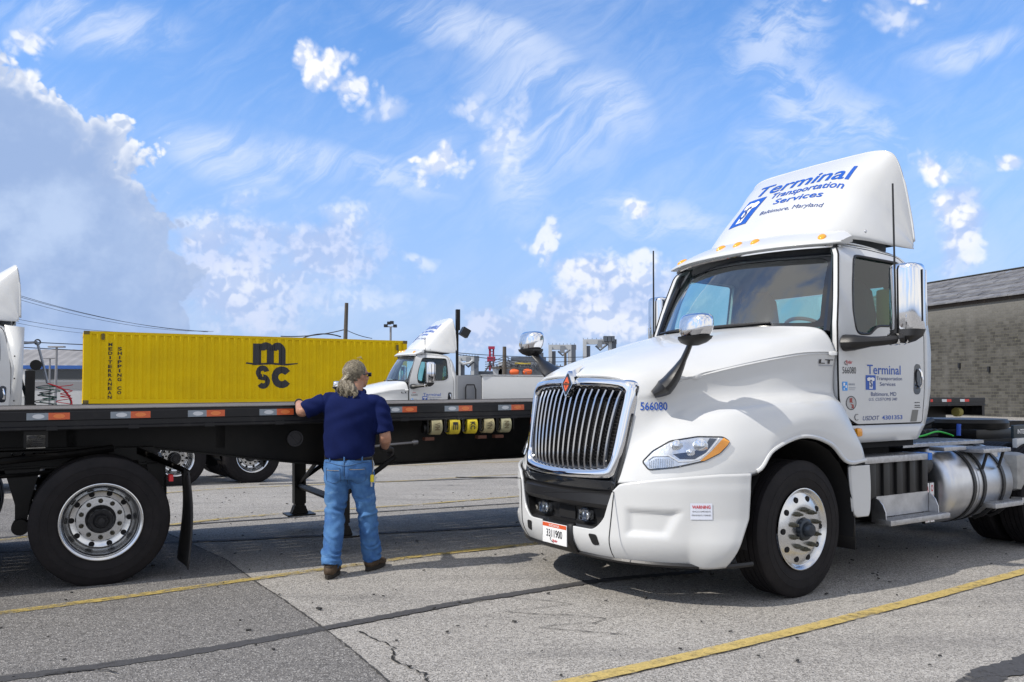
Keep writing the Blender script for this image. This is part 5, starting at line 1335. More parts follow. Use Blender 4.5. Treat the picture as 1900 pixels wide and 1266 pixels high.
# cab extender, stack and hoses behind the left tractor
for s in (1, -1):
    e = MB(); e.add([P3(1.70, s*1.085, 1.15), P3(1.90, s*1.085, 1.15), P3(1.93, s*1.04, 2.66), P3(1.66, s*1.0, 2.69), P3(1.80, s*1.085, 2.0)], [(0, 1, 2, 3, 4)])
    eo = e.build('cab_extender', white, T3); solid(eo, .02, 0)
for z in (1.5, 1.85, 2.2): MB().lathe([(0, 0), (0, .012), (.005, .012)], 10, P3(1.80, 1.10, z), 'y').build('panel_bolt', black_ink, T3)
e = MB(); e.box(P3(2.02, .95, 1.55), (.13, .25, .85)); e.box(P3(2.05, .9, 1.2), (.12, .2, .5)); e.lathe([(-.02, 0), (-.02, .085), (.02, .085), (.02, 0)], 16, P3(2.10, .95, 2.07), 'y'); e.build('exhaust_shield', black_pt, T3)
e = MB(); e.tube([P3(1.93, .9, 2.42), P3(2.12, .9, 2.44)], .02, 8); e.lathe([(-.03, .05), (.03, .05), (.03, .03), (-.03, .03)], 16, P3(2.12, .9, 2.44), 'y'); e.tube([P3(2.12, .9, 2.42), P3(2.20, .9, 2.1), P3(2.27, .9, 1.78)], .022, 6); e.build('hose_tender', mat('tender_steel', (.25, .27, .3), .4, .6), T3)
for nm, mm_, y0, ph in (('suzi_hose', mat('green_hose', (.03, .45, .03), .5), .80, 0), ('suzi_hose', mat('red_hose', (.5, .02, .03), .5), .95, 1.4), ('suzi_hose', mat('black_hose', (.02, .02, .02), .5), .87, 2.6)):
    m2 = {'green': mat('dark_green_hose', (.02, .13, .08), .5)}.get(mm_.name.split('_')[0], mm_)
    h = MB(); pts = catmull([P3(2.27, .9, 1.78), P3(2.50, y0, 1.68), P3(2.62, y0, 1.45), P3(2.45, y0, 1.35), P3(2.2, y0, 1.34)], 6)
    h.tube(pts, .012, 6)
    xc, wd = {'green': (2.28, .13), 'red': (2.50, .10), 'black': (2.22, .12)}[mm_.name.split('_')[0]]
    h.tube([P3(xc+wd*math.sin(i*.9+ph)*(1+.3*math.sin(i*.23+ph))+.03*math.sin(i*.11), y0+.06*math.cos(i*.9+ph), 1.74-.0105*i+.02*math.sin(i*.31+ph)) for i in range(44)], .007, 5); h.build(nm, m2, T3)
# mast with floodlight behind the second tractor
e = MB(); e.box(P3(1.97, .72, 2.5), (.06, .06, 2.8)); e.box(P3(1.98, .74, 3.65), (.10, .10, .55)); e.build('work_light_mast', black_pt, T2)
e = MB(); e.box(P3(2.17, .76, 3.32), (.22, .2, .22), None, Matrix.Rotation(.5, 3, 'Y')); e.build('work_light', black_pl, T2)
# low white box body behind the second tractor
W = empty('box_trailer', (-3.547, 21.985, -.214), R(22.3), 'long low white box trailer coupled behind the far day cab tractor', 'trailer', None)
e = MB(); e.box(P3(7.3, 0, 1.70), (9.6, 2.4, .94), None, None, .03); e.build('box_body', white, W)
e = MB(); e.box(P3(2.16, 0, 1.70), (.66, 2.36, .94), None, None, .02); e.build('front_locker', mat('grey_locker', (.22, .23, .25), .5, .3), W)
e = MB(); e.box(P3(7.3, 0, 1.18), (9.6, 2.2, .12)); e.build('under_frame', black_pt, W)
MB().box(P3(7.3, 0, 2.185), (9.7, 2.44, .03)).build('top_rail', alu_br, W)
e = MB(); e.tube([P3(2.02, 1.26, 1.3), P3(2.02, 1.26, 1.85), P3(2.05, 1.27, 1.93), P3(2.25, 1.27, 1.93), P3(2.3, 1.26, 1.8), P3(2.3, 1.26, 1.3)], .02, 6, black_pl); e.tube([P3(2.02, 1.26, 1.55), P3(2.3, 1.26, 1.55)], .018, 6, black_pl); e.build('grab_rail', black_pl, W)
for u in (9.8, 11.1):
    for s in (1, -1):
        c = copy_tree(dw, W); c.location = P3(u, s*1.035, .495); c.rotation_euler = (0, 0, 0 if s > 0 else math.pi)

# ------------------------------------------------------------------ shipping container on a chassis
yel_c = mat('yellow_container_paint', (.70, .485, .003), .6, spec=.15, var_col=(.60, .41, .004), vscale=.9, bump=.03, bscale=30)
CN = empty('shipping_container', (-15.2, 29.6, -.22), R(28), 'long yellow corrugated shipping container with black lettering and logo', 'container')
Lc, Hc, zc = 12.19, 2.59, 1.35
def corr(x):
    t = (x % .278)/.278
    return .05*(0 if t < .26 else (t-.26)/.22 if t < .48 else 1 if t < .74 else (1-t)/.26)
xs_ = []
x = .16
while x < Lc-.16:
    xs_ += [x+k*.278 for k in (0, .26, .48, .74)]; x += .278
xs_ = [x for x in xs_ if x < Lc-.14]
for y0, s in ((0, 1), (2.44, -1)):
    V_ = []
    for x in xs_:
        for z in (.16, Hc-.10): V_.append((x, y0+s*(.012+corr(x-.16)), zc+z))
    mb = MB(); mb.add(V_, [(2*i, 2*i+2, 2*i+3, 2*i+1) for i in range(len(xs_)-1)]); mb.build('side_wall', yel_c, CN, smooth=False)
mb = MB()
for y0 in (.06, 2.38): mb.box((Lc/2, y0, zc+.08), (Lc, .10, .16)); mb.box((Lc/2, y0, zc+Hc-.05), (Lc-.2, .07, .10))
for x in (.09, Lc-.09):
    for y in (.09, 2.35): mb.box((x, y, zc+Hc/2), (.17, .17, Hc-.02))
for x in (.05, Lc-.05): mb.box((x, 1.22, zc+Hc-.06), (.1, 2.3, .12)); mb.box((x, 1.22, zc+.07), (.1, 2.3, .14))
mb.build('container_frame', yel_c, CN, smooth=False)
mb = MB()
for x in (.09, Lc-.09):
    for y in (.085, 2.355):
        for z in (.06, Hc-.06): MB().box((x, y, zc+z), (.185, .18, .125)).build('corner_casting', mat('dirty_casting', (.16, .12, .03), .7, var=.5, vscale=9), CN)
mb = MB(); mb.add([(0.02+.02*(i % 2), .15+i*.107, zc+z) for i in range(21) for z in (.12, Hc-.1)], [(2*i, 2*i+2, 2*i+3, 2*i+1) for i in range(20)]); mb.box((Lc-.03, 1.22, zc+Hc/2), (.04, 2.2, Hc-.2)); mb.build('end_wall', yel_c, CN, smooth=False)
mb = MB(); mb.box((Lc/2, 1.22, zc+Hc-.02), (Lc-.1, 2.3, .02)); mb.build('container_roof', yel_c, CN, smooth=False)
def cf(off=.009): return lambda a, b: (a, .012+corr(a-.16)-off, zc+b)
def ctext(t, x, y, h, w, **k): text_on(t, black_ink, cf(), x, y, w, h, align='c', bold=.03, sub=.03, name='container_lettering', parent=CN, **k)
for i, ch in enumerate('MEDITERRANEAN'): ctext(ch, .86, 2.07-.158*i, .118, .13 if ch not in 'I' else .045)
for i, ch in enumerate('SHIPPING CO'):
    if ch != ' ': ctext(ch, 1.17, 1.92-.158*i, .118, .13 if ch not in 'I' else .045)
# logo: a heavy m over a wave line over s c
def arc(cx, cz, ro, ri, a0, a1, n=14):
    o_ = [(cx+ro*math.cos(t), cz+ro*math.sin(t)) for t in np.linspace(a0, a1, n)]
    return o_+[(cx+ri*math.cos(t), cz+ri*math.sin(t)) for t in np.linspace(a1, a0, n)]
lx = 6.55
def lp(poly): return plate([(lx+(a-lx)*1.12, .60+(b-.75)*1.20) for a, b in poly], (), .03, cf(.009), 0, mb=LM)
LM = MB()
lp([(lx-.62, 1.52), (lx-.34, 1.52), (lx-.34, 2.17), (lx-.62, 2.17)])
for k in (0, 1):
    cx = lx-.20+.40*k+.02
    lp(arc(cx, 1.95, .27, .03, math.pi, 0)); lp([(cx+.03, 1.52), (cx+.27, 1.52), (cx+.27, 1.955), (cx+.03, 1.955)])
lp([(lx-.86, 1.515), (lx-.55, 1.47), (lx, 1.50), (lx+.5, 1.47), (lx+.93, 1.53), (lx+.93, 1.56), (lx+.5, 1.53), (lx, 1.56), (lx-.55, 1.53), (lx-.84, 1.56)])
lp(arc(lx-.29, 1.23, .235, .06, .25, math.pi*1.45)); lp(arc(lx-.27, .94, .235, .06, -math.pi*.80, math.pi*.5))
lp([(lx-.46, 1.02), (lx-.40, 1.14), (lx-.12, 1.05), (lx-.16, .96)])
lp(arc(lx+.37, 1.085, .36, .13, .62, math.pi*2-.62))
lo = LM.build('container_logo', black_ink, CN, False, fix=False); lo.data.materials.clear(); lo.data.materials.append(mat('container_black', (.02, .02, .025), .5))
for x_, z_ in ((.62, 2.40), (11.75, 2.3)): MB().box((x_, -.002, zc+z_), (.10, .004, .22)).build('container_plate', mat('dirty_casting'), CN)
CH = empty('container_chassis', (-15.2, 29.6, -.22), R(28), 'black skeletal chassis carrying the long yellow container', 'trailer')
mb = MB()
for y in (.8, 1.64): mb.box((Lc/2, y, 1.22), (Lc, .1, .24))
for x in (.2, 3, 6, 9, 12): mb.box((x, 1.22, 1.22), (.12, 2.3, .16))
for x in (9.5, 3.0):
    for y in (.6, 1.84): mb.box((x, y, .62), (.14, .14, 1.2)) if x < 5 else None
mb.build('chassis_frame', black_pt, CH)
for u in (10.0, 11.25):
    for y in (.3, 2.14):
        c = it.copy(); COL.objects.link(c); c.parent = CH; c.location = (u, y, .495)

# ------------------------------------------------------------------ block warehouse on the right
def blockwall_mat():
    m = bpy.data.materials.new('weathered_block_wall'); m.use_nodes = True; nt = m.node_tree; N = nt.nodes; L = nt.links; b = N['Principled BSDF']
    tc = N.new('ShaderNodeTexCoord'); mp = N.new('ShaderNodeMapping'); mp.inputs['Rotation'].default_value = (R(90), 0, 0); L.new(tc.outputs['Object'], mp.inputs[0])
    sx = N.new('ShaderNodeSeparateXYZ'); L.new(tc.outputs['Object'], sx.inputs[0]); cb = N.new('ShaderNodeCombineXYZ'); L.new(sx.outputs[0], cb.inputs[0]); L.new(sx.outputs[2], cb.inputs[1])
    br = N.new('ShaderNodeTexBrick'); L.new(cb.outputs[0], br.inputs['Vector']); br.inputs['Scale'].default_value = 1; br.inputs['Brick Width'].default_value = .42; br.inputs['Row Height'].default_value = .205; br.inputs['Mortar Size'].default_value = .012
    br.inputs['Color1'].default_value = (.040, .038, .034, 1); br.inputs['Color2'].default_value = (.092, .088, .08, 1); br.inputs['Mortar'].default_value = (.12, .115, .085, 1); br.inputs['Bias'].default_value = -.2
    def noise(s, d, sc=None):
        n = N.new('ShaderNodeTexNoise'); n.inputs['Scale'].default_value = s; n.inputs['Detail'].default_value = d; n.inputs['Roughness'].default_value = .65
        if sc:
            q = N.new('ShaderNodeMapping'); q.inputs['Scale'].default_value = sc; L.new(tc.outputs['Object'], q.inputs[0]); L.new(q.outputs[0], n.inputs['Vector'])
        else: L.new(tc.outputs['Object'], n.inputs['Vector'])
        return n.outputs['Fac']
    def mr(x, a, b_, c=0, d=1):
        n = N.new('ShaderNodeMapRange'); L.new(x, n.inputs[0]); n.inputs[1].default_value = a; n.inputs[2].default_value = b_; n.inputs[3].default_value = c; n.inputs[4].default_value = d; return n.outputs[0]
    def mix(f, a, c):
        n = N.new('ShaderNodeMix'); n.data_type = 'RGBA'; L.new(f, n.inputs[0]); L.new(a, n.inputs[6]); n.inputs[7].default_value = (*c, 1); return n.outputs[2]
    c = mix(mr(noise(1.3, 6), .5, .75, 0, .6), br.outputs['Color'], (.13, .125, .112))
    c = mix(mr(noise(.8, 5, (1, 1, .12)), .50, .70, 0, .35), c, (.13, .126, .118))
    hm = mr(sx.outputs[2], 5.6, 7.4, 0, .75); c = mix(hm, c, (.19, .185, .17))
    c = mix(mr(noise(3.2, 4), .64, .72, 0, .5), c, (.24, .225, .14))
    L.new(c, b.inputs['Base Color']); b.inputs['Roughness'].default_value = .95
    bp = N.new('ShaderNodeBump'); bp.inputs['Strength'].default_value = .8; bp.inputs['Distance'].default_value = .02; iv = N.new('ShaderNodeMath'); iv.operation = 'SUBTRACT'; iv.inputs[0].default_value = 1; L.new(br.outputs['Fac'], iv.inputs[1]); L.new(iv.outputs[0], bp.inputs['Height']); L.new(bp.outputs[0], b.inputs['Normal'])
    return m
WH = empty('warehouse', (29.6, 60, 0), math.atan2(-.955, .296), 'long grey concrete block warehouse with a sheeted grey roof on the right', 'building')
# local x runs along the wall towards the camera, local +y goes into the building
bw = blockwall_mat()
mb = MB(); mb.add([(-9, 0, -1), (24, 0, -1), (24, 0, 7.75), (-9, 0, 7.75), (-9, 10, -1), (-9, 10, 7.75), (-9, 5, 10.1)], [(0, 1, 2, 3), (4, 0, 3, 6, 5)]); mb.build('block_wall', bw, WH, smooth=False)
roof = mat('grey_roof_sheet', (.085, .085, .092), .75, bump=.6, bscale=3, var_col=(.15, .15, .155), vscale=1.2, vdetail=8, vlo=.42, vhi=.6)
courses = [(-.35, 7.72), (.30, 8.03), (1.0, 8.36), (1.8, 8.73), (2.5, 9.06), (3.3, 9.44), (4.2, 9.86), (5.0, 10.22)]
for i in range(len(courses)-1):
    (y0, z0), (y1, z1) = courses[i], courses[i+1]; k = MB(); x = -9.3
    while x < 24:
        w = random.uniform(1.6, 2.6); dz = random.uniform(0, .035)
        k.add([(x, y0, z0+.05+dz), (x+w, y0, z0+.05+random.uniform(0, .04)), (x+w, y1+.12, z1+.055), (x, y1+.12, z1+.055), (x, y0, z0-.02), (x+w, y0, z0-.02)], [(0, 1, 2, 3), (4, 5, 1, 0)]); x += w+.02
    k.build('roof_sheet', roof if i % 2 else mat('grey_roof_sheet_pale', (.12, .12, .128), .7, bump=.7, bscale=4, var_col=(.19, .19, .195), vscale=1.5, vdetail=8, vlo=.42, vhi=.6), WH, smooth=False)
MB().box((7.5, 5.0, 10.27), (33.4, .35, .06)).build('roof_ridge', mat('ridge_cap', (.05, .055, .05), .7), WH)
mb = MB(); mb.box((7.5, -.06, 7.60), (33, .14, .20)); mb.build('eaves_board', mat('rotten_eaves', (.035, .025, .018), .8), WH)
mb = MB(); mb.add([(-9, 5, 10.1), (24, 5, 10.1), (24, 10, 7.75), (-9, 10, 7.75)], [(0, 1, 2, 3)]); mb.build('rear_roof', roof, WH)
for u, z in ((3.2, 3.4), (5.6, 3.1)): MB().box((u, -.06, z), (.16, .12, .34)).build('wall_box', black_pl, WH)

# ------------------------------------------------------------------ low terminal building far left
BD = empty('terminal_building', (-60, 84, 0), R(5), 'low far off building with corrugated roof and blue eaves on the left', 'building')
g_roof = mat('corrugated_roof', (.26, .25, .245), .6, var=.25, vscale=.6)
mb = MB(); xs2 = np.arange(-25, 28, .5)
V_ = []
for i, x in enumerate(xs2): V_ += [(x, 0, 4.35+.0*(i % 2)+.06*(i % 2)), (x, 6.5, 6.3+.06*(i % 2))]
mb.add(V_, [(2*i, 2*i+2, 2*i+3, 2*i+1) for i in range(len(xs2)-1)]); mb.build('roof', g_roof, BD, smooth=False)
MB().box((1, -.1, 4.2), (53, .2, .35)).build('blue_fascia', mat('blue_fascia', (.02, .09, .33), .5), BD)
MB().box((1, .3, 1.0), (53, .2, 6.2)).build('wall', mat('pale_rendered_wall', (.42, .43, .44), .8, var=.15, vscale=.5), BD)
mb = MB()
for k in range(8): 
    pass
for k in range(9):
    MB().box((-22+5.9*k, .17, 3.45), (5.3, .08, 1.0), mat('dark_window_band', (.04, .045, .05), .2)).build('window', MAT['dark_window_band'], BD)
    MB().box((-22+5.9*k, .17, 2.35), (5.3, .08, .75), mat('grey_panel_band', (.20, .20, .21), .6)).build('wall_panel', MAT['grey_panel_band'], BD)
for k in range(10): MB().box((-24.95+5.9*k, .10, 2.6), (.35, .2, 2.8)).build('pilaster', mat('pale_pilaster', (.6, .6, .6), .7), BD)
# parked red and white vehicle tops, distant
# ------------------------------------------------------------------ poles, masts and wires
wood = mat('weathered_pole', (.10, .085, .07), .85, var=.4, vscale=2)
galv = mat('galvanised_pole', (.25, .25, .26), .5, .4)
def pole(name, x, y, h, r, m, label, cat, lean=0, extra=None, group=None):
    E_ = empty(name, (x, y, gz(x, y)), 0, label, cat, group)
    MB().tube([(0, 0, 0), (lean*.5, 0, h/2), (lean, 0, h)], [r*1.25, r*1.1, r*.9], 8, m).build('pole_shaft', m, E_)
    if extra: extra(E_, h, lean)
    return E_
def at(x, y, Y): return ((x-950)/1550.*Y, Y, 1.48+(731-y)/1550.*Y)
def lamp_head(E_, h, lean):
    MB().box((lean, 0, h+.05), (1.2, .35, .12), None, None, .04).build('lamp_head', galv, E_)
p = at(103, 645, 62); pole('lamp_post', p[0], 62, p[2]+.22, .09, galv, 'taller thin grey lamp post between the left tractor and the yellow container', 'lamp post', .05, lamp_head, 'grey lamp posts beyond the left tractor')
p = at(92, 666, 75); pole('lamp_post', p[0], 75, p[2]+.22, .08, galv, 'shorter thin grey lamp post left of the taller one by the yellow container', 'lamp post', 0, lamp_head, 'grey lamp posts beyond the left tractor')
p = at(640, 562, 70); wp = pole('utility_pole', p[0]-.15, 70, p[2]+.22, .17, wood, 'bare leaning wooden utility pole rising behind the yellow container', 'utility pole', .25)
def cluster(E_, h, lean):
    for k in range(4):
        a = k*math.pi/2+.4; MB().box((.55*math.cos(a), .4*math.sin(a), h+.1+.35*(k % 2)), (.42, .42, .34), black_pl, None, .05).build('floodlight', black_pl, E_)
    MB().tube([(-.7, 0, h), (.7, 0, h)], .06, 6).build('cross_arm', galv, E_)
p = at(724, 606, 95); pole('floodlight_mast', p[0], 95, p[2]+.2, .13, galv, 'thin mast with a cluster of four dark floodlights behind the container', 'light mast', .03, cluster)
def arms(E_, h, lean):
    for k in range(3): 
        MB().box((lean, 0, h-2.0-1.1*k), (2.6, .14, .14)).build('cross_arm', wood, E_)
        mbb = MB()
        for x_ in (-1.2, -.7, .7, 1.2): mbb.lathe([(0, .05), (.22, .07), (.24, 0)], 8, (x_, 0, h-1.95-1.1*k), 'z')
        tag(mbb.build('insulators', black_pl, E_), kind='stuff')
p = at(936, 643, 78); pole('utility_pole', p[0], 78, p[2]+.2, .19, wood, 'dark wooden pole with cross arms beside the red crane', 'utility pole', 0, arms)
p = at(1049, 657, 120); pole('utility_pole', p[0], 120, p[2]+.2, .2, wood, 'small wooden pole with cross arms in front of the grey ship gantry', 'utility pole', 0, arms)
wire = mat('cable', (.03, .03, .035), .7)
def cable(P_, Q_, sag, r, label, group):
    p, q = Vector(P_), Vector(Q_); pts = [p.lerp(q, t)-Vector((0, 0, sag*4*t*(1-t))) for t in np.linspace(0, 1, 14)]
    tag(MB().tube(pts, r, 4).build('cable', wire, None), label, 'cable', group)
G1 = 'overhead lines over the yellow container'
cable(at(-60, 518, 40), at(385, 616, 58), .5, .012, 'thick upper overhead line falling from the left tractor to the container roof', G1)
cable(at(-60, 522, 40), at(390, 615, 58), .5, .012, 'overhead line just under the uppermost one above the container', G1)
cable(at(-60, 526, 40), at(395, 615, 58), .62, .010, 'third overhead line of the upper bunch above the container', G1)
cable(at(-60, 572, 45), at(250, 617, 58), .3, .012, 'middle overhead line ending at the near top corner of the container', G1)
cable(at(-60, 578, 45), at(240, 622, 60), .35, .010, 'thin slack overhead line just below the middle one', G1)
cable(at(-60, 628, 60), at(330, 645, 75), .1, .035, 'upper of two dark level lines left of the container', G1)
cable(at(-60, 638, 60), at(330, 657, 75), .1, .035, 'lower of two dark level lines left of the container', G1)
cable(at(520, 624, 68), at(637, 612, 70), .2, .04, 'dark line reaching the leaning pole from the left', G1)
cable(at(641, 612, 70), at(690, 628, 72), .1, .03, 'dark line falling to the right of the leaning pole', G1)
cable(at(560, 628, 68), at(632, 625, 70), -.3, .05, 'short bowed line low on the leaning pole', G1)
cable(at(850, 655, 70), at(1100, 662, 90), .2, .03, 'upper line crossing the far wooden pole', 'lines by the far wooden pole')
cable(at(850, 658, 70), at(1100, 668, 90), .4, .03, 'second line crossing the far wooden pole', 'lines by the far wooden pole')
for k in range(4):
    w_ = ('uppermost', 'second', 'third', 'lowest')[k]; cable(at(900, 672+4*k, 78), at(934, 662+5*k, 78), .1, .03, w_+' short line reaching the far wooden pole from the red crane side', 'lines by the far wooden pole'); cable(at(938, 662+5*k, 78), at(985, 674+5*k, 84), .15, .03, w_+' short line leaving the far wooden pole towards the hood mirror', 'lines by the far wooden pole')


# ------------------------------------------------------------------ ship, gantries, red crane
ZS = 190
ship_g = mat('grey_ship_paint', (.20, .22, .25), .6, var=.2, vscale=.1); ship_w = mat('pale_ship_paint', (.42, .44, .46), .6, var=.2, vscale=.1)
dkg = mat('dark_grey_steel', (.075, .09, .115), .6)
SH = empty('cargo_ship', (0, ZS, 0), 0, 'grey cargo ship with twin orange lifeboats and tall gantry towers on the horizon', 'ship')
def sp(x, y, Z_=ZS): q = at(x, y, Z_); return (q[0], q[2])
def sbox(x0, x1, y0, y1, d, m, nm, Y=0, par=None):
    a = sp(x0, y1, ZS+Y); b = sp(x1, y0, ZS+Y)
    return MB().box(((a[0]+b[0])/2, Y, (a[1]+b[1])/2), (b[0]-a[0], d, b[1]-a[1]), m).build(nm, m, par or SH, False)
sbox(850, 1400, 697, 745, 14, ship_g, 'hull', 8)
sbox(875, 940, 690, 698, 10, dkg, 'deck_house', 6); sbox(940, 1020, 672, 698, 12, ship_g, 'superstructure', 6); sbox(948, 1012, 664, 673, 8, dkg, 'bridge', 6)
sbox(955, 985, 673, 676, .4, mat('yellow_stripe', (.45, .36, .05)), 'bridge_stripe', -1)
for k in range(9): sbox(946+7*k, 950+7*k, 677, 681, .3, mat('dark_window_band'), 'window', -.4)
sbox(1000, 1008, 655, 666, 3, dkg, 'funnel', 4)
for x0, x1, y0 in ((915, 935, 680), (925, 932, 672)): sbox(x0, x1, y0, 698, 3, ship_w, 'deck_house', 0)
for k in range(2):
    a = sp(945+24*k, 691); b = sp(963+24*k, 691); lb_ = MB(); cx = (a[0]+b[0])/2; w = b[0]-a[0]
    for t0 in (0,): lb_.lathe([(-w/2, 0), (-w/2*.92, .45), (-w/2*.6, .62), (w/2*.6, .62), (w/2*.92, .45), (w/2, 0)], 14, (cx, -2.6, a[1]), 'x')
    lb_.box((cx, -2.6, a[1]+.55), (w*.35, .7, .35)); lb_.build('lifeboat', mat('lifeboat_orange', (.72, .13, .03), .4), SH)
    sbox(943+24*k, 944+24*k, 680, 697, .4, dkg, 'davit', -3); sbox(964+24*k, 965+24*k, 680, 697, .4, dkg, 'davit', -3)
def gantry(x0, x1, y0, y1, label_dark, par, legs=True):
    sbox(x0, x0+6, y0+3, y1, 1.5, ship_w, 'gantry_leg', 0, par); sbox(x0+6, x0+13, y0+12, y1, 1.2, dkg, 'gantry_leg', .2, par)
    sbox(x1-9, x1-1, y0, y1, 1.5, dkg, 'gantry_leg', 0, par); sbox(x1-15, x1-9, y0+1, y1, 1.5, ship_w, 'gantry_leg', .1, par)
    sbox(x0, x1, y0, y0+9, 1.2, ship_w, 'gantry_beam', .4, par); sbox((x0+x1)/2-4, (x0+x1)/2+4, y0+2, y0+15, 1.6, ship_g, 'trolley', .2, par)
    for k in range(8): sbox(x0+(x1-x0)*k/7.5, x0+(x1-x0)*k/7.5+.7, y0-3, y0, .2, dkg, 'rail_post', 0, par)
    a = sp((x0+x1)/2-8, y0+12); b = sp((x0+x1)/2+14, y0+9); c = sp((x0+x1)/2, y0+20)
    MB().tube([(a[0], -.5, a[1]), (c[0], -.5, c[1]), (b[0], -.5, b[1])], .25, 5).build('hook_block', dkg, par)
gantry(1018, 1069, 640, 700, '', SH); gantry(1082, 1144, 630, 690, '', SH)
for k in range(3): sbox(1120+7*k, 1126+7*k, 624, 634, 2, dkg, 'crane_cab', -.5)
GT = empty('ship_gantry', (0, ZS, 0), 0, 'pale grey gantry frame just right of the far tractor', 'gantry')
gantry(849, 889, 661, 702, '', GT)
a = sp(855, 667); 
MB().tube([(sp(853, 671)[0], -1, sp(853, 671)[1]), (sp(860, 676)[0], -1, sp(860, 676)[1]), (sp(872, 674)[0], -1, sp(872, 674)[1]), (sp(878, 669)[0], -1, sp(878, 669)[1])], .35, 6).build('gantry_cradle', ship_w, GT)
e = MB()
for k in range(70):
    x_ = random.uniform(905, 1140); y_ = random.uniform(683, 697); h_ = random.choice((2, 3, 4, 6, 10)); w_ = random.choice((.8, 1.2, 2, 4, 6))
    if h_ > 5: w_ = .7
    a = sp(x_, y_); b = sp(x_+w_, y_-h_)
    e.box(((a[0]+b[0])/2, random.uniform(-4, 2), (a[1]+b[1])/2), (b[0]-a[0], .8, b[1]-a[1]), random.choice((ship_w, ship_g, dkg, dkg)))
tag(e.build('deck_gear', dkg, SH, False), kind='stuff')
e = MB()
for k in range(26):
    x_ = random.uniform(915, 1020); a = sp(x_, 690); b = sp(x_+random.uniform(-14, 14), random.uniform(660, 676)); e.tube([(a[0], -1, a[1]), (b[0], -1, b[1])], .07, 4)
tag(e.build('rigging', dkg, SH, False), kind='stuff')
RC = empty('harbour_crane', (0, ZS, 0), 0, 'red harbour crane tower standing behind the grey ship', 'crane')
redc = mat('crane_red', (.33, .02, .06), .5)
for x0, x1, y0, y1 in ((907, 911, 645, 688), (914, 917, 645, 688)): sbox(x0, x1, y0, y1, 1, redc, 'crane_leg', 20, RC)
sbox(906, 918, 643, 648, 1.6, redc, 'crane_head', 19, RC); sbox(904, 919, 662, 671, 1.6, redc, 'machine_house', 19, RC)
for y_ in (652, 657, 676, 682): sbox(907, 917, y_, y_+1, .5, redc, 'crane_brace', 20, RC)
MB().tube([(sp(892, 690)[0], 19, sp(892, 690)[1]), (sp(906, 668)[0], 19, sp(906, 668)[1])], .22, 5).build('crane_boom', dkg, RC)
# a low line of sheds and yard along the horizon so that the far ground does not end bare
YD = empty('yard_buildings', (0, 260, 0), 0, 'low hazy row of yard sheds along the far horizon', 'buildings')
x = -260
while x < 330:
    w = random.uniform(18, 46); h = random.uniform(2.2, 5)
    MB().box((x+w/2, random.uniform(0, 30), h/2-.2), (w, 14, h), None).build('shed', mat(['shed_grey', 'shed_blue_grey', 'shed_dark'][int(abs(x)) % 3], [(.20, .21, .22), (.16, .19, .23), (.10, .11, .12)][int(abs(x)) % 3], .8), YD, False); x += w+random.uniform(1, 12)
# ------------------------------------------------------------------ the man
PS = empty('person', (-1.305, 6.95, 0), R(-3), 'grey haired man in navy polo shirt and jeans, seen from behind at the flatbed', 'person')
skin_m = mat('skin', (.42, .225, .145), .5, var_col=(.34, .16, .10), vscale=18, bump=.1, bscale=80)
shirt_m = mat('navy_polo_cloth', (.007, .0135, .072), .9, spec=.1, bump=.25, bscale=260, var=.25, vscale=5)
hair_m = mat('grey_blond_hair', (.20, .17, .12), .5, var_col=(.09, .072, .05), vscale=30, bump=.5, bscale=120)
glove_m = mat('black_glove', (.02, .018, .018), .7)
belt_m = mat('black_belt', (.012, .011, .012), .45)
boot_m = mat('brown_work_boot', (.075, .045, .022), .75, var_col=(.035, .022, .012), vscale=14, bump=.3, bscale=60)
sole_m = mat('boot_sole', (.02, .016, .012), .8)
def jeans_mat():
    m = bpy.data.materials.new('faded_denim'); m.use_nodes = True; nt = m.node_tree; N = nt.nodes; L = nt.links; b = N['Principled BSDF']
    tc = N.new('ShaderNodeTexCoord')
    def noise(s, d, sc=(1, 1, 1)):
        q = N.new('ShaderNodeMapping'); q.inputs['Scale'].default_value = sc; L.new(tc.outputs['Object'], q.inputs[0])
        n = N.new('ShaderNodeTexNoise'); n.inputs['Scale'].default_value = s; n.inputs['Detail'].default_value = d; n.inputs['Roughness'].default_value = .65; L.new(q.outputs[0], n.inputs['Vector']); return n.outputs['Fac']
    def mr(x, a, c, lo=0, hi=1):
        n = N.new('ShaderNodeMapRange'); L.new(x, n.inputs[0]); n.inputs[1].default_value = a; n.inputs[2].default_value = c; n.inputs[3].default_value = lo; n.inputs[4].default_value = hi; return n.outputs[0]
    def mix(f, a, c):
        n = N.new('ShaderNodeMix'); n.data_type = 'RGBA'; L.new(f, n.inputs[0])
        if isinstance(a, tuple): n.inputs[6].default_value = (*a, 1)
        else: L.new(a, n.inputs[6])
        n.inputs[7].default_value = (*c, 1); return n.outputs[2]
    c = mix(mr(noise(5, 5), .38, .66), (.028, .098, .27), (.075, .195, .40))
    c = mix(mr(noise(9, 4, (1, 1, 2.2)), .60, .78, 0, .7), c, (.17, .32, .52))
    L.new(c, b.inputs['Base Color']); b.inputs['Roughness'].default_value = .9
    bp = N.new('ShaderNodeBump'); bp.inputs['Strength'].default_value = .35; bp.inputs['Distance'].default_value = .004; L.new(noise(160, 3), bp.inputs['Height']); L.new(bp.outputs[0], b.inputs['Normal'])
    return m
jeans_m = jeans_mat()
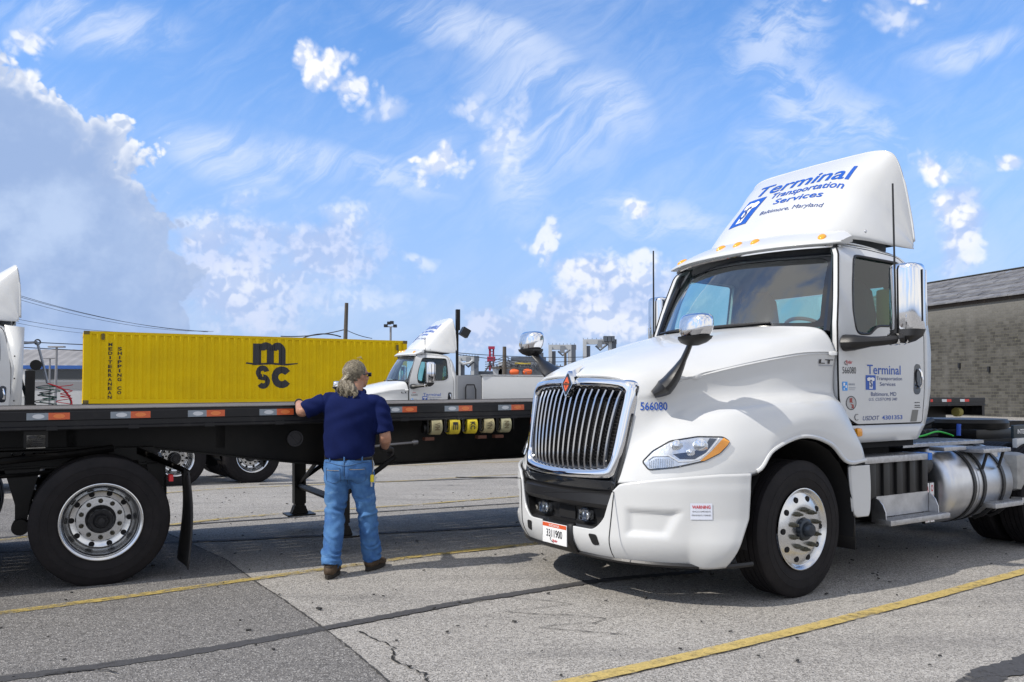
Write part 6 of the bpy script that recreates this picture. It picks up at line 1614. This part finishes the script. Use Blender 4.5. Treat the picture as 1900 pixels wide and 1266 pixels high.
def rings(mb, pts, n=20, cap=True):
    """pts: (x,y,z, rx, ry) with rings lying across the path; rx along body left-right, ry front-back"""
    P_ = [Vector(p[:3]) for p in pts]; V_ = []
    for i, p in enumerate(P_):
        d = (P_[min(i+1, len(P_)-1)]-P_[max(i-1, 0)]).normalized()
        a = Vector((1, 0, 0)); a = (a-d*a.dot(d)); a = a.normalized() if a.length > .3 else (Vector((0, 1, 0))-d*d.y).normalized(); b = d.cross(a).normalized()
        for k in range(n):
            t = 2*math.pi*k/n; V_.append(p+a*pts[i][3]*math.cos(t)+b*pts[i][4]*math.sin(t))
    F_ = grid_faces(len(P_), n, 0, False, True)
    if cap: F_ += [tuple(range(n-1, -1, -1)), tuple((len(P_)-1)*n+k for k in range(n))]
    mb.add(V_, F_)
def sm_rings(pts, n=4):
    A = catmull([list(p) for p in pts], n) if True else pts
    return [tuple(a) for a in A]
def ell(mb, c, r, rot=None, n=16):
    bm = bmesh.new(); bmesh.ops.create_uvsphere(bm, u_segments=n, v_segments=n//2+2, radius=1); bm.verts.index_update()
    V_ = [Vector((v.co.x*r[0], v.co.y*r[1], v.co.z*r[2])) for v in bm.verts]
    if rot is not None: V_ = [rot @ v for v in V_]
    mb.add([v+Vector(c) for v in V_], [[v.index for v in f.verts] for f in bm.faces]); bm.free()
def organic(name, mb, voxel, m, parent, smooth_n=6, disp=None):
    me = bpy.data.meshes.new('t'); me.from_pydata(mb.v, [], mb.f); bm = bmesh.new(); bm.from_mesh(me); bmesh.ops.recalc_face_normals(bm, faces=bm.faces); bm.to_mesh(me); bm.free()
    o = bpy.data.objects.new('t', me); link(o); md = o.modifiers.new('r', 'REMESH'); md.mode = 'VOXEL'; md.voxel_size = voxel
    bpy.context.view_layer.update(); e = bpy.data.meshes.new_from_object(o.evaluated_get(bpy.context.evaluated_depsgraph_get())); bpy.data.objects.remove(o)
    n = len(e.vertices); co = np.empty(n*3); e.vertices.foreach_get('co', co); co = co.reshape(-1, 3)
    ed = np.empty(len(e.edges)*2, int); e.edges.foreach_get('vertices', ed); ed = ed.reshape(-1, 2)
    deg = np.bincount(ed.ravel(), minlength=n)[:, None]
    for k in range(smooth_n):
        s = np.zeros_like(co); np.add.at(s, ed[:, 0], co[ed[:, 1]]); np.add.at(s, ed[:, 1], co[ed[:, 0]])
        lam = .5 if k % 2 == 0 else -.45
        co = co+lam*(s/np.maximum(deg, 1)-co)
    if disp is not None:
        e.vertices.foreach_set('co', co.ravel()); e.update(); nn = np.empty(n*3); e.vertices.foreach_get('normal', nn); nn = nn.reshape(-1, 3)
        co = co+nn*disp(co)[:, None]
    e.vertices.foreach_set('co', co.ravel()); e.materials.clear(); e.materials.append(m); e.polygons.foreach_set('use_smooth', [True]*len(e.polygons)); e.update()
    o = bpy.data.objects.new(name, e); link(o); o.parent = parent; return o
# joints (x right, y away from the camera, z up)
SHL, ELL, WRL = (-.235, -.02, 1.435), (-.415, -.075, 1.335), (-.525, .17, 1.405)
SHR, ELR, WRR = (.215, .0, 1.405), (.262, -.035, 1.125), (.215, .185, 1.025)
HD = Vector((.0, .075, 1.635)); HR = Matrix.Rotation(R(-42), 3, 'Z')
# --- body: one continuous skin
b = MB()
rings(b, sm_rings([(-.05, .0, .86, .165, .12), (-.045, .0, 1.0, .165, .12), (-.035, -.01, 1.15, .175, .125), (-.03, -.02, 1.32, .18, .11), (-.02, -.005, 1.40, .145, .085), (-.01, .01, 1.46, .07, .065)]))
rings(b, [(-.012, .01, 1.44, .068, .068), (-.006, .04, 1.53, .062, .066), (0, .06, 1.58, .06, .07)])
for S_, E_, W_ in ((SHL, ELL, WRL), (SHR, ELR, WRR)):
    s_, e_, w_ = Vector(S_), Vector(E_), Vector(W_)
    rings(b, sm_rings([(*(s_+Vector((0, 0, -.03))), .040, .045), (*s_.lerp(e_, .5), .046, .046), (*e_, .047, .047), (*e_.lerp(w_, .3), .050, .046), (*e_.lerp(w_, .7), .040, .036), (*w_, .030, .026)]))
LGL = [(-.125, .0, .90), (-.150, -.03, .52), (-.150, -.165, .12)]; LGR = [(.045, .01, .90), (.09, .06, .52), (.115, .145, .12)]
for lg in (LGL, LGR): rings(b, sm_rings([(*lg[0], .085, .09), (*Vector(lg[0]).lerp(Vector(lg[1]), .5), .075, .08), (*lg[1], .055, .058), (*Vector(lg[1]).lerp(Vector(lg[2]), .4), .052, .058), (*lg[2], .036, .042)]))
def hp(x, y, z): return HD+HR @ Vector((x, y, z))
ell(b, hp(0, -.012, .02), (.078, .096, .100), HR, 24); ell(b, hp(0, .03, -.045), (.058, .066, .062), HR, 20); ell(b, hp(0, .062, -.082), (.026, .026, .022), HR, 12)
ell(b, hp(0, .100, -.022), (.012, .020, .022), HR, 10); ell(b, hp(0, .082, -.052), (.022, .014, .010), HR, 10); ell(b, hp(0, .078, .022), (.05, .02, .014), HR, 12)
for s in (1, -1): ell(b, hp(s*.076, -.005, -.008), (.010, .020, .030), HR, 12); ell(b, hp(s*.045, .055, -.03), (.02, .025, .02), HR, 10)
def hand(b, wrist, dirv, palm_n, curl, side, sc=1.0):
    w = Vector(wrist); d = Vector(dirv).normalized(); n = Vector(palm_n); n = (n-d*n.dot(d)).normalized(); a = d.cross(n)*side
    c = w+d*.045*sc
    rings(b, [(*(w-d*.01), .028, .022), (*(w+d*.015), .032, .022), (*(w+d*.05), .042, .022), (*(w+d*.085), .040, .018)], 14)
    for k, (off, ln) in enumerate(((-.030, .074), (-.010, .082), (.010, .076), (.028, .060))):
        p = w+d*.082*sc+a*off; q = [p-d*.02, p]; ang = 0; cur = p; seg = ln/3
        for j in range(3):
            ang += curl*(.9 if j == 0 else 1.1); dd = d*math.cos(ang)+n*math.sin(ang); cur = cur+dd*seg; q.append(cur)
        b.tube(q, [.011, .0105, .0098, .009, .0075], 8)
    p = w+d*.03*sc-a*.034; q = [w+d*.015*sc-a*.015, p, p+(d*.5-a*.75+n*.35).normalized()*.032, p+(d*.5-a*.75+n*.35).normalized()*.032+(d*.9+n*.5-a*.1).normalized()*.032]
    b.tube(q, [.014, .014, .0115, .009], 8)
hl_dir = Vector(WRL)-Vector(ELL)
body = organic('body', b, .0085, skin_m, PS, 6)
for nm, W_, dv, pn, cu, sd in (('left_glove', WRL, (-.25, .9, -.10), (0, -.1, -1), .38, 1), ('right_glove', WRR, (.35, .85, -.25), (-.2, .3, -1), .62, -1)):
    g_ = MB(); w = Vector(W_); d = Vector(dv).normalized(); hand(g_, W_, dv, pn, cu, sd)
    rings(g_, [(*(w-d*.035), .036, .033), (*(w-d*.015), .036, .031), (*(w+d*.01), .035, .027)], 14)
    organic('glove', g_, .0045, glove_m, PS, 4)
# --- shirt
def folds(kind):
    def f(c):
        x, y, z = c[:, 0], c[:, 1], c[:, 2]
        d = .0045*np.sin(34*z+16*x+3*np.sin(9*x))*np.clip((1.2-z)*3, .1, 1)+.003*np.sin(21*x-26*z+2*np.sin(17*z))+.0025*np.sin(60*z+30*x)*np.clip((1.02-z)*9, 0, 1)
        arm = np.clip((x-.17)*14, 0, 1)+np.clip((-x-.22)*14, 0, 1)
        d += arm*.004*np.sin(75*z+40*y+22*x)
        dg = np.exp(-((x-.05+(z-1.25)*.55)/.030)**2)*.007*np.clip((1.38-z)*5, 0, 1)*np.clip((z-.98)*8, 0, 1)
        dg += np.exp(-((x-.125+(z-1.25)*.5)/.022)**2)*.006*np.clip((1.38-z)*5, 0, 1)*np.clip((z-1.02)*8, 0, 1)
        d = d+.0025*np.sin(7*x+33*z+5*np.sin(5*x+3*z))
        return d-dg
    return f
sh = MB()
rings(sh, sm_rings([(-.045, -.005, .965, .192, .150), (-.045, -.008, .99, .206, .163), (-.043, -.01, 1.05, .214, .166), (-.038, -.015, 1.15, .218, .158), (-.032, -.022, 1.27, .222, .152), (-.028, -.025, 1.36, .222, .138), (-.02, -.012, 1.425, .205, .115), (-.015, .0, 1.465, .150, .092), (-.012, .01, 1.495, .085, .078)]), 40)
ell(sh, (-.15, -.012, 1.415), (.11, .085, .065)); ell(sh, (.14, -.005, 1.405), (.11, .085, .070)); ell(sh, (.0, -.01, 1.425), (.17, .085, .058))
s_, e_ = Vector(SHL), Vector(ELL); rings(sh, sm_rings([(*(s_+Vector((.07, 0, -.01))), .06, .065), (*(s_+Vector((.0, 0, -.02))), .076, .074), (*s_.lerp(e_, .5), .076, .072), (*s_.lerp(e_, .95), .078, .074)]), 24)
s_, e_ = Vector(SHR), Vector(ELR); rings(sh, sm_rings([(*(s_+Vector((-.07, 0, .0))), .06, .07), (*(s_+Vector((-.02, 0, -.02))), .075, .078), (*s_.lerp(e_, .3), .072, .076), (*s_.lerp(e_, .6), .072, .074), (*s_.lerp(e_, .88), .075, .074)]), 24)
shirt = organic('polo_shirt', sh, .0085, shirt_m, PS, 8, folds(0))
cl = MB(); cl.tube([(-.012+.088*math.cos(t), .015+.080*math.sin(t), 1.488+.022*math.sin(t)) for t in np.linspace(0, 2*math.pi, 25)], .016, 8, flat=1.5); cl.build('collar', shirt_m, shirt)
# --- jeans
jn = MB()
rings(jn, sm_rings([(-.048, .0, .975, .188, .140), (-.048, -.004, .93, .200, .150), (-.046, -.008, .86, .206, .156), (-.046, .0, .80, .200, .142)]), 36)
def leg(j, H, K, A, ph):
    H, K, A = Vector(H), Vector(K), Vector(A)
    rings(j, sm_rings([(*H.lerp(K, -.05), .108, .125), (*H.lerp(K, .15), .108, .122), (*H.lerp(K, .45), .098, .108), (*H.lerp(K, .8), .085, .092), (*K, .080, .088), (*K.lerp(A, .25), .080, .090), (*K.lerp(A, .6), .078, .086), (*K.lerp(A, .85), .078, .084), (*K.lerp(A, 1.02), .075, .088)]), 28)
leg(jn, (-.138, -.005, .86), (-.152, -.03, .50), (-.150, -.165, .10), 0); leg(jn, (.045, .005, .86), (.088, .065, .50), (.115, .148, .10), 1)
ell(jn, (-.115, -.075, .87), (.095, .085, .10)); ell(jn, (.02, -.07, .87), (.095, .085, .10))
def jf(c):
    x, y, z = c[:, 0], c[:, 1], c[:, 2]
    low = np.clip((.36-z)*6, 0, 1); mid = np.exp(-((z-.50)/.12)**2); side = np.where(x < -.03, 1., -1.)
    wob = np.sin(31*x+17*z)+np.sin(23*y-41*z+2*side)
    d = low*.0115*np.sin(88*z+2.2*wob+22*x*side)*(.6+.4*np.sin(19*x+27*y+11*z))+mid*.0085*np.sin(52*z+30*x*side+1.8*wob)+.003*np.sin(60*x+45*z+wob)*np.clip((.85-z)*4, 0, 1)+.0035*np.sin(26*z-30*x+4*np.sin(12*z))+.004*np.sin(40*x+70*(z-.8))*np.exp(-((z-.76)/.07)**2)
    seat = -.012*np.exp(-((x+.048)/.012)**2)*np.clip((.95-z)*8, 0, 1)*np.clip((z-.74)*12, 0, 1)
    return d+seat
jeans = organic('jeans', jn, .0085, jeans_m, PS, 6, jf)
bpy.context.view_layer.update()
def bvh(o):
    me = o.data; return BVHTree.FromPolygons([v.co.copy() for v in me.vertices], [tuple(p.vertices) for p in me.polygons])
JB = bvh(jeans); SB = bvh(shirt)
def onj(x, z, off=.003, B=None):
    h = (B or JB).ray_cast(Vector((x, -1, z)), Vector((0, 1, 0))); return (h[0]+h[1]*off) if h[0] is not None else Vector((x, -.15, z))
thr = mat('denim_seam', (.045, .10, .20), .8); thr2 = mat('jeans_stitching', (.32, .24, .12), .8)
for s, cx in ((1, .052), (-1, -.142)):
    pk = [(cx-.062, .875), (cx+.062, .880), (cx+.060, .775), (cx, .750), (cx-.060, .770)]
    plate(pk, (), .02, lambda a, b: onj(a, b, .0035), 0, 'back_pocket', jeans_m, jeans)
    MB().tube([onj(a, b, .005) for a, b in rounded(pk, .008, 2)+[pk[0]]], .0022, 4).build('pocket_stitching', thr, jeans)
    MB().tube([onj(cx-.055+.11*t, .862+.004*s, .006) for t in np.linspace(0, 1, 8)], .0016, 4).build('pocket_stitching', thr2, jeans)
MB().tube([onj(-.046, z, .004) for z in np.linspace(.95, .74, 16)], .0032, 5).build('seat_seam', thr, jeans)
MB().tube([onj(-.235+.38*t, .925-.028*math.exp(-((t-.5)/.3)**2), .003) for t in np.linspace(.03, .97, 22)], .0025, 4).build('yoke_seam', thr, jeans)
bt = MB(); rr = [(-.048+.197*math.cos(t), -.002+.149*math.sin(t)) for t in np.linspace(0, 2*math.pi, 41)]
bt.add([(x, y, z+.012*0) for x, y in rr for z in (.938, .974)], [(2*i, 2*i+2, 2*i+3, 2*i+1) for i in range(40)]); solid(bt.build('belt', belt_m, jeans), .005, 1)
for x_ in (-.175, -.046, .09): MB().box((x_, -.002-.156*math.sqrt(max(0, 1-((x_+.048)/.197)**2))-.004, .956), (.012, .008, .055), jeans_m, None, .003).build('belt_loop', jeans_m, jeans)
ky = MB(); ky.tube([(.150, -.02, .95), (.158, -.035, .90), (.152, -.04, .86), (.158, -.04, .82)], .006, 6, mat('key_cord', (.10, .09, .07), .6)); ky.tube([(.150, -.02, .95), (.166, -.02, .90), (.160, -.03, .84)], .004, 6)
ky.box((.157, -.045, .785), (.028, .014, .062), mat('yellow_key_tag', (.75, .60, .02), .4), None, .005); ky.box((.152, -.045, .735), (.012, .008, .036), chrome); ky.box((.176, -.04, .775), (.022, .004, .05), alu_br, Matrix.Rotation(.4, 3, 'Y')); ky.build('keys', alu_br, jeans)
# --- boots
for (x, y, rz) in ((-.150, -.165, .05), (.117, .155, -.25)):
    bo = MB(); M_ = Matrix.Rotation(rz, 3, 'Z')
    def q_(a, b_, c): v = M_ @ Vector((a, b_, 0)); return (x+v.x, y+v.y, c)
    rings(bo, [(*q_(0, .0, .155), .050, .056), (*q_(0, -.005, .11), .052, .062), (*q_(0, .0, .06), .054, .080)], 18)
    ell(bo, q_(0, .0, .055), (.052, .095, .040), M_); ell(bo, q_(.004, .125, .045), (.054, .095, .034), M_); ell(bo, q_(0, -.05, .06), (.046, .045, .045), M_)
    bo_ = organic('boot', bo, .007, boot_m, PS, 6)
    so = MB(); pr = []
    for t in np.linspace(0, 2*math.pi, 29)[:-1]:
        a, b_ = math.cos(t), math.sin(t); w = .056 if b_ > -.1 else .050; v = M_ @ Vector((a*w*(1-.12*abs(b_)**4), .06+b_*.165, 0)); pr.append((x+v.x, y+v.y))
    so.prism(pr, .004, .036, 'z'); so.build('boot_sole', sole_m, bo_)
    MB().tube([q_(.048*math.cos(t), -.01+.062*math.sin(t)-.01, .105+.012*math.cos(2*t)) for t in np.linspace(0, 2*math.pi, 20)], .004, 5).build('boot_seam', sole_m, bo_)
# --- hair swept back into a ponytail
hr = MB()
ell(hr, hp(0, -.030, .030), (.090, .100, .098), HR, 24); ell(hr, hp(0, -.052, -.018), (.073, .066, .070), HR, 20)
tie = hp(-.005, -.125, -.045)
ell(hr, tie, (.026, .026, .024))
T0 = Vector(tie)
tail = [T0, T0+Vector((.020, -.045, -.03)), T0+Vector((.045, -.065, -.075)), T0+Vector((.066, -.060, -.12)), T0+Vector((.080, -.050, -.155))]
rings(hr, sm_rings([(*tail[0], .028, .024), (*tail[1], .054, .036), (*tail[2], .074, .042), (*tail[3], .072, .038), (*tail[4], .045, .022)]), 18)
def hf(c):
    x, y, z = c[:, 0], c[:, 1], c[:, 2]
    a = np.arctan2(x-HD.x, z-HD.z+.05)
    head = z > tie.z+.02
    return np.where(head, .0022*np.sin(70*a)+.0012*np.sin(160*a+9*y), .005*np.sin(150*x+30*z+3*np.sin(40*z))+.002*np.sin(330*x+60*z))
hair = organic('hair', hr, .005, hair_m, PS, 4, hf)
st_ = MB(); HBv = bvh(hair)
for k in range(620):
    t0 = random.uniform(-1.25, 1.25); pts = []
    st = hp(math.sin(t0)*.10, .055+random.uniform(-.04, .02), .035+math.cos(t0)*.09)
    for j in range(9):
        t = j/8; p = Vector(st).lerp(Vector(tie)+Vector((random.uniform(-.002, .002), 0, random.uniform(-.002, .002))), t)
        c = Vector(HD)+Vector((0, -.03, .0)); d = (p-c); h = HBv.ray_cast(c+d.normalized()*.3, -d.normalized())
        if h[0] is not None and t < .93: p = h[0]+d.normalized()*(.0012+random.uniform(0, .0015))
        pts.append(p)
    st_.tube(pts, .0011, 3, cap=False)
for cl_ in range(22):
    ox, oy = random.uniform(-1, 1), random.uniform(-1, .2); ph = random.uniform(0, 6); am_ = random.uniform(.010, .022); ln0 = random.uniform(.75, 1.15); fr = random.uniform(6, 10)
    for k in range(22):
        dx, dy, dz = random.gauss(0, .0045), random.gauss(0, .0045), random.uniform(-.04, .04); pts = []
        for j in range(13):
            t = j/12*(ln0+dz); i0 = min(3, int(t*4)); f = t*4-i0; c = tail[i0].lerp(tail[i0+1], f)
            w = np.interp(t, [0, .2, .5, .8, 1.1], [.020, .046, .068, .068, .050])
            pts.append(c+Vector((ox*w+am_*math.sin(fr*t+ph)*min(1, t*3)+dx*min(1, t*4+.3), oy*w*.62-.006+am_*.8*math.cos(fr*t+ph)*min(1, t*3)+dy, .006*math.sin(7*t+ph)*t)))
        st_.tube(pts, .0013, 3, cap=False)
for k in range(5):
    pts = [hp(.01+.004*k, .0, .125), hp(.02, -.02+.01*k, .145+.004*k), hp(.035+.006*k, -.0, .150), hp(.05, .02, .13)]; st_.tube(catmull(pts, 3), .0009, 3, cap=False)
tag(st_.build('hair_strands', mat('hair_strands', (.42, .37, .27), .4, var_col=(.10, .08, .055), vscale=55), hair, True, None, fix=False), kind='stuff')
MB().tube([Vector(tie)+Vector((.026*math.cos(t), 0, .026*math.sin(t))) for t in np.linspace(0, 2*math.pi, 15)], .005, 6).build('hair_tie', mat('hair_tie', (.02, .02, .03), .7), hair)
# beard and sunglasses
sg = MB()
for s in (1, -1):
    sg.box(hp(s*.036, .100, .008), (.048, .008, .034), black_gl, HR, .004); sg.tube([hp(s*.062, .098, .012), hp(s*.080, .06, .012), hp(s*.082, -.005, .008)], .004, 6, black_gl)
sg.tube([hp(-.015, .104, .012), hp(.015, .104, .012)], .004, 6, black_gl); sg.build('sunglasses', black_gl, PS)
